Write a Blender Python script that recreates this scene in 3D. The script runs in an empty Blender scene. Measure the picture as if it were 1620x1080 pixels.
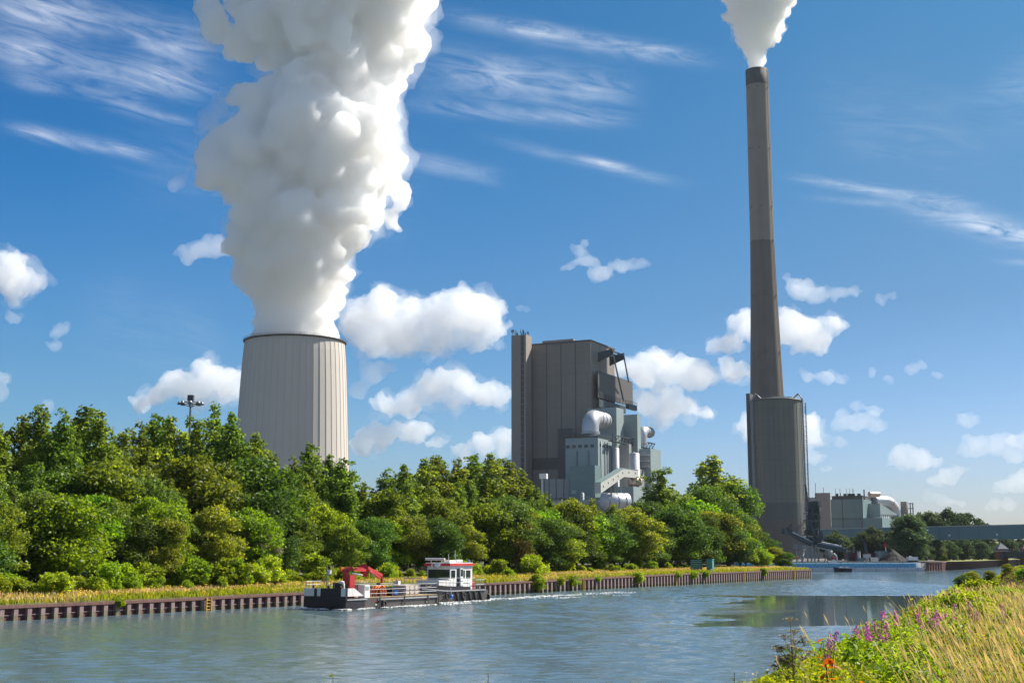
import bpy, bmesh, math, random
import numpy as np
from mathutils import Vector, Matrix, noise as mnoise

# ------------------------------------------------------------------ camera, sky, sun, exposure
SC = bpy.context.scene
COL = SC.collection
F = 2070.0                                  # focal length in pixels of a 1620 px wide frame
HY = 878.0                                  # image row of the horizon
CZ = 5.0                                    # eye height over the water
PITCH = math.atan((HY - 540.0) / F)
CP, SP = math.cos(PITCH), math.sin(PITCH)
cam = bpy.data.cameras.new('camera'); camo = bpy.data.objects.new('camera', cam); COL.objects.link(camo)
cam.lens = 36.0 * F / 1620.0; cam.sensor_width = 36.0
cam.clip_start = 0.2; cam.clip_end = 20000
camo.location = (0, 0, CZ); camo.rotation_euler = (math.pi / 2 + PITCH, 0, 0)
SC.camera = camo

SUN_AZ, SUN_EL = math.radians(62), math.radians(45)   # clockwise from +Y, above the horizon
sun = bpy.data.lights.new('sun', 'SUN'); suno = bpy.data.objects.new('sun', sun); COL.objects.link(suno)
sun.energy = 5.0; sun.angle = math.radians(0.5); sun.color = (1.0, 0.93, 0.82)
sdir = Vector((math.sin(SUN_AZ) * math.cos(SUN_EL), math.cos(SUN_AZ) * math.cos(SUN_EL), math.sin(SUN_EL)))
suno.rotation_euler = sdir.to_track_quat('Z', 'Y').to_euler()
suno.location = (200, 100, 300)

SC.view_settings.view_transform = 'Standard'; SC.view_settings.look = 'None'
SC.view_settings.exposure = 0.97; SC.view_settings.gamma = 1.0
SC.render.engine = 'CYCLES'
cy = SC.cycles
cy.max_bounces = 32; cy.diffuse_bounces = 3; cy.glossy_bounces = 3; cy.transmission_bounces = 4
cy.volume_bounces = 32; cy.transparent_max_bounces = 8
cy.use_denoising = True

def unproj(px, py, Y):
    """world X and Z of the point seen at pixel (px, py) at ground distance Y"""
    t = (540.0 - py) / F
    dz = Y * (t * CP + SP) / (CP - t * SP)
    zc = Y * CP + dz * SP
    return (px - 810.0) / F * zc, CZ + dz
def P(px, py, Y):
    x, z = unproj(px, py, Y)
    return Vector((x, Y, z))
def azel(px, py):
    p = P(px, py, 1000.0) - Vector((0, 0, CZ))
    return math.atan2(p.x, p.y), math.atan2(p.z, math.hypot(p.x, p.y))

def make_world():
    w = bpy.data.worlds.new('World'); SC.world = w; w.use_nodes = True
    nt = w.node_tree; N = nt.nodes; L = nt.links; N.clear()
    out = N.new('ShaderNodeOutputWorld'); bg = N.new('ShaderNodeBackground')
    bg.inputs['Strength'].default_value = 0.074
    L.new(bg.outputs[0], out.inputs[0])
    sky = N.new('ShaderNodeTexSky'); sky.sky_type = 'NISHITA'; sky.sun_disc = False
    sky.sun_elevation = SUN_EL; sky.sun_rotation = SUN_AZ
    sky.altitude = 50; sky.air_density = 1.15; sky.dust_density = 0.7; sky.ozone_density = 3.0
    hs = N.new('ShaderNodeHueSaturation'); hs.inputs['Saturation'].default_value = 1.28; hs.inputs['Value'].default_value = 0.96
    L.new(sky.outputs[0], hs.inputs['Color'])
    tc = N.new('ShaderNodeTexCoord')
    sep = N.new('ShaderNodeSeparateXYZ'); L.new(tc.outputs['Generated'], sep.inputs[0])
    def M(op, a, b=None, c=None, clamp=False):
        n = N.new('ShaderNodeMath'); n.operation = op; n.use_clamp = clamp
        for i, v in enumerate((a, b, c)):
            if v is None: continue
            if isinstance(v, (int, float)): n.inputs[i].default_value = v
            else: L.new(v, n.inputs[i])
        return n.outputs[0]
    az = M('ARCTAN2', sep.outputs[0], sep.outputs[1]); el = M('ARCSINE', sep.outputs[2])
    # clear polarised blue overhead, pale blue towards the horizon
    er = N.new('ShaderNodeMapRange'); er.inputs[1].default_value = 0.0; er.inputs[2].default_value = 0.55; L.new(el, er.inputs[0])
    def ramp(stops):
        tr = N.new('ShaderNodeValToRGB'); L.new(er.outputs[0], tr.inputs[0]); cr_ = tr.color_ramp
        cr_.elements[0].position = stops[0][0]; cr_.elements[0].color = (*stops[0][1], 1); cr_.elements[1].position = stops[-1][0]; cr_.elements[1].color = (*stops[-1][1], 1)
        for p_, c_ in stops[1:-1]: e_ = cr_.elements.new(p_); e_.color = (*c_, 1)
        return tr.outputs[0]
    away = ramp([(.03, (.50, .63, .92)), (.25, (.33, .585, .80)), (.50, (.07, .50, .745)), (.73, (.03, .46, .67)), (1, (.03, .45, .64))])      # deep blue at right angles to the sun
    near = ramp([(.03, (.58, .65, .98)), (.12, (.52, .61, .90)), (.34, (.32, .475, .60)), (.54, (.31, .53, .59)), (.73, (.28, .57, .62)), (1, (.26, .57, .63))])   # paler towards the sun
    am = N.new('ShaderNodeMapRange'); am.inputs[1].default_value = -.34; am.inputs[2].default_value = .31; L.new(az, am.inputs[0])
    tm_ = N.new('ShaderNodeMix'); tm_.data_type = 'RGBA'; L.new(am.outputs[0], tm_.inputs['Factor']); L.new(away, tm_.inputs['A']); L.new(near, tm_.inputs['B'])
    tint = N.new('ShaderNodeMix'); tint.data_type = 'RGBA'; tint.blend_type = 'MULTIPLY'; tint.inputs['Factor'].default_value = 1
    L.new(hs.outputs[0], tint.inputs['A']); L.new(tm_.outputs['Result'], tint.inputs['B'])
    comb = N.new('ShaderNodeCombineXYZ'); L.new(az, comb.inputs[0]); L.new(el, comb.inputs[1]); comb.inputs[2].default_value = 1.0
    def dot(v):
        n = N.new('ShaderNodeVectorMath'); n.operation = 'DOT_PRODUCT'
        L.new(comb.outputs[0], n.inputs[0]); n.inputs[1].default_value = v
        return n.outputs['Value']
    # feathered cirrus streaks: start and end pixel, half width, strength
    streaks = [((-60, -15), (360, 80), 34, .8), ((-80, 60), (350, 140), 26, .8), ((0, 125), (250, 168), 12, .7),
               ((10, 200), (245, 246), 11, .95), ((150, 160), (310, 200), 9, .5), ((690, 20), (1130, 95), 15, .75),
               ((640, 100), (1010, 150), 38, .62), ((640, 165), (1000, 192), 13, .5), ((640, 250), (800, 285), 16, .5),
               ((905, 248), (1010, 270), 7, .6), ((760, 215), (1100, 295), 10, .22), ((1255, 280), (1530, 322), 8, .95),
               ((1400, 310), (1720, 400), 20, .6), ((1520, 352), (1680, 390), 9, .8), ((1560, 410), (1720, 425), 7, .3), ((1270, 312), (1440, 325), 6, .35),
               ((1560, 120), (1720, 200), 60, .25), ((150, 250), (700, 330), 90, .12), ((120, 480), (360, 560), 70, .10), ((1250, 160), (1600, 240), 80, .12)]
    tot = None
    for (a, b, hw, st) in streaks:
        a0, e0 = azel(*a); a1, e1 = azel(*b)
        cx_, cy_ = (a0 + a1) / 2, (e0 + e1) / 2
        ln = math.hypot(a1 - a0, e1 - e0); ux, uy = (a1 - a0) / ln, (e1 - e0) / ln
        hl = ln * 0.42; hwr = hw / F * 0.85
        u = dot((ux / hl, uy / hl, -(cx_ * ux + cy_ * uy) / hl))
        v = dot((-uy / hwr, ux / hwr, (cx_ * uy - cy_ * ux) / hwr))
        u2 = M('MULTIPLY', u, u); u4 = M('MULTIPLY', u2, u2); s = M('MULTIPLY_ADD', v, v, u4)
        g = M('MULTIPLY', M('POWER', 2.718, M('MULTIPLY', s, -1.0)), st)
        tot = g if tot is None else M('ADD', tot, g)
    # fibrous texture stretched along the streaks
    ang = math.radians(-10)
    c2 = N.new('ShaderNodeCombineXYZ')
    L.new(dot((math.cos(ang) * 9, math.sin(ang) * 9, 0)), c2.inputs[0]); L.new(dot((-math.sin(ang) * 48, math.cos(ang) * 48, 3.0)), c2.inputs[1])
    nz = N.new('ShaderNodeTexNoise'); nz.inputs['Scale'].default_value = 1.6; nz.inputs['Detail'].default_value = 9
    nz.inputs['Roughness'].default_value = 0.62; nz.inputs['Distortion'].default_value = 1.6
    L.new(c2.outputs[0], nz.inputs['Vector'])
    mr = N.new('ShaderNodeMapRange'); mr.inputs[1].default_value = 0.30; mr.inputs[2].default_value = 0.72
    L.new(nz.outputs[0], mr.inputs[0])
    nz2 = N.new('ShaderNodeTexNoise'); nz2.inputs['Scale'].default_value = 14; nz2.inputs['Detail'].default_value = 4
    L.new(comb.outputs[0], nz2.inputs['Vector'])
    mr2 = N.new('ShaderNodeMapRange'); mr2.inputs[1].default_value = 0.3; mr2.inputs[2].default_value = 0.62; mr2.inputs[3].default_value = .25
    L.new(nz2.outputs[0], mr2.inputs[0])
    dens = M('MULTIPLY', M('MULTIPLY', tot, mr.outputs[0]), mr2.outputs[0], clamp=True)
    # added for fill light: unseen broken white cloud in the sky behind the photographer
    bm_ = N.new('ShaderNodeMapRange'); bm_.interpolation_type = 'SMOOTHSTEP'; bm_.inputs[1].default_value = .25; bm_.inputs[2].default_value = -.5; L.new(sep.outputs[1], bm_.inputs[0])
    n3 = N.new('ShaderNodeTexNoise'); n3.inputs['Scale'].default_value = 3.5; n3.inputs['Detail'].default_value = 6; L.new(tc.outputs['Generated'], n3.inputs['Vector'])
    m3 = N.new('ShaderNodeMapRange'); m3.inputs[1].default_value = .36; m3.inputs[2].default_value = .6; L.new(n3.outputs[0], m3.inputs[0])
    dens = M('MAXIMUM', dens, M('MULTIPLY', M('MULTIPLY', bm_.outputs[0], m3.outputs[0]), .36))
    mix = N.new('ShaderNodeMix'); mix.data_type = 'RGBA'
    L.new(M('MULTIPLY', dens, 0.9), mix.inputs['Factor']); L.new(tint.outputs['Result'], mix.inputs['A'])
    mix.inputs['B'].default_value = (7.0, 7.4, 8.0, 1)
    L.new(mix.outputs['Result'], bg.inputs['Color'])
make_world()

# ------------------------------------------------------------------ mesh helpers
rng = np.random.default_rng(7); R = random.Random(5)
MATS = {}
WM = {}                                     # world matrix of things, for parts given in world coordinates
class MB:
    def __init__(s): s.v = []; s.f = []; s.sm = []
    def add(s, vs, fs, smooth=False):
        b = len(s.v); s.v += [tuple(p) for p in vs]
        s.f += [tuple(b + i for i in f) for f in fs]; s.sm += [smooth] * len(fs)
        return s
    def hexa(s, lo, hi):
        return s.add(list(lo) + list(hi), [(3, 2, 1, 0), (4, 5, 6, 7), (0, 1, 5, 4), (1, 2, 6, 5), (2, 3, 7, 6), (3, 0, 4, 7)])
    def box(s, c, d, rz=0.0):
        x, y, z = c; a, b, h = d[0] / 2, d[1] / 2, d[2] / 2; ca, sa = math.cos(rz), math.sin(rz)
        q = [(-a, -b), (a, -b), (a, b), (-a, b)]
        q = [(x + i * ca - j * sa, y + i * sa + j * ca) for i, j in q]
        return s.hexa([(i, j, z - h) for i, j in q], [(i, j, z + h) for i, j in q])
    def b2(s, x0, x1, y0, y1, z0, z1): return s.box(((x0 + x1) / 2, (y0 + y1) / 2, (z0 + z1) / 2), (x1 - x0, y1 - y0, z1 - z0))
    def beam(s, p, q, w, h=None):
        p, q = Vector(p), Vector(q); h = h or w; d = (q - p).normalized()
        up = Vector((0, 0, 1)) if abs(d.z) < .95 else Vector((0, 1, 0))
        a = d.cross(up).normalized() * w / 2; b = a.cross(d).normalized() * h / 2
        return s.hexa([p - a - b, p + a - b, p + a + b, p - a + b], [q - a - b, q + a - b, q + a + b, q - a + b])
    def tube(s, path, r, n=12, cap=True, smooth=True):
        path = [Vector(p) for p in path]; rs = r if isinstance(r, (list, tuple)) else [r] * len(path)
        d = (path[1] - path[0]).normalized(); up = Vector((0, 0, 1)) if abs(d.z) < .9 else Vector((1, 0, 0))
        a = d.cross(up).normalized(); vs = []
        for i, p in enumerate(path):
            d = (path[min(i + 1, len(path) - 1)] - path[max(i - 1, 0)]).normalized()
            a = (a - d * a.dot(d)).normalized(); b = d.cross(a)
            for k in range(n):
                t = 2 * math.pi * k / n
                vs.append(p + (a * math.cos(t) + b * math.sin(t)) * rs[i])
        fs = [(i * n + k, i * n + (k + 1) % n, (i + 1) * n + (k + 1) % n, (i + 1) * n + k) for i in range(len(path) - 1) for k in range(n)]
        s.add(vs, fs, smooth)
        if cap:
            m = len(path) - 1
            s.add(vs[:n], [tuple(range(n - 1, -1, -1))]); s.add(vs[m * n:], [tuple(range(n))])
        return s
    def cyl(s, p, q, r0, r1=None, n=12, cap=True): return s.tube([p, q], [r0, r0 if r1 is None else r1], n, cap)
    def lathe(s, prof, c=(0, 0, 0), n=48, smooth=True, fn=None):
        vs = []
        for r, z in prof:
            for k in range(n):
                t = 2 * math.pi * k / n; rr = r if fn is None else r + fn(k, z)
                vs.append((c[0] + rr * math.cos(t), c[1] + rr * math.sin(t), c[2] + z))
        fs = [(i * n + k, i * n + (k + 1) % n, (i + 1) * n + (k + 1) % n, (i + 1) * n + k) for i in range(len(prof) - 1) for k in range(n)]
        return s.add(vs, fs, smooth)
    def extr(s, poly, vec):
        vec = Vector(vec); n = len(poly); a = [Vector(p) for p in poly]; b = [p + vec for p in a]
        return s.add(a + b, [tuple(range(n - 1, -1, -1)), tuple(range(n, 2 * n))] + [(i, (i + 1) % n, n + (i + 1) % n, n + i) for i in range(n)])
    def ball(s, c, r, sc=(1, 1, 1), u=12, v=8):
        prof = [(max(1e-3, math.sin(math.pi * i / v)) * r, -math.cos(math.pi * i / v) * r) for i in range(v + 1)]
        vs = [(c[0] + q * math.cos(2 * math.pi * k / u) * sc[0], c[1] + q * math.sin(2 * math.pi * k / u) * sc[1], c[2] + z * sc[2]) for q, z in prof for k in range(u)]
        return s.add(vs, [(i * u + k, i * u + (k + 1) % u, (i + 1) * u + (k + 1) % u, (i + 1) * u + k) for i in range(v) for k in range(u)], True)
    def rail(s, pts, h=1.0, r=.025, step=None, rows=2):
        pts = [Vector(p) for p in pts]
        for p, q in zip(pts, pts[1:]):
            for k in range(rows): 
                z = Vector((0, 0, h * (k + 1) / rows)); s.cyl(p + z, q + z, r, n=5)
            m = max(1, int((q - p).length / (step or 1.5)))
            for i in range(m + 1):
                c = p.lerp(q, i / m); s.cyl(c, c + Vector((0, 0, h)), r, n=5)
        return s
    def build(s, name, mat, parent=None, world=True):
        me = bpy.data.meshes.new(name); vs = s.v
        if parent is not None and world and parent.name in WM:
            inv = WM[parent.name].inverted(); vs = [tuple(inv @ Vector(p)) for p in vs]
        me.from_pydata(vs, [], s.f); me.update()
        me.polygons.foreach_set('use_smooth', s.sm)
        bm = bmesh.new(); bm.from_mesh(me); bmesh.ops.recalc_face_normals(bm, faces=bm.faces); bm.to_mesh(me); bm.free()
        o = bpy.data.objects.new(name, me); COL.objects.link(o)
        if mat: me.materials.append(mat)
        if parent is not None:
            o.parent = parent
            if parent.name in WM: WM[o.name] = WM[parent.name]
        return o
def tag(o, label=None, cat=None, group=None, kind=None):
    if label: o['label'] = label
    if cat: o['category'] = cat
    if group: o['group'] = group
    if kind: o['kind'] = kind
    return o
def thing(name, label, cat, loc=(0, 0, 0), rz=0.0, group=None):
    o = bpy.data.objects.new(name, None); COL.objects.link(o); o.location = loc; o.rotation_euler = (0, 0, rz)
    o.empty_display_size = 1
    WM[o.name] = Matrix.Translation(Vector(loc)) @ Matrix.Rotation(rz, 4, 'Z')
    return tag(o, label, cat, group)
def copy_tree(o, parent=None):
    c = o.copy(); COL.objects.link(c)
    if parent is not None: c.parent = parent
    for ch in list(o.children): copy_tree(ch, c)
    return c

# ------------------------------------------------------------------ materials
def mat(name, col, rough=.6, metal=0.0, var=.12, vscale=.6, bump=0.0, bscale=20, streak=0.0, spec=.4, panel=None, dirt=None):
    """painted, rendered or metal surface: noise in the colour, optional vertical weather streaks and panel joints"""
    m = bpy.data.materials.new(name); m.use_nodes = True; MATS[name] = m
    nt = m.node_tree; N = nt.nodes; L = nt.links; b = N['Principled BSDF']
    b.inputs['Roughness'].default_value = rough; b.inputs['Metallic'].default_value = metal; b.inputs['Specular IOR Level'].default_value = spec
    tc = N.new('ShaderNodeTexCoord'); nz = N.new('ShaderNodeTexNoise'); nz.inputs['Scale'].default_value = vscale; nz.inputs['Detail'].default_value = 6; nz.inputs['Roughness'].default_value = .65
    L.new(tc.outputs['Object'], nz.inputs['Vector'])
    fac = nz.outputs[0]
    if streak:
        mp = N.new('ShaderNodeMapping'); mp.inputs['Scale'].default_value = (1.2, 1.2, .05); L.new(tc.outputs['Object'], mp.inputs[0])
        n2 = N.new('ShaderNodeTexNoise'); n2.inputs['Scale'].default_value = vscale * 2.5; n2.inputs['Detail'].default_value = 5; L.new(mp.outputs[0], n2.inputs['Vector'])
        mx = N.new('ShaderNodeMath'); mx.operation = 'MULTIPLY_ADD'; L.new(n2.outputs[0], mx.inputs[0]); mx.inputs[1].default_value = streak
        m3 = N.new('ShaderNodeMath'); m3.operation = 'MULTIPLY'; L.new(fac, m3.inputs[0]); m3.inputs[1].default_value = 1 - streak
        L.new(m3.outputs[0], mx.inputs[2]); fac = mx.outputs[0]
    rp = N.new('ShaderNodeValToRGB'); L.new(fac, rp.inputs[0])
    lo = [c * (1 - var * 1.6) for c in col]; hi = [min(1, c * (1 + var * 1.2)) for c in col]
    if dirt: lo = [a * .45 + d * .55 for a, d in zip(lo, dirt)]
    rp.color_ramp.elements[0].position = .3; rp.color_ramp.elements[0].color = (*lo, 1)
    rp.color_ramp.elements[1].position = .68; rp.color_ramp.elements[1].color = (*hi, 1)
    colo = rp.outputs[0]
    if panel:                                # sheet joints: horizontal courses and vertical seams in the cladding itself
        sx = N.new('ShaderNodeSeparateXYZ'); L.new(tc.outputs['Object'], sx.inputs[0])
        def joint(sock, period, w):
            a = N.new('ShaderNodeMath'); a.operation = 'DIVIDE'; L.new(sock, a.inputs[0]); a.inputs[1].default_value = period
            f_ = N.new('ShaderNodeMath'); f_.operation = 'FRACT'; L.new(a.outputs[0], f_.inputs[0])
            c_ = N.new('ShaderNodeMath'); c_.operation = 'LESS_THAN'; L.new(f_.outputs[0], c_.inputs[0]); c_.inputs[1].default_value = w
            return c_.outputs[0]
        ad = N.new('ShaderNodeMath'); ad.operation = 'ADD'; L.new(sx.outputs[0], ad.inputs[0]); L.new(sx.outputs[1], ad.inputs[1])
        j1 = joint(sx.outputs[2], panel[1], .06); j2 = joint(ad.outputs[0], panel[0], .1)
        mxx = N.new('ShaderNodeMath'); mxx.operation = 'MAXIMUM'; L.new(j1, mxx.inputs[0]); L.new(j2, mxx.inputs[1])
        mm = N.new('ShaderNodeMix'); mm.data_type = 'RGBA'; mm.blend_type = 'MULTIPLY'
        sc_ = N.new('ShaderNodeMath'); sc_.operation = 'MULTIPLY'; L.new(mxx.outputs[0], sc_.inputs[0]); sc_.inputs[1].default_value = .12
        L.new(sc_.outputs[0], mm.inputs['Factor']); L.new(colo, mm.inputs['A']); mm.inputs['B'].default_value = (.2, .2, .2, 1); colo = mm.outputs['Result']
    L.new(colo, b.inputs['Base Color'])
    if bump:
        bn = N.new('ShaderNodeTexNoise'); bn.inputs['Scale'].default_value = bscale; bn.inputs['Detail'].default_value = 4; L.new(tc.outputs['Object'], bn.inputs['Vector'])
        bp = N.new('ShaderNodeBump'); bp.inputs['Strength'].default_value = bump; L.new(bn.outputs[0], bp.inputs['Height']); L.new(bp.outputs[0], b.inputs['Normal'])
    return m

def leafmat(name, c0, c1, trans=.4, tcol=None, gloss=.02, orand=.25):
    """foliage: colour runs from c0 to c1 by a per-leaf number, plus a shift per plant; thin leaves let light through"""
    m = bpy.data.materials.new(name); m.use_nodes = True; MATS[name] = m
    nt = m.node_tree; N = nt.nodes; L = nt.links; N.clear()
    out = N.new('ShaderNodeOutputMaterial'); at = N.new('ShaderNodeAttribute'); at.attribute_name = 'tint'
    rp = N.new('ShaderNodeValToRGB'); L.new(at.outputs['Fac'], rp.inputs[0])
    rp.color_ramp.elements[0].color = (*c0, 1); rp.color_ramp.elements[1].color = (*c1, 1)
    oi = N.new('ShaderNodeObjectInfo'); hs = N.new('ShaderNodeHueSaturation')
    mr = N.new('ShaderNodeMapRange'); mr.inputs[3].default_value = 1 - orand; mr.inputs[4].default_value = 1 + orand; L.new(oi.outputs['Random'], mr.inputs[0]); L.new(mr.outputs[0], hs.inputs['Value'])
    m7 = N.new('ShaderNodeMath'); m7.operation = 'MULTIPLY'; m7.inputs[1].default_value = 7.31; L.new(oi.outputs['Random'], m7.inputs[0])
    fr = N.new('ShaderNodeMath'); fr.operation = 'FRACT'; L.new(m7.outputs[0], fr.inputs[0])
    mh = N.new('ShaderNodeMapRange'); mh.inputs[3].default_value = .5 - .018 * orand / .25; mh.inputs[4].default_value = .5 + .025 * orand / .25; L.new(fr.outputs[0], mh.inputs[0]); L.new(mh.outputs[0], hs.inputs['Hue'])
    L.new(rp.outputs[0], hs.inputs['Color'])
    d = N.new('ShaderNodeBsdfDiffuse'); t = N.new('ShaderNodeBsdfTranslucent'); g = N.new('ShaderNodeBsdfGlossy'); g.inputs['Roughness'].default_value = .5
    L.new(hs.outputs[0], d.inputs[0])
    tm = N.new('ShaderNodeMix'); tm.data_type = 'RGBA'; tm.blend_type = 'MULTIPLY'; tm.inputs['Factor'].default_value = 1
    L.new(hs.outputs[0], tm.inputs['A']); tm.inputs['B'].default_value = (*(tcol or (1.5, 1.45, .5)), 1); tm.clamp_result = False
    L.new(tm.outputs['Result'], t.inputs[0])
    m1 = N.new('ShaderNodeMixShader'); m1.inputs[0].default_value = trans; L.new(d.outputs[0], m1.inputs[1]); L.new(t.outputs[0], m1.inputs[2])
    m2 = N.new('ShaderNodeMixShader'); m2.inputs[0].default_value = gloss; L.new(m1.outputs[0], m2.inputs[1]); L.new(g.outputs[0], m2.inputs[2])
    g.inputs[0].default_value = (.8, .85, .8, 1)
    L.new(m2.outputs[0], out.inputs[0])
    return m

def volmat(name, dens, aniso=.2, col=(1, 1, 1)):
    m = bpy.data.materials.new(name); m.use_nodes = True; MATS[name] = m
    nt = m.node_tree; N = nt.nodes; L = nt.links; N.clear()
    out = N.new('ShaderNodeOutputMaterial'); v = N.new('ShaderNodeVolumeScatter')
    v.inputs['Density'].default_value = dens; v.inputs['Anisotropy'].default_value = aniso; v.inputs['Color'].default_value = (*col, 1)
    L.new(v.outputs[0], out.inputs['Volume'])
    return m

mat('concrete_tower', (.51, .47, .425), .85, var=.03, vscale=.035, streak=.4, bump=.05, bscale=2)
mat('concrete_chimney', (.245, .215, .19), .85, var=.07, vscale=.12, streak=.5)
mat('concrete_chimney_low', (.155, .132, .122), .85, var=.10, vscale=.12, streak=.5)
mat('concrete_dark', (.10, .095, .09), .85, var=.15, vscale=.2)
mat('silo_base', (.11, .105, .095), .6, var=.1, vscale=.15, streak=.5)
mat('clad_brown', (.22, .197, .175), .6, var=.07, vscale=.08, streak=.4, panel=(1.2, 6.0))
mat('clad_dark', (.095, .088, .085), .6, var=.08, vscale=.1, panel=(1.2, 6.0))
mat('clad_tower', (.27, .23, .21), .7, var=.08, vscale=.1, streak=.4)
mat('clad_green', (.245, .30, .31), .5, var=.06, vscale=.1, streak=.3, panel=(1.2, 5.0))
mat('clad_deepgreen', (.14, .21, .215), .5, var=.07, vscale=.1, streak=.3, panel=(1.2, 5.0))
mat('clad_grey', (.27, .285, .29), .5, var=.08, vscale=.1, streak=.3, panel=(1.5, 5.0))
mat('clad_pale', (.42, .43, .40), .5, var=.06, vscale=.15, streak=.2)
mat('silo_skin', (.135, .14, .125), .55, var=.10, vscale=.15, streak=.6, panel=(2.5, 7.0))
mat('silo_band', (.09, .10, .095), .55, var=.08, vscale=.15, streak=.4)
mat('steel_dark', (.055, .065, .07), .5, metal=.3, var=.15, vscale=.8)
mat('steel_grey', (.22, .23, .25), .45, metal=.5, var=.15, vscale=.8)
mat('silver_duct', (.47, .48, .51), .45, metal=.5, var=.05, vscale=.3, streak=.3)
mat('copper_tank', (.58, .42, .34), .4, metal=.5, var=.06, vscale=.3)
mat('rust_pile', (.155, .075, .065), .85, var=.25, vscale=2.5, streak=.5, bump=.2, bscale=9, dirt=(.06, .035, .03))
mat('pile_tide', (.17, .15, .10), .9, var=.2, vscale=3)
mat('pile_flange', (.24, .17, .16), .85, var=.2, vscale=3, streak=.4)
mat('yellow_paint', (.62, .36, .04), .5, var=.15, vscale=3)
mat('teal_paint', (.09, .26, .24), .5, var=.08, vscale=1)
mat('green_fence', (.05, .13, .10), .5, var=.1)
mat('hull_black', (.016, .016, .026), .42, var=.3, vscale=2, streak=.5, dirt=(.05, .03, .02), bump=.12, bscale=3)
mat('hull_grey', (.066, .067, .072), .5, var=.3, vscale=2.5, streak=.6, dirt=(.10, .055, .03), bump=.15, bscale=3)
mat('hull_white', (.72, .72, .74), .45, var=.06, vscale=2.5, streak=.6, dirt=(.45, .36, .26))
mat('rub_rail', (.32, .32, .33), .5, var=.15, vscale=3)
mat('red_paint', (.42, .030, .032), .45, var=.18, vscale=4, streak=.4)
mat('red_bright', (.52, .045, .045), .45, var=.16, vscale=4, streak=.4)
mat('white_paint', (.76, .76, .76), .45, var=.04, vscale=3, streak=.5, dirt=(.62, .58, .5))
mat('window_glass', (.018, .028, .034), .06, var=.1, spec=.8)
mat('galvanised', (.36, .37, .39), .45, metal=.6, var=.1, vscale=3)
mat('wood_deck', (.40, .29, .16), .8, var=.2, vscale=4)
mat('pale_crate', (.52, .44, .38), .8, var=.1, vscale=3)
mat('orange_paint', (.72, .16, .03), .45, var=.12, vscale=3)
mat('blue_paint', (.03, .12, .42), .4, var=.1)
mat('blue_hatch', (.08, .27, .40), .45, var=.08, vscale=.8)
mat('barge_pale', (.47, .47, .50), .55, var=.12, vscale=.8, streak=.3)
mat('rubber', (.02, .02, .022), .8, var=.1)
mat('brick_red', (.20, .075, .055), .85, var=.15, vscale=2)
mat('slate', (.13, .15, .17), .7, var=.1)
mat('maroon', (.10, .032, .038), .7, var=.15, vscale=.5)
mat('gallery', (.14, .21, .225), .55, var=.05, vscale=.1, streak=.3, panel=(3.0, 30.0))
mat('coal', (.018, .018, .02), .9, var=.3, vscale=2, bump=.8, bscale=2)
mat('bark', (.085, .068, .05), .95, var=.25, vscale=3)
mat('verge', (.24, .25, .07), .95, var=.3, vscale=.3)
mat('soil', (.10, .10, .045), .95, var=.35, vscale=.4)
mat('bank_soil', (.12, .115, .03), .95, var=.35, vscale=.8)
mat('quay_stone', (.11, .105, .095), .9, var=.15, vscale=.5)
mat('foam', (.86, .86, .84), .8, var=.05)

leafmat('leaf_poplar', (.042, .082, .016), (.28, .35, .05), .5)
leafmat('leaf_lime', (.06, .13, .008), (.31, .43, .022), .52)
leafmat('leaf_olive', (.055, .09, .014), (.31, .35, .035), .5)
leafmat('leaf_dark', (.026, .062, .014), (.14, .215, .030), .46)
leafmat('leaf_grey', (.16, .16, .10), (.38, .36, .24), .35, tcol=(1.1, 1.05, .8))
leafmat('leaf_rust', (.07, .075, .02), (.22, .13, .035), .4)
leafmat('leaf_far', (.045, .075, .040), (.12, .16, .06), .4, tcol=(1.2, 1.2, .7))
leafmat('leaf_herb', (.11, .15, .010), (.36, .37, .020), .5, orand=.12)
leafmat('leaf_shrub', (.11, .18, .010), (.40, .48, .022), .52)
leafmat('dry_grass', (.38, .27, .085), (.78, .62, .33), .35, tcol=(1.15, 1.0, .6), orand=.05)
leafmat('leaf_orange', (.34, .09, .01), (.60, .24, .015), .5, tcol=(1.4, 1.0, .4))
leafmat('petal_pink', (.36, .06, .26), (.58, .18, .46), .45, tcol=(1.2, 1.0, 1.2))
leafmat('umbel_dry', (.16, .12, .08), (.46, .38, .24), .3, tcol=(1.1, 1, .7))
leafmat('heather_dark', (.09, .05, .06), (.22, .12, .10), .3, tcol=(1.1, 1, .9))

# ------------------------------------------------------------------ the setting: water, land, quay walls
W0 = Vector((-39.7, 101.0)); WD = Vector((math.sin(math.radians(28.6)), math.cos(math.radians(28.6)))); WN = Vector((-WD.y, WD.x))   # far wall: start, direction, inland
def wall_h(t): return 1.12 + max(0.0, min(1.0, (t - 20) / 120)) * .72          # top of the wall above the water, t metres along it
def wpt(t, s=0.0, z=0.0):
    p = W0 + WD * t + WN * s
    return Vector((p.x, p.y, z))
def ray_wall(px, s):
    """point on the line s metres inland of the wall seen in pixel column px: t along the wall, world x, y"""
    k = (px - 810.0) / F * .985
    Y = (W0.dot(WN) + s) / (k * WN.x + WN.y)
    p = Vector((k * Y, Y)); return (p - W0).dot(WD), p.x, p.y
def land_z(t, s):
    return wall_h(t) + .12 + max(0, s - 3) * .055 if s < 25 else wall_h(t) + 1.33
T_END = (Vector((66.5, 297.0)) - W0).dot(WD)

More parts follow.
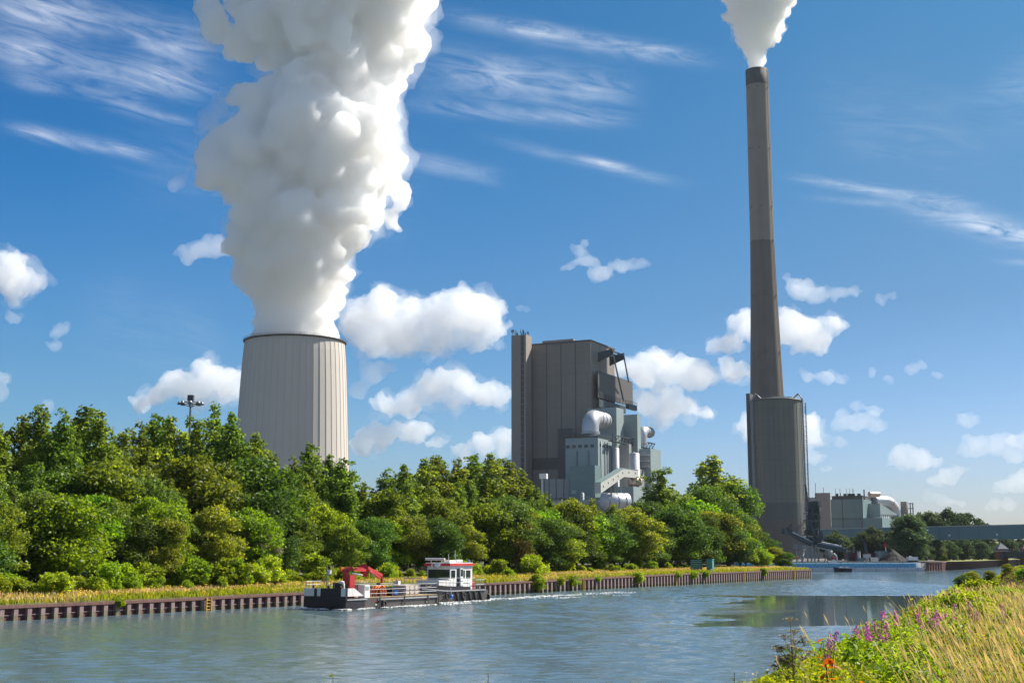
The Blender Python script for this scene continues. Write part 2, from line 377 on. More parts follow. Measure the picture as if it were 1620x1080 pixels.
def water_material():
    m = bpy.data.materials.new('canal_water'); m.use_nodes = True; MATS['water'] = m
    nt = m.node_tree; N = nt.nodes; L = nt.links; b = N['Principled BSDF']
    b.inputs['Base Color'].default_value = (.085, .128, .150, 1); b.inputs['Roughness'].default_value = .06; b.inputs['IOR'].default_value = 1.333
    tc = N.new('ShaderNodeTexCoord')
    def noise(scale, sc, rot, detail, rough=.55):
        mp = N.new('ShaderNodeMapping'); mp.inputs['Scale'].default_value = sc; mp.inputs['Rotation'].default_value = (0, 0, rot); L.new(tc.outputs['Object'], mp.inputs[0])
        n = N.new('ShaderNodeTexNoise'); n.inputs['Scale'].default_value = scale; n.inputs['Detail'].default_value = detail; n.inputs['Roughness'].default_value = rough
        L.new(mp.outputs[0], n.inputs['Vector']); return n.outputs[0]
    def M(op, a, b_=None, c=None, clamp=False):
        n = N.new('ShaderNodeMath'); n.operation = op; n.use_clamp = clamp
        for i, v in enumerate((a, b_, c)):
            if v is None: continue
            if isinstance(v, (int, float)): n.inputs[i].default_value = v
            else: L.new(v, n.inputs[i])
        return n.outputs[0]
    def mrange(v, a, b_, c=0.0, d=1.0, smooth=True):
        n = N.new('ShaderNodeMapRange'); n.interpolation_type = 'SMOOTHSTEP' if smooth else 'LINEAR'
        L.new(v, n.inputs[0]); n.inputs[1].default_value = a; n.inputs[2].default_value = b_; n.inputs[3].default_value = c; n.inputs[4].default_value = d; return n.outputs[0]
    rip = noise(1.15, (1.0, 1.35, 1), .25, 5, .6)            # wind ripples, long across the wind
    swl = noise(.22, (1.0, 2.2, 1), .15, 3)            # longer undulation
    h = M('ADD', M('MULTIPLY', rip, .62), M('MULTIPLY', swl, .45))
    sx = N.new('ShaderNodeSeparateXYZ'); L.new(tc.outputs['Object'], sx.inputs[0]); X, Y = sx.outputs[0], sx.outputs[1]
    # a calm slick along the right bank that the wind does not reach
    wob = M('MULTIPLY', M('SUBTRACT', noise(.05, (1, 1.6, 1), .5, 4), .5), 26.0)
    Xw = M('ADD', X, wob); Yw = M('ADD', Y, M('MULTIPLY', M('SUBTRACT', noise(.03, (1.4, .6, 1), 0, 3), .5), 14.0))
    edge = M('SUBTRACT', Xw, M('MULTIPLY', M('SUBTRACT', Y, 92.0), .11))
    c1 = mrange(edge, 11.0, 14.5); c2 = mrange(Yw, 92.0, 95.0); c3 = mrange(Yw, 168.0, 171.0, 1.0, 0.0)
    calm = M('MULTIPLY', M('MULTIPLY', c1, c2), c3)
    # a rippled tongue reaches into it
    t1 = M('MULTIPLY', M('MULTIPLY', mrange(Yw, 112.0, 116.0), mrange(Yw, 136.0, 142.0, 1.0, 0.0)), mrange(edge, 13.0, 21.0, 1.0, 0.0))
    calm = M('MULTIPLY', calm, M('SUBTRACT', 1.0, M('MULTIPLY', t1, .95)))
    wind = M('MULTIPLY_ADD', noise(.018, (1, 2.5, 1), .3, 3), 1.1, .35)     # gusts: rougher and smoother fields
    wk = M('MULTIPLY', mrange(Yw, 171.0, 178.0), mrange(Yw, 225.0, 275.0, 1.0, 0.0))       # the tug's wake waves rolling across the canal
    h = M('ADD', h, M('MULTIPLY', M('MULTIPLY', noise(.42, (.22, 1.5, 1), -.12, 2), wk), 1.5))
    st = M('MULTIPLY', wind, M('SUBTRACT', 1.0, M('MULTIPLY', calm, .965)))
    bp = N.new('ShaderNodeBump'); bp.inputs['Distance'].default_value = 1.0; L.new(h, bp.inputs['Height']); L.new(M('MULTIPLY', st, .12), bp.inputs['Strength'])
    L.new(bp.outputs[0], b.inputs['Normal'])
    L.new(M('SUBTRACT', .10, M('MULTIPLY', calm, .085)), b.inputs['Roughness'])
    return m
def add_wakes():
    pass
wm = water_material()
# the canal is one sheet; its middle carries real wind ripples, a calm slick by the near bank and the tug's wake waves
GX = np.arange(-74, 76.01, .45); GY = np.arange(44, 292, .28); wr = np.random.default_rng(3)
XX, YY = np.meshgrid(GX, GY); ZZ = np.zeros_like(XX)
def lownoise(fx, fy, seed):                  # smooth random field made of a few long sine waves
    r = np.random.default_rng(seed); o = np.zeros_like(XX)
    for _ in range(14): o += np.sin(XX * r.normal() * fx + YY * r.normal() * fy + r.uniform(0, 6.28))
    return o / 5.3
for _ in range(70):
    lam = .6 * (1.9 / .6) ** wr.uniform(0, 1) ; th = math.pi / 2 + wr.normal() * .55; k = 2 * math.pi / lam
    ZZ += .0225 / k * np.sin(k * (math.cos(th) * XX + math.sin(th) * YY) + wr.uniform(0, 6.28)) * (1 if lam < 2 else .7)
gust = np.clip(.95 + .38 * lownoise(.05, .03, 5) + .25 * lownoise(.16, .09, 6), .3, 1.7)
Xw = XX + 5 * lownoise(.12, .09, 8) + 1.5 * lownoise(.5, .3, 9); Yw = YY + 3.0 * lownoise(.10, .05, 10); sst = lambda v, a, b: (lambda t: t * t * (3 - 2 * t))(np.clip((v - a) / (b - a), 0, 1))
edge = Xw - (YY - 92) * .11
calm = sst(edge, 11, 14.5) * sst(Yw, 92, 95) * (1 - sst(Yw, 168, 171)) * (1 - .95 * sst(Yw, 112, 116) * (1 - sst(Yw, 136, 142)) * (1 - sst(edge, 13, 21)))
wake = np.zeros_like(XX)
for _ in range(9):
    lam = wr.uniform(2.6, 6.0); th = math.pi / 2 + .25 + wr.normal() * .12; k = 2 * math.pi / lam; wake += .045 / k * np.sin(k * (math.cos(th) * XX + math.sin(th) * YY) + wr.uniform(0, 6.28))
wake *= sst(Yw, 170, 176) * (1 - sst(Yw, 225, 280)) * np.clip(.5 + .9 * lownoise(.05, .02, 12), 0, 1.6)
fade = np.minimum.reduce([sst(XX, -74, -68), 1 - sst(XX, 70, 76), sst(YY, 44, 47), 1 - sst(YY, 270, 291)])
ZZ = (ZZ * gust * (1 - .975 * calm) + wake) * fade
ny, nx = XX.shape; V = np.stack([XX, YY, ZZ], -1).reshape(-1, 3)
ii = np.arange(ny - 1)[:, None] * nx + np.arange(nx - 1)[None, :]; Fq = np.stack([ii, ii + 1, ii + nx + 1, ii + nx], -1).reshape(-1, 4)
x0, x1, y0, y1 = GX[0], GX[-1], GY[0], GY[-1]; nb_ = len(V)
V = np.concatenate([V, np.array([(-2500, -290, 0), (2500, -290, 0), (2500, 2600, 0), (-2500, 2600, 0), (x0, y0, 0), (x1, y0, 0), (x1, y1, 0), (x0, y1, 0)], float)])
fr_ = np.array([(nb_, nb_ + 1, nb_ + 5, nb_ + 4), (nb_ + 1, nb_ + 2, nb_ + 6, nb_ + 5), (nb_ + 2, nb_ + 3, nb_ + 7, nb_ + 6), (nb_ + 3, nb_, nb_ + 4, nb_ + 7)]); Fq = np.concatenate([Fq, fr_])
me = bpy.data.meshes.new('canal_water'); me.vertices.add(len(V)); me.loops.add(Fq.size); me.polygons.add(len(Fq)); me.vertices.foreach_set('co', V.astype(np.float32).ravel()); me.loops.foreach_set('vertex_index', Fq.astype(np.int32).ravel())
me.polygons.foreach_set('loop_start', np.arange(0, Fq.size, 4, dtype=np.int32)); me.polygons.foreach_set('loop_total', np.full(len(Fq), 4, dtype=np.int32)); me.polygons.foreach_set('use_smooth', np.ones(len(Fq), dtype=bool)); me.update(calc_edges=True); me.materials.append(wm)
wo = bpy.data.objects.new('canal_water', me); COL.objects.link(wo); tag(wo, kind='structure')

# left bank: strips parallel to the wall, then a wide apron back to the horizon
g = MB(); ts = [-90 + i * 6 for i in range(int((T_END + 90) / 6) + 1)] + [T_END]
ss = [.32, 1.5, 3, 5, 8, 11, 15, 20, 25, 40, 70]
vs = []; 
for t in ts:
    for s in ss:
        p = wpt(t, s); vs.append((p.x, p.y, land_z(t, s) - (.12 if s < 1 else 0) + (.12 * mnoise.noise(p * .3) if 2 < s < 60 else 0)))
n = len(ss)
g.add(vs, [(i * n + j, (i + 1) * n + j, (i + 1) * n + j + 1, i * n + j + 1) for i in range(len(ts) - 1) for j in range(n - 1)], True)
a, b = wpt(ts[0], 70, 2.7), wpt(T_END, 70, 3.1)
q = [wpt(-90, 70, wall_h(-90) + 1.33), wpt(T_END, 70, wall_h(T_END) + 1.33), Vector((16, 372, 3.1)), Vector((60, 424, 3.1)), Vector((60, 460, 3.1)), Vector((-400, 900, 3.2)), Vector((-2480, 2000, 3)), Vector((-2480, -200, 3))]
g.add(q, [tuple(range(8))])
e0 = wpt(T_END, .32, wall_h(T_END)); e1 = wpt(T_END, 70, wall_h(T_END) + 1.33)
g.add([e0, e1, (16, 372, 3.1), (60, 424, 3.1), (60, 424, -1), (16, 372, -1), (e1.x, e1.y, -1), (e0.x, e0.y, -1)], [(0, 1, 6, 7), (1, 2, 5, 6), (2, 3, 4, 5)])
tag(g.build('far_bank_ground', MATS['soil']), kind='structure')
# plant quay and land behind the basin
QL = [(60, 424), (96, 421.5), (140, 447), (146, 452), (176, 510), (200, 560), (330, 830), (1180, 2590)]
g = MB(); top = [(x, y, 2.9) for x, y in QL] + [(-2480, 2590, 3), (-400, 900, 2.9)]
g.add(top, [tuple(range(len(top)))])
tag(g.build('plant_ground', MATS['quay_stone']), kind='structure')
g = MB()
for (x0, y0), (x1, y1) in zip(QL[:6], QL[1:7]):
    m_ = max(1, int(math.hypot(x1 - x0, y1 - y0) / 1.4))
    for i in range(m_):
        a = Vector((x0, y0, 0)).lerp(Vector((x1, y1, 0)), i / m_); b = Vector((x0, y0, 0)).lerp(Vector((x1, y1, 0)), (i + .5) / m_); c = Vector((x0, y0, 0)).lerp(Vector((x1, y1, 0)), (i + 1) / m_)
        nn = Vector((y1 - y0, x0 - x1, 0)).normalized()
        g.extr([a + nn * .04, b + nn * .04, b + nn * .34, a + nn * .34], (0, 0, 2.4)); g.extr([b + nn * .04, c + nn * .04, c + nn * .1, b + nn * .1], (0, 0, 2.4))
    g.beam(Vector((x0, y0, 2.62)) + nn * .1, Vector((x1, y1, 2.62)) + nn * .1, .7, .44)
o = g.build('basin_quay_wall', MATS['rust_pile']); tag(o, 'dark brown sheet pile wall edging the far side of the basin under the moored blue barge', 'quay wall')
g = MB(); g.add([(150, 462, 2.93), (153, 456, 2.93), (180, 511, 2.93), (203, 561, 2.93), (330, 825, 2.93), (330, 900, 2.93), (215, 640, 2.93)], [tuple(range(7))])
tag(g.build('far_grass_verge', MATS['verge']), kind='structure')

# sheet pile wall on the left bank: pans, flanges, capping beam, stained tide zone
wt = thing('sheet_pile_wall', 'long rusty sheet pile wall along the far bank behind the work boats', 'quay wall')
pans, fl, tide, cap, waler = MB(), MB(), MB(), MB(), MB()
pitch = 1.33; t = -60.0
def seg(mb, t0, t1, s0, s1, z0, z1): mb.hexa([wpt(t0, s0, z0), wpt(t1, s0, z0), wpt(t1, s1, z0), wpt(t0, s1, z0)], [wpt(t0, s0, z1), wpt(t1, s0, z1), wpt(t1, s1, z1), wpt(t0, s1, z1)])
while t < T_END:
    h_ = wall_h(t) - .16
    seg(pans, t, t + pitch, .30, .34, -.6, h_)
    seg(fl, t, t + .42, .0, .05, .38, h_); seg(fl, t - .02, t + .03, .05, .30, .38, h_); seg(fl, t + .39, t + .44, .05, .30, .38, h_)
    seg(tide, t + .002, t + .418, .003, .30, -.6, .38)
    seg(waler, t + .44, t + pitch - .02, .22, .30, .40, .46)
    t += pitch
ts2 = [-60 + 8 * i for i in range(int((T_END + 60) / 8) + 1)] + [T_END]
for t0, t1 in zip(ts2, ts2[1:]):
    cap.hexa([wpt(t0, -.06, wall_h(t0) - .16), wpt(t1, -.06, wall_h(t1) - .16), wpt(t1, .40, wall_h(t1) - .16), wpt(t0, .40, wall_h(t0) - .16)],
             [wpt(t0, -.06, wall_h(t0) + .06), wpt(t1, -.06, wall_h(t1) + .06), wpt(t1, .40, wall_h(t1) + .06), wpt(t0, .40, wall_h(t0) + .06)])
fl.build('flange', MATS['pile_flange'], wt); tide.build('stained_foot', MATS['pile_tide'], wt); cap.build('capping_beam', MATS['rust_pile'], wt); waler.build('waler_strip', MATS['pile_flange'], wt)
pans.build('pile_pan', MATS['maroon'], wt)
# wall ladders
for px, hoop, lab in [(330, True, 'yellow ladder with a hoop handrail on the sheet pile wall left of the barge'), (922, False, 'yellow ladder nearest behind the stern of the white and red tug'),
                (1069, False, 'second yellow ladder on the wall right of the tug, below the green fence'), (1176, False, 'rusty yellow ladder on the wall right of the teal cabinet'), (1255, False, 'last rusty yellow ladder near the end of the pile wall')]:
    t, x, y = ray_wall(px, 0); h_ = wall_h(t)
    ld = thing('wall_ladder', lab, 'ladder', (x, y, 0), group='ladders on the pile wall')
    r_ = MB(); 
    for d in (-.32, .32): r_.beam(wpt(t + d, -.16, -.3), wpt(t + d, -.16, h_ + .03), .12, .14)
    r_.build('ladder_rail', MATS['yellow_paint'], ld)
    r2 = MB(); z = .1
    while z < h_: r2.cyl(wpt(t - .3, -.16, z), wpt(t + .3, -.16, z), .03, n=6); z += .28
    r2.build('rung', MATS['yellow_paint'], ld)
    if hoop:
        r3 = MB(); pts = [wpt(t + .4 * math.cos(u) - .1, .35, h_ + .62 * math.sin(u)) for u in [math.pi * i / 10 for i in range(11)]]; r3.tube(pts, .035, 6); r3.build('hoop_handrail', MATS['yellow_paint'], ld)

# right bank terrain
XE = [(-40, -27.5), (0, -11.5), (25, -1.4), (40, 5.2), (51, 11), (60, 16.5), (80, 25.5), (100, 34), (120, 42), (150, 53), (176, 59.5), (200, 69.5), (260, 96), (400, 165), (600, 262), (1000, 470), (2600, 1300)]
def xe(Y):
    for (a, xa), (b, xb) in zip(XE, XE[1:]):
        if Y <= b: return xa + (xb - xa) * (Y - a) / (b - a)
    return XE[-1][1]
def bank_z(x, y):
    s = (x - xe(y)) * .925
    if s <= 0: return -.4 + s * .3
    u = min(1, s / 8.0); return -.15 + 3.05 * u * u * (3 - 2 * u) + .10 * mnoise.noise(Vector((x * .25, y * .25, 0))) + min(.6, max(0, s - 8) * .02)
g = MB(); ys = [-38 + 2 * i for i in range(60)] + [84 + 6 * i for i in range(30)] + [270, 300, 340, 400, 500, 600, 800, 1000, 1800, 2590]
sx_ = [-2, -.5, .5, 1.5, 2.5, 3.5, 4.5, 5.5, 6.5, 7.5, 9, 11, 14, 18, 25, 40, 80, 300, 1150]
vs = [(xe(y) + s, y, bank_z(xe(y) + s, y)) for y in ys for s in sx_]; n = len(sx_)
g.add(vs, [(i * n + j, i * n + j + 1, (i + 1) * n + j + 1, (i + 1) * n + j) for i in range(len(ys) - 1) for j in range(n - 1)], True)
tag(g.build('near_bank_ground', MATS['bank_soil']), kind='structure')

# ------------------------------------------------------------------ foliage
def quad_cloud(name, C, Nrm, size, asp, tint, material, parent=None, up=None, extra=None):
    """many small rhombic leaves as one mesh; C centres, Nrm normals, size lengths, tint one number per leaf"""
    n = len(C); Nrm = Nrm / (np.linalg.norm(Nrm, axis=1, keepdims=True) + 1e-9)
    ref = rng.normal(size=(n, 3)) if up is None else up
    a = np.cross(Nrm, ref); a /= (np.linalg.norm(a, axis=1, keepdims=True) + 1e-9); b = np.cross(Nrm, a)
    L_ = size[:, None] * .5; Wd = L_ * asp
    V = np.stack([C - b * L_, C + a * Wd - b * L_ * .1, C + b * L_, C - a * Wd - b * L_ * .1], 1).reshape(-1, 3)
    V[1::4] += Nrm * (size[:, None] * .07); V[3::4] += Nrm * (size[:, None] * .07)
    return raw_quads(name, V, tint, material, parent)
def raw_quads(name, V, tint, material, parent=None, k=4):
    nq = len(V) // k
    me = bpy.data.meshes.new(name); me.vertices.add(len(V)); me.loops.add(len(V)); me.polygons.add(nq)
    me.vertices.foreach_set('co', V.astype(np.float32).ravel()); me.loops.foreach_set('vertex_index', np.arange(len(V), dtype=np.int32))
    me.polygons.foreach_set('loop_start', np.arange(0, len(V), k, dtype=np.int32)); me.polygons.foreach_set('loop_total', np.full(nq, k, dtype=np.int32))
    me.update(calc_edges=True)
    at = me.attributes.new('tint', 'FLOAT', 'FACE'); at.data.foreach_set('value', np.clip(tint, 0, 1).astype(np.float32))
    me.materials.append(material)
    if parent is False: return me
    o = bpy.data.objects.new(name, me); COL.objects.link(o)
    if parent is not None: o.parent = parent
    return o
def tree_meshes(H, base, prof, ncl, clr, per, leaf, lm, seed, trunk_r=.02, spiky=0.0, asp=.62, droop=0.0, clump_flat=.8, limbs=14, leaders=0):
    """a trunk mesh and a crown mesh: leaf clumps spread through the crown volume, uneven outline, gaps"""
    r = np.random.default_rng(seed)
    lob = r.uniform(0, 6.28, 6)
    cl = []
    if leaders:                              # upright crown: many ascending shoots that end in pointed tips
        for i in range(leaders):
            th = r.uniform(0, 6.283); foot = r.uniform(.0, .42); top = min(1.0, foot + r.uniform(.28, .62)) if i > 2 else r.uniform(.93, 1.0)
            rt_ = prof(min(.97, top)) * r.uniform(.5, 1.05) if i > 2 else r.uniform(0, .6); x0 = r.uniform(0, .3) * prof(foot); th2 = th + r.uniform(-.5, .5); m = int((top - foot) * 22) + 2
            for k in range(m):
                u = k / (m - 1); rr = x0 + (rt_ - x0) * u ** .6; a_ = th + (th2 - th) * u
                cl.append((rr * math.cos(a_) + r.normal() * .18, rr * math.sin(a_) + r.normal() * .18, base + (H - base) * (foot + (top - foot) * u), clr * (1.15 - .72 * u) * r.uniform(.75, 1.2), r.uniform(-.2, .2)))
        ncl = len(cl) + ncl
    while len(cl) < ncl:
        t = r.uniform(0, 1); R_ = prof(t)
        if r.uniform() > R_ / (.25 * H) + .12: continue
        th = r.uniform(0, 6.283)
        Rl = R_ * (1 + .22 * math.sin(2 * th + lob[0] + 5 * t) + .16 * math.sin(3 * th + lob[1] - 7 * t))
        rr = Rl * math.sqrt(r.uniform(.08, 1.0))
        cl.append((rr * math.cos(th), rr * math.sin(th), base + (H - base) * t * (1 + r.normal() * .02), clr * r.uniform(.6, 1.35) * (.65 + .5 * R_ / (.2 * H)), r.uniform(-.22, .22)))
    cl = np.array(cl)
    C, Nn, S, T = [], [], [], []
    for x, y, z, cr, tb in cl:
        n = int(per * (cr / clr) ** 2 * r.uniform(.75, 1.2)) + 6
        d = r.normal(size=(n, 3)); d /= np.linalg.norm(d, axis=1, keepdims=True)
        d[:, 2] = np.where(d[:, 2] < -.35, -d[:, 2] * .6, d[:, 2])
        rad = cr * r.uniform(.45, 1.08, n) ** .7
        p = d * rad[:, None] * np.array([1, 1, clump_flat + spiky]) + np.array([x, y, z])
        p += r.normal(size=(n, 3)) * cr * .10
        if droop: p[:, 2] -= droop * np.hypot(p[:, 0], p[:, 1]) * r.uniform(.3, 1, n)
        C.append(p); Nn.append(d * .6 + np.array([0, 0, .3]) + r.normal(size=(n, 3)) * 1.0); S.append(leaf * r.uniform(.65, 1.3, n)); T.append(.5 + tb + r.normal(size=n) * .27)
    C, Nn, S, T = map(np.concatenate, (C, Nn, S, T))
    crown = quad_cloud('crown', C, Nn, S, asp, T, lm, False)
    m = MB(); pr = random.Random(seed); hgt = base + (H - base) * .82; pts = []; x = y = 0
    for i in range(7):
        pts.append((x, y, hgt * i / 6)); x += pr.uniform(-.02, .02) * H * .4; y += pr.uniform(-.02, .02) * H * .4
    r0 = trunk_r * H
    m.tube(pts, [r0 * (1.25 if i == 0 else 1) * (1 - i / 6.6) + .01 for i in range(7)], 8)
    for i in range(limbs):
        x, y, z, cr, tb = cl[pr.randrange(len(cl))]
        zz = max(base * .8, z - .35 * math.hypot(x, y) - .5 - pr.random() * H * .06); f = min(zz / hgt, .97) * 6; a = pts[int(f)]; b = pts[min(6, int(f) + 1)]; u = f - int(f)
        s_ = Vector(a).lerp(Vector(b), u); e = Vector((x, y, z)); mid = s_.lerp(e, .5) + Vector((0, 0, -.05 * (e - s_).length))
        rr = r0 * .42 * (1 - f / 7); m.tube([s_, mid, e], [rr, rr * .65, rr * .25], 5)
    me = bpy.data.meshes.new('trunk'); me.from_pydata(m.v, [], m.f); me.update(); me.polygons.foreach_set('use_smooth', [True] * len(me.polygons)); me.materials.append(MATS['bark'])
    return me, crown, H
def oval(R_, lo=.55, pk=.45): 
    return lambda t: R_ * (max(0.02, 1 - ((t - pk) / (1 - pk)) ** 2) ** .6 if t > pk else lo + (1 - lo) * (t / pk) ** .8)
SPEC = {}
def species(key, n, **k):
    SPEC[key] = [tree_meshes(seed=hash_(key) + i * 17, **k) for i in range(n)]
def hash_(s): return sum(ord(c) * (i + 3) for i, c in enumerate(s))
species('poplar', 4, H=20.0, base=2.4, prof=oval(3.2, .6, .35), ncl=60, clr=.85, per=62, leaf=.42, lm=MATS['leaf_poplar'], spiky=.5, limbs=26, leaders=26)
species('lime', 3, H=9.0, base=1.7, prof=oval(3.3, .75, .4), ncl=85, clr=.95, per=120, leaf=.33, lm=MATS['leaf_lime'])
species('olive', 3, H=9.0, base=2.0, prof=oval(3.0, .7, .45), ncl=80, clr=.85, per=115, leaf=.30, lm=MATS['leaf_olive'])
species('dark', 3, H=10.0, base=1.5, prof=oval(3.4, .75, .4), ncl=90, clr=.95, per=120, leaf=.32, lm=MATS['leaf_dark'])
species('grey', 1, H=6.0, base=1.2, prof=oval(1.9, .7, .5), ncl=60, clr=.5, per=110, leaf=.20, lm=MATS['leaf_grey'])
species('rust', 1, H=8.0, base=1.0, prof=oval(2.4, .7, .45), ncl=60, clr=.8, per=100, leaf=.30, lm=MATS['leaf_rust'])
species('far', 3, H=18.0, base=1.2, prof=oval(6.2, .75, .42), ncl=95, clr=1.75, per=85, leaf=.80, lm=MATS['leaf_far'])
species('shrub', 5, H=2.4, base=.15, prof=oval(1.15, .8, .3), ncl=12, clr=.34, per=52, leaf=.22, lm=MATS['leaf_shrub'], limbs=8, trunk_r=.012, leaders=9, spiky=.3)
SPEC['bank'] = [tree_meshes(seed=900 + i * 13, H=1.2, base=.05, prof=oval(.75, .85, .35), ncl=46, clr=.17, per=75, leaf=.075, lm=MATS['leaf_shrub'], limbs=8, trunk_r=.008) for i in range(3)]
def place(key, i, x, y, z, h, label, cat, name, group=None, wide=1.0):
    tm, cm, H = SPEC[key][i % len(SPEC[key])]
    o = thing(name, label, cat, (x, y, z), R.uniform(0, 6.28), group); s = h / (H * 1.05); o.scale = (s * wide, s * wide, s)
    for nm, me in (('trunk' if name.endswith('tree') else 'stem', tm), ('crown' if name.endswith('tree') else 'foliage', cm)):
        c = bpy.data.objects.new(nm, me); COL.objects.link(c); c.parent = o
    return o
ORD = 'first second third fourth fifth sixth seventh eighth ninth tenth eleventh twelfth thirteenth fourteenth fifteenth sixteenth seventeenth eighteenth nineteenth twentieth'.split()
ORD += ['twenty-' + o_ for o_ in ORD[:9]] + ['thirtieth'] + ['thirty-' + o_ for o_ in ORD[:9]] + ['fortieth']
def zone(px):
    for lim, nm in ((272, 'left of the floodlight mast'), (395, 'between the floodlight mast and the cooling tower'), (560, 'in front of the cooling tower'), (640, 'just right of the cooling tower'),
                    (800, 'left of the boiler house'), (1010, 'in front of the boiler house'), (1100, 'right of the boiler house'), (1185, 'left of the smokestack base'), (2000, 'under the smokestack base')):
        if px < lim: return nm
def place_row(items, name, cat, group, word):
    """items: (px, py_top, s, key, variant, wide, look); one label each, by look and landmark"""
    cnt = {}; items = sorted(items); tot = {}
    for it in items: tot[(it[6], zone(it[0]))] = tot.get((it[6], zone(it[0])), 0) + 1
    for px, pt, s, key, var, wide, look in items:
        t, x, y = ray_wall(px, s); z = land_z(t, s); k = (look, zone(px)); cnt[k] = cnt.get(k, 0) + 1
        zt = unproj(px, pt, y)[1]; h = max(1.0, zt - z)
        lab = ' '.join((look, word, zone(px))).replace('  ', ' ') + ('' if tot[k] == 1 else ', %s from left' % ORD[cnt[k] - 1])
        place(key, var, x, y, z - .1, h * 1.0, lab, cat, name, group, wide)
rr = random.Random(11)
tall = [(-20, 660), (15, 648), (48, 636), (85, 648), (120, 630), (152, 642), (186, 672), (212, 668), (240, 645), (268, 650), (300, 652), (333, 640), (362, 643), (392, 676), (424, 712), (460, 722), (488, 692), (520, 712), (552, 748),
        (612, 742), (640, 728), (664, 718), (692, 716), (720, 726), (745, 712), (771, 710), (800, 722), (826, 742), (850, 766)]
items = [(px, pt, rr.uniform(30, 42), 'poplar', i, rr.uniform(1.0, 1.25) if px < 590 else rr.uniform(1.35, 1.8), 'tall back row poplar') for i, (px, pt) in enumerate(tall)]
items += [(px, pt + rr.uniform(14, 40), rr.uniform(44, 56), 'poplar', i + 2, 1.2, 'half hidden rear poplar') for i, (px, pt) in enumerate(tall) if i % 2 == 0 and px > 0]
place_row(items, 'poplar_tree', 'tree', 'poplars on the far bank', '')
mid = [(px + rr.uniform(-10, 10), 742 + rr.uniform(-30, 34), rr.uniform(22, 28), rr.choice(['poplar', 'poplar', 'poplar', 'dark', 'olive']), i, rr.uniform(1.0, 1.35), '') for i, px in enumerate(range(-14, 575, 34))]
mid += [(px + rr.uniform(-10, 10), 776 + rr.uniform(-24, 18), rr.uniform(22, 27), rr.choice(['poplar', 'poplar', 'dark', 'olive']), i, rr.uniform(1.0, 1.4), '') for i, px in enumerate(range(588, 880, 32))]
mid = [(a, b, c, d, e, f, {'dark': 'dark green middle row', 'olive': 'olive green middle row', 'lime': 'bright green middle row', 'poplar': 'shorter middle row poplar'}[d]) for a, b, c, d, e, f, g_ in mid]
place_row(mid, 'broadleaf_tree', 'tree', 'trees between the poplars and the front row', 'tree')
front = []
keys = ['olive', 'lime', 'dark', 'olive', 'lime', 'olive', 'dark', 'lime', 'olive', 'dark']
for i, px in enumerate(range(-12, 1000, 37)):
    top = 806 + rr.uniform(-26, 24) - (18 if px < 140 else 0)
    front.append((px + rr.uniform(-8, 8), top, rr.uniform(13, 18), keys[i % 10] if px > 30 else 'olive', i, rr.uniform(.95, 1.15), ''))
front = [f for f in front if not (60 < f[0] < 125)] + [(92, 780, 14, 'lime', 0, 1.15, ''), (405, 818, 13, 'grey', 0, 1.1, ''), (335, 798, 13, 'olive', 2, 1.0, ''), (262, 818, 12, 'olive', 1, .9, ''),
         (815, 812, 14, 'rust', 0, 1.0, ''), (848, 800, 19, 'lime', 1, 1.0, ''), (1050, 735, 27, 'poplar', 2, 1.7, ''), (1133, 714, 29, 'poplar', 1, 1.75, ''), (1110, 760, 26, 'dark', 1, 1.0, ''), (1160, 758, 27, 'dark', 2, 1.0, ''),
         (1028, 790, 20, 'dark', 0, 1.2, ''), (1075, 800, 19, 'dark', 2, 1.2, ''), (1105, 792, 20, 'lime', 2, 1.2, ''), (1145, 795, 22, 'dark', 1, 1.25, ''), (1172, 812, 20, 'olive', 0, 1.2, ''), (1195, 836, 15, 'dark', 2, 1.3, ''), (1212, 850, 12, 'dark', 0, 1.4, ''),
         (1228, 863, 9, 'olive', 1, 1.5, ''), (1243, 871, 7, 'dark', 1, 1.6, ''), (1005, 800, 22, 'olive', 2, 1.1, ''), (1125, 815, 14, 'olive', 0, 1.2, ''), (1155, 825, 12, 'dark', 1, 1.3, ''), (1090, 822, 13, 'dark', 0, 1.2, ''), (1050, 822, 14, 'olive', 1, 1.2, ''), (1180, 848, 10, 'olive', 1, 1.3, ''), (1205, 866, 8, 'lime', 1, 1.4, '')]
for i, px in enumerate(range(838, 1215, 21)): front.append((px + rr.uniform(-6, 6), 812 + max(0, px - 1120) * .45 + rr.uniform(-16, 14), rr.uniform(11, 17) - max(0, px - 1150) * .06, ['dark', 'dark', 'olive', 'dark', 'lime', 'dark'][i % 6], i, rr.uniform(1.2, 1.6), ''))
for i, px in enumerate(range(850, 1190, 30)): front.append((px, 800 + max(0, px - 1120) * .4 + rr.uniform(-14, 10), rr.uniform(20, 26), 'poplar', i, rr.uniform(1.5, 1.9), 'p'))
look = {'olive': 'yellowish green bushy', 'lime': 'lime green bushy', 'dark': 'deep green bushy', 'grey': 'pale grey withered small', 'rust': 'rust brown tinged', 'poplar': 'big broad poplar-like'}
front = [(a, b, c, d, e, f, 'low spreading poplar-like' if g_ else look[d]) for a, b, c, d, e, f, g_ in front]
place_row(front, 'bushy_tree', 'tree', 'bushy trees lining the far bank', 'tree')
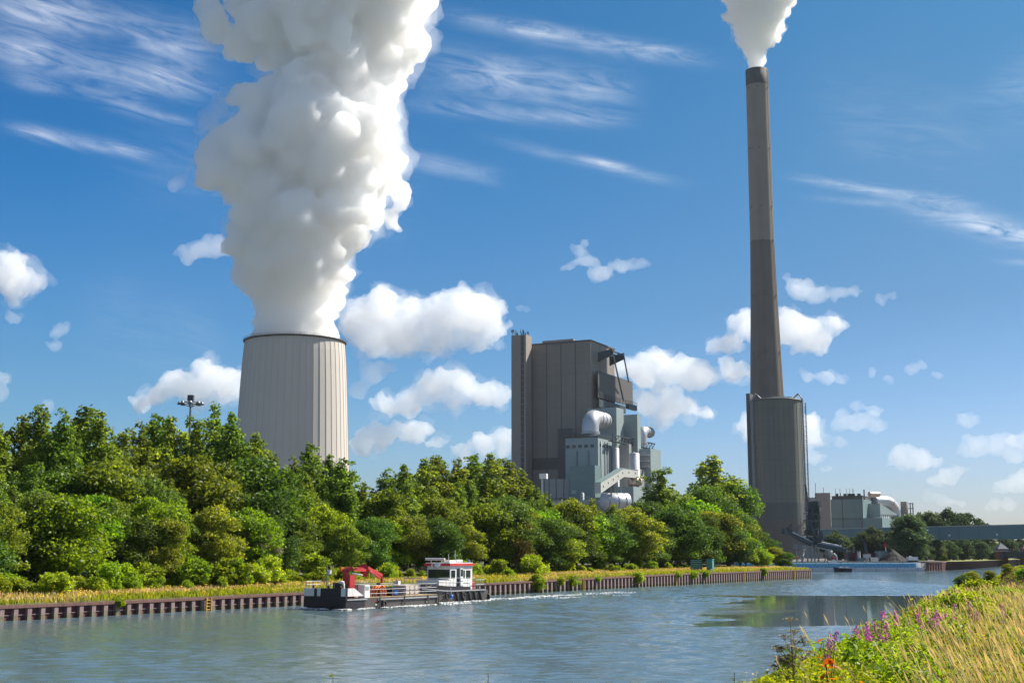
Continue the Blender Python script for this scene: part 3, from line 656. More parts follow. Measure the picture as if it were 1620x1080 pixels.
# the wood goes on beyond the left edge of the picture
Vw, Tw = [], []
for i in range(34):
    px = -75 - i * 11 + rr.uniform(-8, 8); s_in = [16, 27, 40][i % 3] + rr.uniform(-3, 3); t, x, y = ray_wall(px, s_in); me = SPEC[['dark', 'poplar', 'poplar'][i % 3]][i % 3][1]; h0 = [10, 20, 20][i % 3]; sc_ = [8.5, 13, 19][i % 3] * rr.uniform(.9, 1.15) / h0
    co = np.empty(len(me.vertices) * 3); me.vertices.foreach_get('co', co); co = co.reshape(-1, 3) * np.array([sc_ * 1.3, sc_ * 1.3, sc_ * 1.05]) + np.array([x, y, land_z(t, s_in) - .8]); tn = np.empty(len(me.polygons)); me.attributes['tint'].data.foreach_get('value', tn); Vw.append(co); Tw.append(tn)
tag(raw_quads('woodland', np.concatenate(Vw), np.concatenate(Tw), MATS['leaf_dark']), 'wood continuing along the far bank beyond the left edge', 'wood', kind='stuff')
shr = []
for i, px in enumerate(range(-10, 1110, 15)):
    s = rr.uniform(7, 12.5); t, x, y = ray_wall(px, s); hh = rr.choice([.8, 1.1, 1.5, 1.9, 2.3, 2.9]) * rr.uniform(.85, 1.15) * (.75 if 900 < px < 1040 else 1)
    zt = land_z(t, s) + hh; zc = y * CP + (zt - CZ) * SP; yc = -y * SP + (zt - CZ) * CP
    shr.append((px + rr.uniform(-6, 6), 540 - F * yc / zc, s, 'shrub', i, rr.uniform(.8, 1.5), 'low leafy' if hh < 1.4 else ('mid-sized leafy' if hh < 2.1 else 'tall leafy')))
place_row(shr, 'leafy_shrub', 'shrub', 'shrubs along the grass strip', 'shrub')
# plants spilling over the wall
for i, (px, h, lab) in enumerate([(850, 2.4, 'largest bush spilling over the pile wall right of the tug'), (886, 1.3, 'small bush over the wall beside the ladder behind the tug'), (905, 1.6, 'bush over the wall just left of the ladder behind the tug'),
        (945, .9, 'tuft over the wall right of the ladder behind the tug'), (1008, 1.9, 'bush over the wall midway between the tug and the teal cabinet'), (1072, 1.0, 'tuft over the wall by the second ladder'), (1096, 1.5, 'bush over the wall below the green fence'),
        (1115, 1.3, 'bush over the wall left of the teal cabinet'), (1208, 1.7, 'bush over the wall below the smokestack base'), (192, .8, 'weed tuft growing through the pile wall at left')]):
    t, x, y = ray_wall(px, -.15); place('shrub', i, x, y, wall_h(t) - h * .62, h, lab, 'shrub', 'wall_shrub', 'bushes spilling over the pile wall', 1.2)

def blades(name, n, xyz, h, w, lean, tintf, material, head=None):
    """grass blades: one narrow pointed quad each"""
    B = xyz; ang = rng.uniform(0, 6.283, n); d = np.stack([np.cos(ang), np.sin(ang), np.zeros(n)], 1)
    ln = lean + rng.normal(size=(n, 3)) * .13; ln[:, 2] = 0
    T = B + np.stack([np.zeros(n), np.zeros(n), h], 1) + ln * h[:, None]; Mid = (B + T) / 2 + np.stack([np.zeros(n), np.zeros(n), h * .06], 1)
    w = (w * np.ones(n))[:, None]
    V = np.stack([B - d * w * .4, Mid - d * w * .5, T, Mid + d * w * .5], 1).reshape(-1, 3)
    o = raw_quads(name, V, tintf, material)
    return o, T
# grass strip on the far bank: green near the wall, tan seed heads behind
n = 60000; tt = rng.uniform(-25, T_END, n); sv = rng.uniform(.3, 10, n)
px_ = np.array([wpt(a, b) for a, b in zip(tt, sv)]); px_[:, 2] = [land_z(a, b) - .05 for a, b in zip(tt, sv)]
band = np.array([mnoise.noise(Vector((a * .06, b * .35, 0))) for a, b in zip(tt, sv)])
isdry = (band + (sv - 5.0) * .10 + rng.normal(size=n) * .12 > .02) & (sv < 8.5)
hh = rng.uniform(.25, .6, n)
for nm, msk, mt, hm in (('bank_grass', ~isdry, 'leaf_herb', 1.0), ('dry_bank_grass', isdry, 'dry_grass', 1.05)):
    k = int(msk.sum()); o, T = blades(nm, k, px_[msk], hh[msk] * hm, .11, np.array([[-.1, 0, 0]]), rng.normal(.45, .22, k), MATS[mt])
    tag(o, 'green grass strip on top of the far pile wall' if nm == 'bank_grass' else 'tan seeding grass strip in front of the far shrubs', 'grass', kind='stuff')
# yellow ragwort dots in the strip
n = 700; tt = rng.uniform(-25, T_END, n); sv = rng.uniform(1, 9, n); C = np.array([wpt(a, b, land_z(a, b) + .45) for a, b in zip(tt, sv)]) + rng.normal(size=(n, 3)) * .08
C = np.repeat(C, 5, 0) + rng.normal(size=(n * 5, 3)) * np.array([.16, .16, .07]); 
mat('ragwort', (.75, .47, .02), .7)
o = quad_cloud('ragwort_flowers', C, np.tile([0, -.5, 1.0], (n * 5, 1)) + rng.normal(size=(n * 5, 3)) * .3, np.full(n * 5, .13), .9, np.full(n * 5, .5), MATS['ragwort']); tag(o, 'scattered yellow ragwort flowers in the far grass strip', 'flowers', kind='stuff')

# ------------------------------------------------------------------ near bank vegetation
def bank_pts(n, y0, y1, smin, smax, pw=1.0):
    y = y0 + (y1 - y0) * rng.uniform(0, 1, n) ** pw; s = rng.uniform(smin, smax, n); x = np.array([xe(v) for v in y]) + s / .925
    keep = (x < y * .425 + 3) & (x > -9); x, y, s = x[keep], y[keep], s[keep]
    return np.stack([x, y, np.array([bank_z(a, b) for a, b in zip(x, y)])], 1), s
def herb_layer(name, base, hmul, per, leaf, material, spread, label):
    C, Nn, S, T = [], [], [], []
    for (x, y, z) in base:
        hgt = hmul * (.65 + .6 * (mnoise.noise(Vector((x * .35, y * .35, 3))) + .5)) * rng.uniform(.8, 1.15)
        k = int(per * rng.uniform(.7, 1.3)); u = rng.uniform(0.1, 1, k) ** .6
        th = rng.uniform(0, 6.283, k); rad = spread * (1.05 - .55 * u) * np.sqrt(rng.uniform(0, 1, k))
        C.append(np.stack([x + rad * np.cos(th), y + rad * np.sin(th), z + u * hgt], 1)); tb = .5 + .35 * mnoise.noise(Vector((x * .5, y * .5, 9)))
        Nn.append(np.stack([np.cos(th) * .5, np.sin(th) * .5, np.full(k, .8)], 1) + rng.normal(size=(k, 3)) * .55); S.append(leaf * rng.uniform(.6, 1.5, k)); T.append(tb + rng.normal(size=k) * .17)
    C, Nn, S, T = map(np.concatenate, (C, Nn, S, T))
    o = quad_cloud(name, C, Nn, S, .5, T, material); return tag(o, label, 'plants', kind='stuff')
b1, s1 = bank_pts(5200, 13, 48, 1.0, 17, 1.3); b1 = b1[(b1[:, 0] / b1[:, 1] > .172) | (b1[:, 1] > 24)]
herb_layer('bank_herbs', b1[:3600], .50, 95, .07, MATS['leaf_herb'], .34, 'dense yellow-green herbs covering the near bank')
b2_, s2_ = bank_pts(5200, 40, 190, .3, 17, 1.5)
herb_layer('distant_bank_herbs', b2_, .80, 34, .20, MATS['leaf_herb'], .7, 'herbs on the near bank further along the water')
# taller darker weeds and small yellow flower heads among the herbs
pk = b1[(np.array([mnoise.noise(Vector((a * .45, b * .45, 21))) for a, b, c in b1]) > .12) & (b1[:, 0] / b1[:, 1] > .205)][:600]
herb_layer('tall_weeds', pk, .72, 60, .085, MATS['leaf_lime'], .22, 'taller dark green weeds on the near bank')
pk = b1[np.array([mnoise.noise(Vector((a * .3, b * .3, 33))) for a, b, c in b1]) > .16][:420]
C = np.repeat(pk + np.array([0, 0, .55]), 9, 0); C = C + rng.normal(size=C.shape) * np.array([.12, .12, .09])
o = quad_cloud('tansy_flowers', C, rng.normal(size=C.shape) * .4 + np.array([0, 0, 1.0]), np.full(len(C), .032), .95, np.full(len(C), .5), MATS['ragwort']); tag(o, 'small yellow flower heads among the herbs of the near bank', 'flowers', kind='stuff')
# dry grass stalks with seed heads
def dry(name, base, hgt, w, label):
    n = len(base); h = hgt * rng.uniform(.65, 1.15, n); lean = np.array([[-.38, .02, 0]]) + np.array([[mnoise.noise(Vector((a * .6, b * .6, 1))) * .22, 0, 0] for a, b, c in base])
    o, T = blades(name, n, base, h, w, lean, rng.normal(.45, .2, n), MATS['dry_grass'])
    # a narrow seed head on each stalk
    k = 1; dv = (T - base); dv /= np.linalg.norm(dv, axis=1, keepdims=True); Nn = rng.normal(size=(n, 3))
    hl = .20 * rng.uniform(.7, 1.2, n)
    o2 = quad_cloud('seed_heads', T - dv * (hl * .35)[:, None], np.cross(dv, Nn), hl, .11, rng.normal(.75, .2, n), MATS['dry_grass'], up=dv)
    # one object
    bm = bmesh.new(); bm.from_mesh(o.data); bm.from_mesh(o2.data); bm.to_mesh(o.data); bm.free(); bpy.data.objects.remove(o2)
    return tag(o, label, 'grass', kind='stuff')
bd, sd = bank_pts(26000, 13, 46, 6.5, 17, 1.2); bd = bd[bd[:, 0] / bd[:, 1] > .2]; pr_ = .46 * np.clip((bd[:, 0] / bd[:, 1] - .285) / .10, .03, 1) * np.clip(.75 + np.array([mnoise.noise(Vector((a * .5, b * .5, 4))) for a, b, c in bd]), .2, 1); bd = bd[rng.uniform(0, 1, len(bd)) < pr_]
dry('dry_grass', bd, 1.05, .012, 'tall dry straw-coloured grass on the near bank')
bd, sd = bank_pts(5000, 46, 150, 6, 16, 1.5); dry('distant_dry_grass', bd[: 2600], 1.0, .03, 'dry grass further along the near bank')

def spray(name, label, cat, x, y, h, spread, nl, leaf, lm, group=None, flower=None, nst=5, heads=0, lean=(0, 0)):
    """a single upright plant: stems, leaves along them, flower spikes on top"""
    z = bank_z(x, y); th = thing(name, label, cat, (x, y, z), 0, group); WM.pop(th.name); st = MB(); C, Nn, S, T = [], [], [], []; FC = []
    for i in range(nst):
        a = R.uniform(0, 6.28); r_ = spread * math.sqrt(R.random()); hh_ = h * R.uniform(.72, 1.0) if i else h
        e = Vector((r_ * math.cos(a) + lean[0] * hh_, r_ * math.sin(a) + lean[1] * hh_, hh_)); mid = Vector((e.x * .35, e.y * .35, hh_ * .55))
        st.tube([(e.x * .1, e.y * .1, 0), mid, e], [.009, .007, .003], 5)
        fs = .72 if flower else 1.0
        for k in range(nl):
            u = R.uniform(.15, fs); p = mid.lerp(e, (u - .5) * 2) if u > .5 else Vector((e.x * .1, e.y * .1, 0)).lerp(mid, u * 2)
            ph = R.uniform(0, 6.28); C.append(p + Vector((math.cos(ph), math.sin(ph), .2)) * leaf * .55); Nn.append((math.cos(ph) * .4, math.sin(ph) * .4, 1)); S.append(leaf * R.uniform(.6, 1.2)); T.append(R.gauss(.5, .22))
        if flower:
            FC.append([])
            for k in range(54):
                u = .68 + .34 * (k + R.random()) / 54; p = mid.lerp(e, min(1.03, (u - .5) * 2)); ph = R.uniform(0, 6.28); rr_ = .045 * (1.15 - u) * 3
                FC[-1].append(p + Vector((math.cos(ph), math.sin(ph), 0)) * rr_)
    st.build('stem', MATS['bark'] if not flower else MATS['leaf_herb'], th)
    C, Nn, S, T = np.array(C), np.array(Nn, float) + rng.normal(size=(len(C), 3)) * .3, np.array(S), np.array(T)
    quad_cloud('leaves', C, Nn, S, .48, T, lm, th)
    for fc in FC: fc = np.array(fc); quad_cloud('flower_spike', fc, rng.normal(size=fc.shape), np.full(len(fc), .036) * rng.uniform(.7, 1.3, len(fc)), .85, rng.normal(.5, .25, len(fc)), flower, th)
    return th
def on_bank(px, Y, dy=0): return (px - 810.0) / F * .99 * Y, Y
mat('umbel_stem', (.27, .22, .12), .8)
fw = [(1296, 21), (1314, 22), (1338, 22.5), (1380, 23.5), (1388, 23), (1366, 24), (1384, 24.5), (1412, 27), (1430, 28), (1455, 26), (1468, 27.5), (1474, 25.5), (1485, 26), (1492, 29), (1518, 27), (1536, 29), (1582, 30), (1403, 26), (1446, 29)]
for i, (px, Y) in enumerate(sorted(fw)):
    x, y = on_bank(px, Y); spray('fireweed', 'pink flowering fireweed on the near bank, %s from the left' % ORD[i], 'flower', x, y, R.uniform(.85, 1.1), .22, 26, .075, MATS['leaf_herb'], 'fireweeds on the near bank', MATS['petal_pink'], 2)
x, y = on_bank(1302, 17.2); spray('orange_sapling', 'young plant with orange and rust coloured leaves at the bottom of the near bank', 'plant', x, y, 1.05, .16, 10, .15, MATS['leaf_orange'], nst=4)
x, y = on_bank(1340, 17.0); spray('red_dock', 'smaller rust red leafy plant right of the orange sapling', 'plant', x, y, .55, .2, 9, .12, MATS['leaf_orange'], nst=4)
# dry hogweed: branching stems with flat seed umbels
x, y = on_bank(1246, 17.6); z = bank_z(x, y); hw = thing('hogweed', 'dry brown hogweed with flat seed umbels at the left end of the near bank', 'plant', (x, y, z)); WM.pop(hw.name)
st = MB(); C = []; st.tube([(0, 0, 0), (.02, 0, .6), (0, .02, 1.02)], [.014, .011, .008], 6)
for i in range(22):
    z0 = R.uniform(.5, 1.0); a = R.uniform(0, 6.28); L_ = R.uniform(.12, .34); e = Vector((L_ * math.cos(a), L_ * math.sin(a) * .7, z0 + R.uniform(.08, .26))) if i else Vector((0, .02, 1.3))
    st.tube([(0.01, 0, z0), Vector((e.x * .6, e.y * .6, z0 + (e.z - z0) * .45)), e], [.006, .005, .004], 5)
    ru = .13 if i == 0 else R.uniform(.055, .09)
    for k in range(12):
        ph = 2.4 * k; rr_ = ru * math.sqrt(k / 12); p = e + Vector((rr_ * math.cos(ph), rr_ * math.sin(ph), .03 - rr_ * .3)); st.cyl(e - Vector((0, 0, .04)), p, .002, n=4, cap=False); C += [p + Vector((R.gauss(0, .008), R.gauss(0, .008), 0)) for _ in range(5)]
st.build('stem', MATS['umbel_stem'], hw); C = np.array(C); quad_cloud('seed_umbel', C, np.tile([0, 0, 1.0], (len(C), 1)) + rng.normal(size=C.shape) * .3, np.full(len(C), .034), .9, rng.normal(.6, .3, len(C)), MATS['umbel_dry'], hw)
# bushes along the near bank
nb = [(1336, 21.5, 1036, 'leafy green bush above the pink fireweeds nearest the hogweed'), (1362, 22, 1016, 'leafy bush left of the middle fireweed cluster'), (1425, 27, 990, 'leafy bush between the two fireweed clusters'), (1455, 28, 976, 'leafy bush under the right fireweed cluster'),
      (1500, 32, 945, 'tall bush with pointed sprigs against the dark water reflection'), (1530, 35, 938, 'tall leafy bush right of the sprigged bush'), (1478, 30, 962, 'leafy bush left of the sprigged bush'), (1398, 24.5, 1000, 'low bush at the water side of the fireweeds'),
      (1555, 40, 936, 'bright bush up the near bank'), (1590, 45, 930, 'bright bush at the right edge of the near bank'), (1515, 50, 932, 'bright bush just below the dark water edge bush'), (1545, 62, 920, 'bright bush under the heather patch')]
for i, (px, Y, pt, lab) in enumerate(nb):
    x, y = on_bank(px, Y); z = bank_z(x, y) - .1; h = max(.5, unproj(px, pt, y)[1] - z); place('bank', i, x, y, z, h, lab, 'bush', 'bank_shrub', 'bushes on the near bank', 1.0 if h > .9 else 1.5)
fb = [(1518, 176, 3.0, 'dark', 'dark rounded bush standing at the water edge of the near bank'), (1536, 180, 3.2, 'olive', 'bush behind the dark water edge bush'), (1527, 150, 2.6, 'lime', 'bright bush in front of the dark water edge bush'), (1545, 130, 2.4, 'dark', 'dark bush below the heather patch'),
      (1560, 172, 2.6, 'olive', 'olive bush behind the heather patch'), (1590, 168, 2.4, 'olive', 'olive bush behind the right end of the heather patch'), (1618, 150, 2.2, 'lime', 'bright bush at the right edge far along the bank')]
for i, (px, Y, h, key, lab) in enumerate(fb):
    x, y = on_bank(px, Y); x = max(x, xe(y) + .3); place(key, i, x, y, bank_z(x, y) - .3, h, lab, 'bush', 'bank_shrub', 'bushes far along the near bank', 1.15)
hb, hs_ = bank_pts(1500, 95, 165, 2.5, 14); herb_layer('heather_patch', hb[(hs_ > 2.5)][:420], 1.1, 40, .17, MATS['heather_dark'], .6, 'dark purple brown weeds on the far part of the near bank')
# sprig tips at the lower edge of the picture
for px, py, lab in [(524, 1066, 'short green sprig at the bottom edge left of centre'), (770, 1064, 'branching green sprig at the bottom edge near centre'), (1160, 1062, 'thin white-flowered sprig at the bottom left end of the near bank')]:
    Y = 13.0; p = P(px, py, Y); z = bank_z(p.x, Y); spray('sprig', lab, 'plant', p.x, Y, p.z - z, .03, 12, .055, MATS['leaf_herb'], 'sprigs rising from the bank slope', nst=2 if px != 770 else 3)

# ------------------------------------------------------------------ the power station
GA = math.radians(26); DA = Vector((math.sin(GA), math.cos(GA), 0)); DB = Vector((-math.cos(GA), math.sin(GA), 0))   # right faces run along DA, left faces along DB
GZ = 2.9
def along(C, d, px, z):
    """length from corner C along d until pixel column px, at height z"""
    k = (px - 810.0) / F; dz = z - CZ
    return (k * (C.y * CP + dz * SP) - C.x) / (d.x - k * d.y * CP)
def blk(mb, px, py, Y, pxl, pxr, z0, pyb=None, overl=0.0):
    """box whose near vertical edge is at column px with its top at row py; faces reach columns pxl and pxr"""
    x, z1 = unproj(px, py, Y); C = Vector((x, Y, 0))
    if pyb is not None: z0 = unproj(px, pyb, Y)[1]
    zm = (z0 + z1) / 2
    Ll = along(C, DB, pxl, zm) if pxl is not None else .5; Lr = along(C, DA, pxr, zm) if pxr is not None else .5
    q = [C, C + DA * Lr, C + DA * Lr + DB * Ll, C + DB * Ll]
    mb.hexa([(p.x, p.y, z0) for p in q], [(p.x, p.y, z1) for p in q])
    return C, Ll, Lr, z0, z1
def strip_left(mb, C, l, w, z0, z1, out=.12):
    """vertical strip on a left face, l metres from its corner"""
    n = -DA * out; p = C + DB * l; q = C + DB * (l + w)
    mb.hexa([(v.x, v.y, z0) for v in (p + n, p, q, q + n)], [(v.x, v.y, z1) for v in (p + n, p, q, q + n)])
def strip_right(mb, C, l, w, z0, z1, out=.12):
    n = -DB * out; p = C + DA * l; q = C + DA * (l + w)
    mb.hexa([(v.x, v.y, z0) for v in (p, p + n, q + n, q)], [(v.x, v.y, z1) for v in (p, p + n, q + n, q)])
def parapet(mb, C, Ll, Lr, z1, h=.5, w=.5, o=.06):
    a = C - DA * o - DB * o
    mb.beam(Vector((a.x, a.y, z1 + h / 2)), Vector((a.x, a.y, z1 + h / 2)) + DB * (Ll + o * 2), w, h); b = a + DA * (w / 2 + .01)
    mb.beam(Vector((b.x, b.y, z1 + h / 2)), Vector((b.x, b.y, z1 + h / 2)) + DA * (Lr + o), w, h)

# cooling tower
YT = 830.0
def tw(px, py): return unproj(px, py, YT)
cx_, zt = tw(467, 541); ct = thing('cooling_tower', 'huge pale concrete cooling tower with steam pouring from its top, rising behind the trees', 'cooling tower', (cx_, YT + 32, 0))
YC = YT + 32; prof = []
def rad(pl, pr, py): return (pr - pl) / 2 / F * (YC * CP + (unproj(467, py, YC)[1] - CZ) * SP)
for pl, pr, py in [(389.5, 545, 541), (386.5, 546.3, 560), (384.5, 547.3, 580), (382.5, 548.4, 605), (381, 549.5, 630), (380, 551, 655), (378.6, 552.8, 690), (377, 554.6, 725), (375, 557.5, 760), (372, 562, 800), (366, 569, 860), (363, 572, 884)]:
    prof.append((rad(pl, pr, py), unproj(467, py, YC)[1]))
cx2 = unproj(467, 541, YC)[0]; ct.location.x = cx2; WM[ct.name] = Matrix.Translation((cx2, YC, 0))
# finer profile + radial wind ribs
pf = []
for (r0, z0), (r1, z1) in zip(prof, prof[1:]):
    for i in range(3): pf.append((r0 + (r1 - r0) * i / 3, z0 + (z1 - z0) * i / 3))
pf.append(prof[-1]); pf = pf[::-1]; NR = 48
sh = MB()
for r_, z in pf:                             # flat bays between slim wind ribs
    for k in range(NR):
        a0 = 2 * math.pi * k / NR; w_ = .10 / r_
        for da, rr_ in ((-w_ * 1.05, 0), (-w_, .20), (w_, .20), (w_ * 1.05, 0)): sh.v.append((cx2 + (r_ + rr_) * math.cos(a0 + da), YC + (r_ + rr_) * math.sin(a0 + da), z))
n4 = NR * 4
for i in range(len(pf) - 1):
    for k in range(n4): sh.f.append((i * n4 + k, i * n4 + (k + 1) % n4, (i + 1) * n4 + (k + 1) % n4, (i + 1) * n4 + k)); sh.sm.append(False)

ztop = prof[0][1]; rt = prof[0][0]
sh.build('shell', MATS['concrete_tower'], ct)
m_ = MB(); m_.lathe([(rt + .2, ztop - 1.1), (rt + 1.3, ztop - .5), (rt + 1.3, ztop + .1), (rt - .3, ztop + .12), (rt - .6, ztop - .6)], (cx2, YC, 0), 96, False); m_.build('rim_ledge', MATS['concrete_dark'], ct)
m_ = MB(); 
for k in range(96):
    a = 2 * math.pi * k / 96; p = Vector((cx2 + (rt + 1.2) * math.cos(a), YC + (rt + 1.2) * math.sin(a), ztop + .1)); m_.cyl(p, p + Vector((0, 0, 1.2)), .05, n=4)
for hz in (.65, 1.2): m_.tube([(cx2 + (rt + 1.2) * math.cos(2 * math.pi * k / 96), YC + (rt + 1.2) * math.sin(2 * math.pi * k / 96), ztop + .1 + hz) for k in range(97)], .05, 4, False)
m_.build('rim_railing', MATS['steel_dark'], ct)

# chimney
YS = 765.0
cb = unproj(1214, 640, YS)[0]
ch = thing('smokestack', 'very tall two-tone concrete smokestack with a dark top band and white smoke', 'chimney', (cb, YS, 0))
def cr(pl, pr, py): z = unproj(1200, py, YS)[1]; return ((pr - pl) / 2 / F * (YS * CP + (z - CZ) * SP), z)
cps = [(1178.6, 1214, 112), (1179.6, 1215.5, 200), (1182, 1219, 300), (1186, 1223.6, 383), (1187, 1229.5, 480), (1187.3, 1236, 570), (1187.6, 1241, 640), (1187, 1252, 760), (1186, 1262, 890)]
pr_ = [cr(*c) for c in cps]
def cz(py): return unproj(1200, py, YS)[1]
def rz_(z): 
    for (r0, z0), (r1, z1) in zip(pr_, pr_[1:]):
        if z1 <= z <= z0: return r1 + (r0 - r1) * (z - z1) / (z0 - z1)
    return pr_[0][0]
zs = sorted([z for r, z in pr_] + [cz(y) for y in (137, 150, 250, 340, 430, 520, 600)]); zj = cz(383); zb = cz(137); ztp = pr_[0][1]
m_ = MB(); m_.lathe([(rz_(z), z) for z in zs if z <= zj], (cb, YS, 0), 64); m_.build('lower_shaft', MATS['concrete_chimney_low'], ch)
m_ = MB(); m_.lathe([(rz_(zj) + .02, zj)] + [(rz_(z), z) for z in zs if zj < z <= zb], (cb, YS, 0), 64); m_.build('upper_shaft', MATS['concrete_chimney'], ch)
m_ = MB(); m_.lathe([(rz_(zb) + .05, zb), (rz_(ztp) + .05, ztp), (rz_(ztp) - .8, ztp + .05), (rz_(ztp) - .9, ztp - 3)], (cb, YS, 0), 64); m_.build('top_band', MATS['concrete_dark'], ch)
m_ = MB()
for py in (143, 238, 330, 383, 470, 560):
    z = cz(py); r_ = rz_(z)
    for a0 in (-150, -100, -40, 20):
        a = math.radians(a0); m_.box((cb + (r_ + .3) * math.cos(a), YS + (r_ + .3) * math.sin(a), z), (.5, .5, .6), a)
m_.build('warning_lamp', MATS['steel_dark'], ch)
m_ = MB(); a = math.radians(-35)
for zz0, zz1 in zip(zs[2:], zs[3:]):
    p = [Vector((cb + (rz_(z) + .35) * math.cos(a + d), YS + (rz_(z) + .35) * math.sin(a + d), z)) for z in (zz0, zz1) for d in (-.03, .03)]
    m_.beam(p[0], p[2], .12); m_.beam(p[1], p[3], .12)
m_.build('climbing_ladder', MATS['steel_dark'], ch)
m_ = MB(); z = cz(234); r_ = rz_(z); m_.lathe([(r_, z - .2), (r_ + 1, z), (r_ + 1, z + .15), (r_, z + .2)], (cb, YS, 0), 40, False); 
# silo in front of the chimney
YL = 722.0; xl = unproj(1229, 700, YL)[0]
def sr(pl, pr, py): z = unproj(1227, py, YL)[1]; return ((pr - pl) / 2 / F * (YL * CP + (z - CZ) * SP), z)
R0, ZT = sr(1187.5, 1267, 634); ZB = unproj(1229, 866, YL)[1]
si = thing('storage_silo', 'tall dark grey green cylindrical silo standing in front of the smokestack foot', 'silo', (xl, YL, 0))
zb0, zb1 = unproj(1229, 822, YL)[1], unproj(1229, 796, YL)[1]
m_ = MB(); m_.lathe([(R0, zb1), (R0, ZT)], (xl, YL, 0), 64); m_.build('wall', MATS['silo_skin'], si)
m_ = MB(); m_.lathe([(R0 + .05, zb0), (R0 + .05, zb1)], (xl, YL, 0), 64); m_.build('dark_band', MATS['silo_band'], si)
m_ = MB(); m_.lathe([(R0 - 2, ZB - 4), (R0, ZB), (R0, zb0)], (xl, YL, 0), 64); m_.build('base_wall', MATS['silo_base'], si)
m_ = MB(); m_.lathe([(R0 - 2, GZ), (R0 - 2, ZB - 3)], (xl, YL, 0), 32); m_.build('plinth', MATS['steel_dark'], si)
m_ = MB(); m_.lathe([(R0 + .02, ZT - .8), (R0 + .5, ZT - .7), (R0 + .5, ZT), (R0 - 2.5, ZT + .6), (.1, ZT + 2.2)], (xl, YL, 0), 64); m_.build('roof', MATS['silo_band'], si)
m_ = MB(); pts = [(xl + (R0 + .3) * math.cos(t), YL + (R0 + .3) * math.sin(t), ZT) for t in [2 * math.pi * i / 40 for i in range(41)]]; m_.rail(pts, 1.2, .06, 2.5); m_.build('roof_railing', MATS['steel_grey'], si)
m_ = MB()
for k in range(30):                          # standing seams of the cladding
    a = 2 * math.pi * k / 30; p = Vector((xl + (R0 + .01) * math.cos(a), YL + (R0 + .01) * math.sin(a), 0)); m_.beam(p + Vector((0, 0, ZB)), p + Vector((0, 0, ZT - 1)), .10)
m_.build('seam', MATS['silo_band'], si)
m_ = MB()
for a_ in (math.radians(-160), math.radians(-22), math.radians(-12)):
    p = Vector((xl + (R0 + .8) * math.cos(a_), YL + (R0 + .8) * math.sin(a_), 0)); q0 = p + Vector((0, 0, ZT + .5)); inw = Vector((-math.cos(a_), -math.sin(a_), 0))
    m_.tube([p + Vector((0, 0, GZ + 20)), q0, q0 + inw * 2.2 + Vector((0, 0, 3.0)), q0 + inw * 5.5 + Vector((0, 0, .3))], .42, 8)
m_.build('downpipe', MATS['steel_grey'], si)
m_ = MB(); a_ = math.radians(-2); p = Vector((xl + (R0 + 1.6) * math.cos(a_), YL + (R0 + 1.6) * math.sin(a_), 0))
for dx, dy in ((-.9, -.9), (.9, -.9), (.9, .9), (-.9, .9)): m_.beam(p + Vector((dx, dy, GZ)), p + Vector((dx, dy, ZT - 1)), .22)
z = GZ
while z < ZT - 4: m_.beam(p + Vector((-.9, -.9, z)), p + Vector((.9, -.9, z + 2.4)), .12); m_.beam(p + Vector((.9, -.9, z)), p + Vector((.9, .9, z + 2.4)), .12); m_.box((p.x, p.y, z + 2.4), (2.0, 2.0, .12)); z += 2.6
m_.build('stair_cage', MATS['steel_dark'], si)
m_ = MB(); C, Ll, Lr, z0, z1 = blk(m_, 1186, 622, 742, 1182.5, 1222, 0, 790); m_.build('lift_shaft', MATS['silo_band'], si)
m_ = MB(); q = unproj(1247, 628, YL - 8); m_.box((q[0], YL - 6, q[1]), (6, 2, .3)); 
for d in (-2.8, 0, 2.8): m_.beam((q[0] + d, YL - 6, q[1]), (q[0] + d, YL - 6, q[1] - 4), .25)
m_.build('roof_platform', MATS['steel_grey'], si)

# boiler house
YB = 700.0
bx = unproj(934, 700, YB)[0]
bh = thing('boiler_house', 'big brown and green boiler house with lift tower, silver ducts and stepped annexes', 'power station', (bx, YB, 0), -GA)
m_ = MB(); C0, Ll0, Lr0, _, z1 = blk(m_, 934, 539, YB, 841, 974, GZ); m_.build('main_block', MATS['clad_brown'], bh)
m_ = MB(); parapet(m_, C0, Ll0, Lr0, z1, .7, .6, .1); m_.build('roof_edge', MATS['clad_dark'], bh)
m_ = MB(); zl = unproj(934, 800, YB)[1]
for px in (842.5, 866, 889, 912): strip_left(m_, C0, along(C0, DB, px, 60), .45, zl, z1 - .3, .06)
strip_right(m_, C0, along(C0, DA, 950.5, 60), .4, zl, z1 - .3, .08)
m_.build('panel_joint', MATS['clad_dark'], bh)
m_ = MB(); C, Ll, Lr, a, b = blk(m_, 907, 535.5, YB + 14, 858, 909, z1 - 1); m_.build('roof_penthouse', MATS['clad_tower'], bh)
m_ = MB(); C, Ll, Lr, a, zt_ = blk(m_, 832, 529, YB + 6, 809, 841.5, GZ); CT = C; m_.build('lift_tower', MATS['clad_tower'], bh)
m_ = MB(); l0 = along(C, DB, 829, 70); l1 = along(C, DB, 824, 70); strip_left(m_, C, l0, l1 - l0, GZ, zt_ - .5, .08); m_.build('window_strip', MATS['clad_dark'], bh)
m_ = MB(); z = GZ + 3
while z < zt_ - 2: strip_left(m_, C, l0 + .1, (l1 - l0) * .8, z, z + .25, .14); z += 3.2
m_.build('floor_band', MATS['clad_tower'], bh)
m_ = MB(); rr2 = random.Random(3)
for i in range(26):
    p = C + DB * rr2.uniform(.4, Ll - .4) + DA * rr2.uniform(.4, max(.8, Lr - .4)); h_ = rr2.choice([1, 1.4, 2.0, 3.4]); m_.cyl(Vector((p.x, p.y, zt_)), Vector((p.x, p.y, zt_ + h_)), .09, n=5)
    if rr2.random() < .65: m_.box((p.x, p.y, zt_ + h_ * .8), (.35, .3, 1.3), rr2.random())
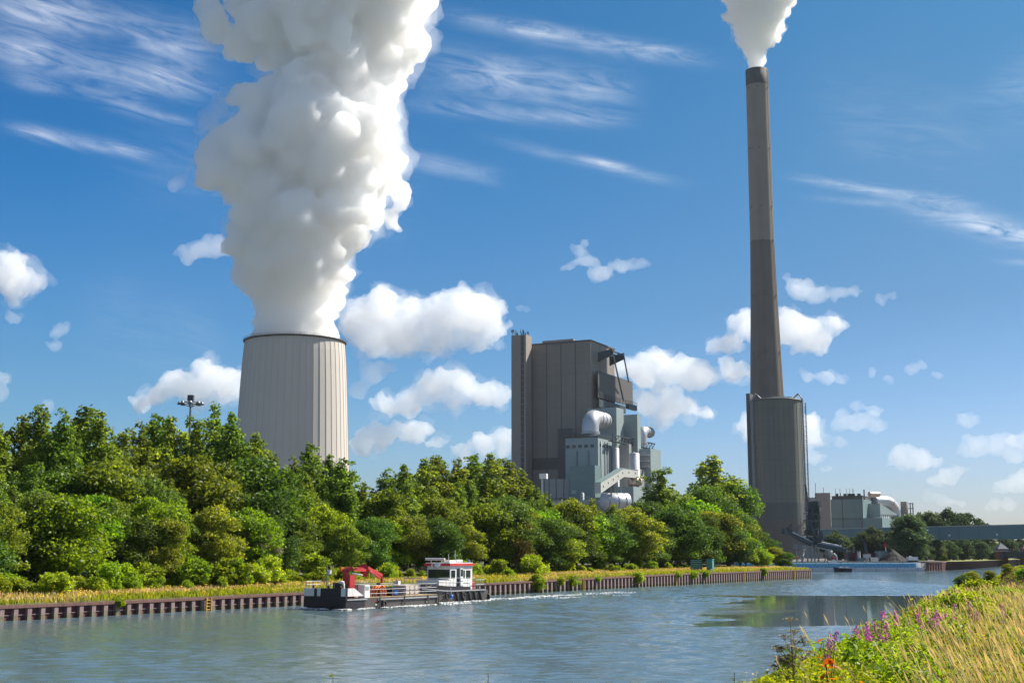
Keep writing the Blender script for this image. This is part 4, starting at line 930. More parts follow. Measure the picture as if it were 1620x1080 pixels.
m_.build('antenna', MATS['steel_dark'], bh)
m_ = MB(); p = C + DB * (Ll - .8); m_.cyl(Vector((p.x, p.y - .5, zt_ + 2.2)), Vector((p.x, p.y - 1.0, zt_ + 2.3)), .95, n=16); m_.cyl(Vector((p.x, p.y, zt_)), Vector((p.x, p.y, zt_ + 2.2)), .12, n=6); m_.build('dish_antenna', MATS['clad_grey'], bh)
m_ = MB(); l0 = along(C0, DB, 905, 40); l1 = along(C0, DB, 843, 40); strip_left(m_, C0, l0, l1 - l0, unproj(880, 742, YB + 8)[1], unproj(880, 723.5, YB + 8)[1], .15); m_.build('dark_base_band', MATS['clad_dark'], bh)
m_ = MB(); blk(m_, 905, 677, YB - 4, 883, 906, GZ); m_.build('stair_annex', MATS['clad_dark'], bh)
# side block with its platform on the right face
m_ = MB(); C, Ll, Lr, a, b = blk(m_, 946, 586, YB + 1, 945, 1001, 0, 628); m_.build('side_block', MATS['clad_dark'], bh)
m_ = MB(); C, Ll, Lr, a, b = blk(m_, 948, 631, YB - 2, 946.5, 990, 0, 643)
zz = b; m_.rail([Vector((C.x, C.y, zz)), Vector((C.x, C.y, zz)) + DA * Lr], 3.6, .12, 4, 3)
for i in range(6): p = Vector((C.x, C.y, zz)) + DA * Lr * i / 6; m_.beam(p, p + DA * Lr / 6 + Vector((0, 0, 3.6)), .12)
m_.build('steel_platform', MATS['steel_dark'], bh)
m_ = MB(); C, Ll, Lr, a, b = blk(m_, 995, 638, YB + 12, 990, 1008, 0, 646); z = b
for px_ in (0, 1): p = Vector((C.x, C.y, z)); m_.rail([p, p + DA * Lr], 1.6, .08, 2); m_.rail([p, p + DB * Ll], 1.6, .08, 2)
m_.build('crane_cabin', MATS['steel_dark'], bh)
# hoist arms and stays
m_ = MB(); xa, za = unproj(946, 564, YB + 2); p0 = Vector((xa, YB + 4, za)); out = (DA * .55 - DB * .83).normalized()
ends = []
for dl in (0, 17):
    p = p0 + DA * dl; e = p - DB * 8.0 + DA * 1.0; m_.extr([p + Vector((0, 0, 2.6)), e + Vector((0, 0, 4.3)), e + Vector((0, 0, .9)), p + Vector((0, 0, -2.4))], DA * 1.3); ends.append(e + Vector((0, 0, 3)))
m_.beam(ends[0], ends[1] + DA * .5, .7); m_.beam(ends[0] + DB * 4, ends[1] + DB * 4, .6)
m_.build('hoist_arm', MATS['steel_dark'], bh)
m_ = MB()
for e, px, py in ((ends[0], 986, 634), (ends[1], 994, 604)):
    for d in (0, .9): q = Vector((unproj(px, py, e.y + 14)[0], e.y + 14, unproj(px, py, e.y + 14)[1])) + DA * d; m_.beam(e + DA * d, q, .42)
m_.build('stay_rod', MATS['steel_dark'], bh)
# stepped annexes
m_ = MB(); blk(m_, 975, 644, YB - 8, 930, 988, GZ); m_.build('absorber_block', MATS['clad_green'], bh)
m_ = MB(); blk(m_, 1008, 655, YB + 2, 988, 1015, GZ); m_.build('absorber_block', MATS['clad_green'], bh)
m_ = MB(); CF, LlF, LrF, a, zf = blk(m_, 946, 691, 668, 895, 969, GZ); m_.build('filter_block', MATS['clad_green'], bh)
m_ = MB(); parapet(m_, CF, LlF, LrF, zf, .35, .4, .08); p = Vector((CF.x, CF.y, zf + .35)); m_.rail([p + DB * LlF, p, p + DA * LrF], 1.2, .06, 2.4); m_.build('roof_railing', MATS['steel_dark'], bh)
m_ = MB(); blk(m_, 941, 735.5, 655, 901.5, 950.5, 0, 791); m_.build('front_block', MATS['clad_deepgreen'], bh)
m_ = MB(); xa, za = unproj(934, 735, 655)
for px in (905, 926, 940, 948): xx = unproj(px, 790, 657)[0]; zz = unproj(px, 793, 657)[1]; m_.beam((xx, 658, GZ), (xx, 658, zz), .8)
m_.build('support_leg', MATS['clad_green'], bh)
# louvres and pipes that break up the annex walls
for i in range(5): m_ = MB(); l = 2.2 + i * 3.4; strip_left(m_, CF, l, 2.0, zf - 5.2, zf - 3.6, .10); m_.build('louvre', MATS['clad_dark'], bh)
for i in range(4): m_ = MB(); l = 2.5 + i * 4.3; strip_right(m_, CF, l, 1.8, zf - 4.6, zf - 3.2, .10); m_.build('louvre', MATS['clad_dark'], bh)
m_ = MB()
for l in (5.2, 11.6): p = CF + DB * l - DA * .35; m_.tube([Vector((p.x, p.y, GZ)), Vector((p.x, p.y, zf - 7)), Vector((p.x, p.y, zf - 7)) + DA * .4], .28, 8)
for l in (3.1, 8.8, 12.2): p = CF + DA * l - DB * .4; m_.tube([Vector((p.x, p.y, GZ)), Vector((p.x, p.y, zf - 2)), Vector((p.x, p.y, zf - 2)) + DB * .5], .26, 8)
for zz_ in (22, 34, 46): p = CF - DA * .2; m_.beam(Vector((p.x, p.y, zz_)), Vector((p.x, p.y, zz_)) + DB * LlF, .3, .2)
m_.build('wall_pipe', MATS['steel_grey'], bh)
# silver elbow ducts
def duct(px, pyb, pyt, Y, rpx, L_):
    r_ = rpx / F * Y; xb, zb_ = unproj(px, pyb, Y); zt2 = unproj(px, pyt, Y)[1] - r_; Rb = r_ * 1.15
    pth = [Vector((xb, Y, zb_))] + [Vector((xb, Y, zt2 - Rb)) + DA * Rb * (1 - math.cos(t)) + Vector((0, 0, Rb * math.sin(t))) for t in [math.pi / 2 * i / 8 for i in range(9)]]
    pth.append(pth[-1] + DA * L_)
    m_ = MB(); m_.tube(pth, r_, 28); m_.build('elbow_duct', MATS['silver_duct'], bh)
    m_ = MB(); m_.lathe([(r_ + .02, 0), (r_ + .5, .1), (r_ + .5, 1.4), (r_ + .02, 1.5)], (xb, Y, zb_), 28, False)
    for k in range(3): 
        q = pth[-1] - DA * (L_ * (k + .4) / 3); m_.tube([q - DA * .2, q + DA * .2], r_ + .25, 28)
    m_.build('duct_flange', MATS['galvanised'], bh)
duct(934, 687, 647, 674, 13.6, 14)
duct(1016, 705, 673, 712, 8, 10)
# walkway truss along the annexes
m_ = MB(); C = Vector((unproj(969, 694, 676)[0], 676, 0)); za = unproj(969, 697, 676)[1]; L_ = along(C, DA, 1036, za)
for h_ in (0, 3.2): m_.beam(Vector((C.x, C.y, za + h_)), Vector((C.x, C.y, za + h_)) + DA * L_, .5)
for i in range(14): p = Vector((C.x, C.y, za)) + DA * L_ * i / 14; m_.beam(p, p + DA * L_ / 14 + Vector((0, 0, 3.2)), .28); m_.beam(p, p + Vector((0, 0, 3.2)), .28)
m_.box((C + DA * L_ / 2 + DB * 1.4 + Vector((0, 0, za))).to_tuple(), (2.4, L_, .3), -GA)
m_.build('walkway_truss', MATS['steel_dark'], bh)
m_ = MB(); blk(m_, 995, 702, 693, 970, 1000, GZ); m_.build('grey_annex', MATS['clad_grey'], bh)
for px, r_, py in ((974, 5.5, 709), (1003.5, 8, 717)):
    m_ = MB(); Y = 684; xx = unproj(px, 720, Y)[0]; rr_ = r_ / F * Y; zz = unproj(px, py, Y)[1]; m_.lathe([(rr_, GZ), (rr_, zz), (.1, zz + .6)], (xx, Y, 0), 24); m_.build('vertical_vessel', MATS['barge_pale'], bh)
m_ = MB(); blk(m_, 1029, 709, 702, 1008, 1047, GZ); m_.build('end_annex', MATS['clad_green'], bh)
m_ = MB(); C, Ll, Lr, a, b = blk(m_, 1012, 741, 694, 1008, 1046, GZ); m_.build('low_annex', MATS['clad_grey'], bh)
m_ = MB(); C = Vector((unproj(1027, 720, 700)[0], 700, 0)); 
for py in (720, 729, 738): z = unproj(1027, py, 700)[1]; m_.box((C.x - 2.5, C.y, z), (5, 3, .3), -GA); m_.rail([Vector((C.x - 5, C.y - 1.5, z)), Vector((C.x, C.y - 1.5, z))], 1.1, .06)
m_.build('stair_platform', MATS['galvanised'], bh)
# inclined conveyor gallery
m_ = MB(); Y0 = 630; C = Vector((unproj(950.5, 770, Y0)[0], Y0, 0)); 
za, zb_ = unproj(950, 780, Y0)[1], unproj(950, 763, Y0)[1]
L1 = along(C, DA, 987, 50); p1 = C + DA * L1; zc0, zc1 = unproj(987, 754, p1.y)[1], unproj(987, 740.5, p1.y)[1]; L2 = along(C, DA, 1010, 50); p2 = C + DA * L2; zd0, zd1 = unproj(1010, 756, p2.y)[1], unproj(1010, 743.5, p2.y)[1]
V = lambda p, z: Vector((p.x, p.y, z))
m_.extr([V(C, za), V(p1, zc0), V(p2, zd0), V(p2, zd1), V(p1, zc1), V(C, zb_)], DB * 3.2); m_.build('conveyor_gallery', MATS['clad_pale'], bh)
m_ = MB(); 
for a_, b_ in ((V(C, zb_ + .1), V(p1, zc1 + .1)), (V(p1, zc1 + .1), V(p2, zd1 + .1))): m_.beam(a_ + DB * 1.6, b_ + DB * 1.6, 3.5, .2)
m_.build('gallery_roof', MATS['clad_deepgreen'], bh)
m_ = MB()
for i in range(7):
    f = (i + .5) / 7; p = C.lerp(p1, f * 1.0) if f < .68 else p1.lerp(p2, (f - .68) / .32); zz = (za + (zc0 - za) * f / .68 + 2.4) if f < .68 else (zc0 + (zd0 - zc0) * (f - .68) / .32 + 2.4)
    if f < .68: p = C.lerp(p1, f / .68)
    q = V(p, zz) - DB * .05; m_.box(q.to_tuple(), (.12, .8, .8), -GA)
m_.build('gallery_window', MATS['steel_dark'], bh)
m_ = MB()
for f in (.55, 1.0): p = C.lerp(p1, f); m_.beam(V(p, GZ) + DB * 1.5, V(p, za + (zc0 - za) * f) + DB * 1.5, .7)
m_.build('gallery_post', MATS['clad_green'], bh)
# vessels, lower block, pipe platform
def vessel(px0, px1, py0, py1, Y, mt, d=DA):
    xa, zc_ = unproj(px0, (py0 + py1) / 2, Y); r_ = (py1 - py0) / 2 / F * Y; C = Vector((xa, Y, 0)) + Vector((1, 0, 0)) * r_ * .3
    L_ = max(4, along(C, d, px1, zc_)); p, q = Vector((C.x, C.y, zc_)), Vector((C.x, C.y, zc_)) + d * L_
    m_ = MB(); m_.tube([p - d * r_ * .22, p - d * r_ * .12, p, q, q + d * r_ * .12, q + d * r_ * .22], [r_ * .55, r_ * .85, r_, r_, r_ * .85, r_ * .55], 32); m_.build('horizontal_vessel', MATS[mt], bh)
    m_ = MB()
    for f in (.1, .5, .82): m_.tube([p.lerp(q, f) - d * .25, p.lerp(q, f) + d * .25], r_ + .12, 32)
    for f in (.2, .8): c = p.lerp(q, f); m_.box((c.x, c.y, (zc_ - r_ + GZ) / 2), (1.2, 1.2, max(1, zc_ - r_ - GZ + 1)), -GA)
    m_.build('vessel_saddle', MATS['steel_grey'], bh)
dv = (DA * .55 + Vector((.83, 0, 0))).normalized()
vessel(951, 992, 779, 806, 648, 'silver_duct', dv); vessel(993, 1013, 755, 768, 676, 'copper_tank', dv)
m_ = MB(); blk(m_, 1002, 769, 668, 972, 1022, GZ); m_.build('pump_house', MATS['clad_green'], bh)
m_ = MB(); blk(m_, 901, 757, 664, 858, 903, 0, 787); m_.build('pipe_bridge', MATS['clad_grey'], bh)
m_ = MB()
for px in (862, 869, 880, 892): xx = unproj(px, 770, 661)[0]; m_.beam((xx, 660 + (901 - px) * .12, GZ), (xx, 660 + (901 - px) * .12, unproj(px, 756, 662)[1]), .4)
m_.build('pipe_bridge_post', MATS['steel_dark'], bh)
m_ = MB(); C, Ll, Lr, a, b = blk(m_, 939, 790, 646, 864, 941, 0, 797); z = b; p = Vector((C.x, C.y, z)); m_.build('loading_platform', MATS['clad_grey'], bh)
m_ = MB(); m_.rail([p, p + DB * Ll], 1.3, .07, 2.2); m_.build('platform_railing', MATS['steel_grey'], bh)
m_ = MB(); xx = unproj(921.5, 790, 649)[0]; zz = unproj(921, 779.5, 649)[1]; m_.lathe([(1.0, GZ), (1.0, zz), (.2, zz + .4)], (xx, 651, 0), 20)
xx = unproj(908, 790, 648)[0]; m_.box((xx, 650, unproj(908, 778, 650)[1]), (2.2, 2, 1.8)); m_.build('platform_tank', MATS['clad_green'], bh)
m_ = MB(); xx, zz = unproj(860, 753, 650); m_.box((xx, 650, zz), (3.6, 2.6, 2.6), -.3); m_.beam((xx - .8, 650, GZ), (xx - .8, 650, zz), .5); m_.build('white_cabin', MATS['white_paint'], bh)
m_ = MB(); 
for px in (870, 890, 912, 930): xx = unproj(px, 800, 648)[0]; m_.beam((xx, 650 + (939 - px) * .14, GZ), (xx, 650 + (939 - px) * .14, unproj(px, 797, 650)[1]), .5)
m_.build('platform_post', MATS['clad_deepgreen'], bh)

# power house at the right
YP = 900.0
px0 = unproj(1364, 789, YP)[0]
ph = thing('power_house', 'long grey green power house with curved roof duct, right of the smokestack', 'power station', (px0, YP, 0), -GA)
m_ = MB(); C1, Ll1, Lr1, a, z1 = blk(m_, 1364, 789, YP, 1314, 1391, 0, 819); m_.build('turbine_hall', MATS['clad_deepgreen'], ph)
m_ = MB(); blk(m_, 1363.5, 819.2, YP + 1, 1314, 1392, GZ); m_.build('turbine_hall_base', MATS['clad_deepgreen'], ph)
m_ = MB(); strip_left(m_, C1, along(C1, DB, 1334, 30), .6, unproj(1364, 840, YP)[1], z1, .1); strip_left(m_, C1, .1, .5, GZ, z1, .1); m_.build('panel_joint', MATS['clad_dark'], ph)
m_ = MB(); blk(m_, 1313, 779, YP - 6, 1291, 1315.5, GZ); m_.build('stair_tower', MATS['clad_tower'], ph)
m_ = MB(); blk(m_, 1292, 786.5, YP + 12, 1272, 1293, GZ); m_.build('rear_block', MATS['clad_grey'], ph)
m_ = MB(); blk(m_, 1395.5, 818.5, YP - 8, 1366, 1422, GZ); m_.build('annex', MATS['clad_deepgreen'], ph)
m_ = MB(); C, Ll, Lr, a, b = blk(m_, 1364, 784.5, YP + 5, 1316, 1380, z1 - .5); parapet(m_, C, Ll, Lr, b, .5, .5); m_.build('roof_storey', MATS['clad_dark'], ph)
r3 = random.Random(8)
for i in range(16):
    px = r3.uniform(1318, 1362); xx, zz = unproj(px, 784, YP + 10); h_ = r3.choice([1.5, 2, 3, 5]); m_ = MB(); m_.cyl((xx, YP + 8, zz - .5), (xx, YP + 8, zz + h_), .14, n=5)
    if i % 2: m_.box((xx, YP + 8, zz + .6), (r3.uniform(1, 3), 1.5, 1.6))
    m_.build('roof_vent', MATS['steel_dark'], ph)
for px, h_ in ((1304, 4), (1291.5, 7), (1281, 5)): xx, zz = unproj(px, 780, YP - 4); m_ = MB(); m_.cyl((xx, YP - 2, zz - 4), (xx, YP - 2, zz + h_), .16, n=5); m_.build('roof_mast', MATS['steel_dark'], ph)
m_ = MB(); xx, zz = unproj(1373, 782, YP + 6); m_.tube([Vector((xx, YP + 2, zz)), Vector((xx, YP + 2, zz)) + dv * 8], 1.9, 20); m_.build('roof_drum', MATS['copper_tank'], ph)
m_ = MB(); xx, zz = unproj(1367.5, 790, YP + 4); m_.cyl((xx, YP + 4, zz), (xx, YP + 4, unproj(1367, 774, YP + 4)[1]), .45, n=8); m_.build('vent_pipe', MATS['steel_dark'], ph)
m_ = MB(); xx, zz = unproj(1384, 790, YP + 30); r_ = 3.9; e = Vector((xx, YP + 32, zz - 1)); pth = [e, e + dv * 9]; c = pth[-1]
for i in range(1, 9): t = math.pi / 2 * i / 8; pth.append(c + dv * 10 * math.sin(t) - Vector((0, 0, 10 * (1 - math.cos(t)))))
pth.append(pth[-1] - Vector((0, 0, 8))); m_.tube(pth, r_, 28); m_.build('curved_duct', MATS['silver_duct'], ph)
m_ = MB(); 
for i in (4, 6): d = (pth[i + 1] - pth[i]).normalized(); m_.tube([pth[i] - d * .4, pth[i] + d * .4], r_ + .3, 28)
m_.build('duct_flange', MATS['copper_tank'], ph)
m_ = MB(); xa, za = unproj(1392, 796, YP + 14); xb, zb_ = unproj(1419, 813, YP + 34); a_ = Vector((xa, YP + 14, za)); b_ = Vector((xb, YP + 34, zb_)); lo = Vector((0, 0, -6.0)); m_.extr([a_, b_, b_ + Vector((0, 0, -1)), a_ + lo * 1.6], DB * 9); m_.build('sloping_bunker', MATS['clad_green'], ph)
m_ = MB()
for i in range(9): p = a_.lerp(b_, i / 8); m_.beam(Vector((p.x, p.y - 2, unproj(1395, 820, YP)[1])), Vector((p.x, p.y - 2, unproj(1395, 813, YP)[1])), .3)
m_.beam(Vector((a_.x, a_.y - 2, unproj(1395, 813, YP)[1])), Vector((b_.x, b_.y - 2, unproj(1395, 813, YP)[1])), .4); m_.build('pipe_rack', MATS['steel_dark'], ph)
m_ = MB(); blk(m_, 1434, 793, YP + 40, 1426.5, 1438, GZ); m_.build('lift_tower', MATS['clad_tower'], ph)
m_ = MB()
for px in (1440, 1444): xx = unproj(px, 800, YP + 44)[0]; m_.beam((xx, YP + 44, GZ), (xx, YP + 44, unproj(px, 796, YP + 44)[1]), .6)
for py in (796, 804, 812): xx, zz = unproj(1441, py, YP + 44); m_.box((xx, YP + 44, zz), (3.5, 2, .5))
m_.build('steel_frame', MATS['steel_dark'], ph)

# conveyor bridge over the water
A_, B_ = Vector((133, 571)), Vector((222, 428))
cbz = unproj(1560, 833.5, 520)[1]; hgt = 5.0
cg = thing('conveyor_bridge', 'long enclosed blue grey conveyor bridge crossing the canal at the right', 'bridge', (A_.x, A_.y, 0))
m_ = MB(); m_.beam((A_.x, A_.y, cbz - hgt / 2), (B_.x, B_.y, cbz - hgt / 2), 4.0, hgt); m_.build('gallery', MATS['gallery'], cg)
m_ = MB(); m_.beam((A_.x, A_.y, cbz + .14), (B_.x, B_.y, cbz + .14), 4.6, .28); m_.build('roof', MATS['clad_pale'], cg)
m_ = MB(); dn = Vector((B_.y - A_.y, A_.x - B_.x)).normalized() * -1
if dn.y > 0: dn = -dn
for f in (.32, .42, .55, .66, .75, .84): p = A_.lerp(B_, f) + dn * 2.03; m_.box((p.x, p.y, cbz - 3.3), (.7, .25, .7), math.atan2(B_.y - A_.y, B_.x - A_.x))
m_.build('lamp', MATS['white_paint'], cg)
m_ = MB()
for f in (.06, .30, 1.0): p = A_.lerp(B_, f); m_.beam((p.x - 1, p.y, GZ - 3), (p.x - 1, p.y, cbz - hgt), .9); m_.beam((p.x + 1, p.y, GZ - 3), (p.x + 1, p.y, cbz - hgt), .9)
m_.build('pier', MATS['clad_grey'], cg)

# coal unloader on the quay
YU = 436.0
def U(px, py, dy=0): return P(px, py, YU + dy)
cu = thing('coal_unloader', 'dark steel coal unloader with cluttered tower and two booms at the foot of the silo', 'crane', (U(1285, 890).x, YU, GZ))
m_ = MB()
for px in (1260, 1268, 1277, 1283): 
    for dy in (0, 6): p = U(px, 862, dy); m_.beam((p.x, p.y, GZ), p, .45)
for py in (862, 866): m_.beam(U(1255, py), U(1281, py), .5); m_.beam(U(1255, py, 6), U(1281, py, 6), .5)
m_.beam(U(1260, 893), U(1268, 864), .25); m_.beam(U(1268, 893), U(1277, 864), .25); m_.beam(U(1260, 880), U(1283, 880), .25)
m_.rail([U(1255, 862), U(1281, 862)], 1.0, .06, 1.2)
for px in (1288, 1294): p = U(px, 860, 2); m_.beam((p.x, p.y, GZ), p, .5)
m_.beam(U(1255, 862, 2), U(1296, 860.5, 2), .5)
m_.build('portal_frame', MATS['steel_grey'], cu)
m_ = MB(); r4 = random.Random(21)
for px in (1276, 1288, 1298):
    for dy in (0, 7): m_.beam(U(px, 866, dy), U(px - (px - 1286) * .3, 800, dy), .35)
for py in (858, 846, 834, 822, 811, 803):
    w_ = 1.0 - (866 - py) / 66 * .35; m_.box((U(1287, py).x, YU + 3, U(1287, py).z), (5.2 * w_, 7.5, .25)); m_.rail([U(1287 - 12 * w_, py, -.7), U(1287 + 12 * w_, py, -.7)], 1.0, .05, 1)
    for k in range(17): px = 1287 + r4.uniform(-13, 13) * w_; q = U(px, py - r4.uniform(1, 7), r4.uniform(-.6, 5)); m_.box(q.to_tuple(), (r4.uniform(.4, 1.5), r4.uniform(.5, 1.6), r4.uniform(.5, 2.0)), r4.random())
    for k in range(7): m_.beam(U(1287 + r4.uniform(-13, 13) * w_, py, -.6), U(1287 + r4.uniform(-12, 12) * w_, py - 11, -.4), .16)
m_.tube([U(1278, 800, 3), U(1276, 780, 3), U(1274, 766, 3)], .35, 8); m_.box(U(1283, 801, 2).to_tuple(), (2.6, 2.4, 3.0))
m_.build('machinery_tower', MATS['steel_dark'], cu)
def boom(pts, w, nm, mt):
    m_ = MB()
    for a_, b_ in zip(pts, pts[1:]): m_.beam(a_, b_, w, w * .55)
    d = pts[-1] - pts[0]; m_.build(nm, MATS[mt], cu)
boom([U(1284, 858, -1), U(1253, 842, -3)], 1.1, 'left_boom', 'barge_pale')
m_ = MB(); m_.beam(U(1284, 860.5, -1), U(1238, 838.5, -4), 1.5, 1.1)
for k in range(9): q = U(1243 + r4.uniform(-6, 9), 842 + r4.uniform(-6, 3), -3); m_.box(q.to_tuple(), (r4.uniform(.4, 1.2), .8, r4.uniform(.3, 1.0)), r4.random())
m_.beam(U(1245, 843, -3), U(1250, 829, -3), .35); m_.beam(U(1252, 844, -3), U(1251, 829, -3), .35); m_.beam(U(1240, 840, -4), U(1237, 834, -4), .3); m_.beam(U(1242, 840, -4), U(1245, 833, -4), .3)
m_.beam(U(1253, 842, -2), U(1276, 820, -1), .14); m_.beam(U(1257, 843, -2), U(1277, 822, -1), .14); m_.build('left_boom_head', MATS['steel_dark'], cu)
boom([U(1300, 858, -2), U(1330, 864, -6)], 1.1, 'right_boom', 'barge_pale'); boom([U(1294, 866, -2), U(1316, 870, -4)], .7, 'lower_boom', 'barge_pale')
m_ = MB(); m_.beam(U(1294, 861.5, -2), U(1338, 870, -7), 1.5, 1.3); m_.beam(U(1294, 853, -2), U(1312, 851.5, -4), .5, .3); m_.beam(U(1318, 852.5, -4), U(1324, 854, -4), .8, .3)
m_.beam(U(1328, 862, -6), U(1330, 852, -6), .35); m_.beam(U(1334, 866, -6), U(1330, 852, -6), .35)
for k in range(9): q = U(1335 + r4.uniform(-5, 7), 867 + r4.uniform(-4, 5), -7); m_.box(q.to_tuple(), (r4.uniform(.4, 1.2), .8, r4.uniform(.3, 1.0)), r4.random())
m_.beam(U(1341, 868, -6), U(1341.5, 888, -6), .5); m_.build('right_boom_head', MATS['steel_dark'], cu)
m_ = MB(); q = U(1311, 875, 0); m_.lathe([(.1, -2.2), (1.3, -.6), (1.3, .9), (.6, 1.2)], q.to_tuple(), 14)
for px, py in ((1302, 893), (1308, 893), (1318, 893), (1326, 893), (1332, 893)): m_.beam(U(px, py), U(1311 + (px - 1311) * .35, 879), .3)
m_.tube([U(1318, 876), U(1322, 879), U(1324, 890)], .5, 8); m_.beam(U(1316, 893), U(1340, 885), .3); m_.rail([U(1262, 893, -2), U(1342, 893, -2)], 1.1, .06, 2)
m_.build('chute', MATS['steel_grey'], cu)
for i, (px, lab) in enumerate([(1262, 'white and red lifebuoy stand on the quay by the unloader legs'), (1319, 'red lifebuoy stand on the quay right of the unloader')]):
    q = P(px, 893, 427); lb = thing('lifebuoy_stand', lab, 'lifebuoy', (q.x, 427, GZ)); m_ = MB(); m_.b2(q.x - .07, q.x + .07, 426.93, 427.07, GZ, GZ + 1.9); m_.build('post', MATS['white_paint'], lb)
    m_ = MB(); m_.tube([(q.x + .34 * math.cos(t), 426.9, GZ + 1.35 + .34 * math.sin(t)) for t in [2 * math.pi * k / 12 for k in range(13)]], .09, 6); m_.box((q.x, 426.95, GZ + 1.3), (.4, .1, .5)); m_.build('ring', MATS['red_bright'], lb)

# things on the far quay
YQ = 455.0
def Q(px, py, dy=0): return P(px, py, YQ + dy)
def quaybox(name, label, cat, px0, px1, pyt, mt, dy=0, depth=6):
    a, b = Q(px0, pyt, dy), Q(px1, pyt, dy); o = thing(name, label, cat, ((a.x + b.x) / 2, a.y, GZ)); m_ = MB(); m_.b2(a.x, b.x, a.y, a.y + depth, GZ, a.z); m_.build('body', MATS[mt], o)
    m_ = MB(); n = max(2, int((b.x - a.x) / 1.2))
    for i in range(n + 1): x = a.x + (b.x - a.x) * i / n; m_.b2(x - .1, x + .1, a.y - .09, a.y - .01, GZ + .1, a.z - .1)
    m_.b2(a.x - .05, b.x + .05, a.y - .12, a.y + depth, a.z + .002, a.z + .15); m_.build('rib', MATS[mt], o); return o
quaybox('steel_shed', 'long maroon corrugated shed at the left of the quay behind the blue barge', 'shed', 1342, 1357, 874, 'maroon'); quaybox('container', 'dark maroon container stack behind the little derrick', 'container', 1376, 1400, 875, 'maroon', 3)
quaybox('container', 'teal green container left of the derrick', 'container', 1358, 1366.5, 883, 'clad_deepgreen', -4); quaybox('container', 'dark green tall container right of the white hut', 'container', 1391, 1405, 872, 'clad_deepgreen', -2)
quaybox('green_skip', 'small bright green skip left of the coal heap', 'skip', 1412, 1417, 884, 'teal_paint', -3, 2); quaybox('white_hut', 'white hut on the quay right of the derrick', 'hut', 1381, 1389, 882, 'white_paint', -5, 3)
dr = thing('derrick_crane', 'small grey derrick crane on the quay between the containers', 'crane', (Q(1372, 893).x, YQ - 3, GZ)); m_ = MB(); q = Q(1371.5, 893, -3); m_.cyl((q.x, q.y, GZ), Q(1371.5, 879, -3), .7, n=10); m_.box(Q(1371.5, 879, -3).to_tuple(), (2.2, 1.5, 1.2)); m_.build('pedestal', MATS['barge_pale'], dr)
m_ = MB(); m_.beam(Q(1370, 880, -3), Q(1367.5, 852, -3), .35); m_.beam(Q(1374, 880, -3), Q(1367.5, 852, -3), .35); m_.beam(Q(1367.5, 852, -3), Q(1367, 880, -3), .12); m_.build('jib', MATS['steel_dark'], dr)
lm_ = thing('standpipe', 'pale vertical pipe standing left of the derrick', 'pipe', (Q(1358.5, 893).x, YQ, GZ)); m_ = MB(); q = Q(1358.5, 872, -1); m_.cyl((q.x, q.y, GZ), q, .55, n=10); m_.build('tube', MATS['barge_pale'], lm_); m_ = MB(); m_.cyl(q, q + Vector((0, 0, .3)), .75, n=10); m_.build('cap', MATS['steel_grey'], lm_)
for px, lab in ((1349.5, 'left lamp post behind the maroon shed'), (1351.5, 'right lamp post behind the maroon shed')): 
    lp = thing('lamp_post', lab, 'lamp post', (Q(px, 890).x, YQ + 8, GZ), group='lamp posts behind the shed'); m_ = MB(); q = Q(px, 863, 8); m_.cyl((q.x, q.y, GZ), q, .13, n=6); m_.build('pole', MATS['steel_grey'], lp); m_ = MB(); m_.box(q.to_tuple(), (1.1, .4, .2)); m_.build('lamp', MATS['steel_dark'], lp)
sg = thing('signal_mast', 'thin quay mast with a red and white head beside the willow', 'mast', (Q(1401, 890).x, YQ + 4, GZ)); m_ = MB(); q = Q(1401, 862, 4); m_.cyl((q.x, q.y, GZ), q, .12, n=6); m_.build('pole', MATS['white_paint'], sg); m_ = MB(); m_.box((q.x, q.y, q.z), (.6, .5, 1.3)); m_.build('head', MATS['red_bright'], sg)
# coal heap and grab arm
ch_ = MB(); q0 = Q(1418, 893, -6); gx = 16
vs = []; 
for i in range(gx + 1):
    for j in range(gx + 1):
        u, v = i / gx * 2 - 1, j / gx * 2 - 1; h_ = max(0, 1 - math.hypot(u, v)) * 4.4 + .5 * mnoise.noise(Vector((u * 4, v * 4, 2))); vs.append((q0.x + u * 5.5, q0.y + 4 + v * 5, GZ + max(-.1, h_)))
ch_.add(vs, [(i * (gx + 1) + j, (i + 1) * (gx + 1) + j, (i + 1) * (gx + 1) + j + 1, i * (gx + 1) + j + 1) for i in range(gx) for j in range(gx)])
tag(ch_.build('coal_heap', MATS['coal']), 'black coal heap on the quay beside the white grab arm', 'coal')
ga = thing('grab_excavator', 'white grab excavator with a bent arm working beside the coal heap', 'excavator', (Q(1440, 892, -8).x, YQ - 8, GZ)); m_ = MB(); q = Q(1441, 891, -8); m_.box((q.x + .5, q.y, GZ + .9), (3.2, 2.4, 1.4)); m_.build('cab', MATS['white_paint'], ga)
m_ = MB(); m_.beam(Q(1434, 891, -8), Q(1440, 879.5, -8), .6); m_.beam(Q(1440, 879.5, -8), Q(1445, 886, -8), .5); m_.beam(Q(1447, 892, -8), Q(1446, 883, -8), .3); m_.build('arm', MATS['white_paint'], ga); m_ = MB(); m_.box((q.x + .5, q.y, GZ + .15), (3.4, 2.6, .5)); m_.build('track', MATS['rubber'], ga)

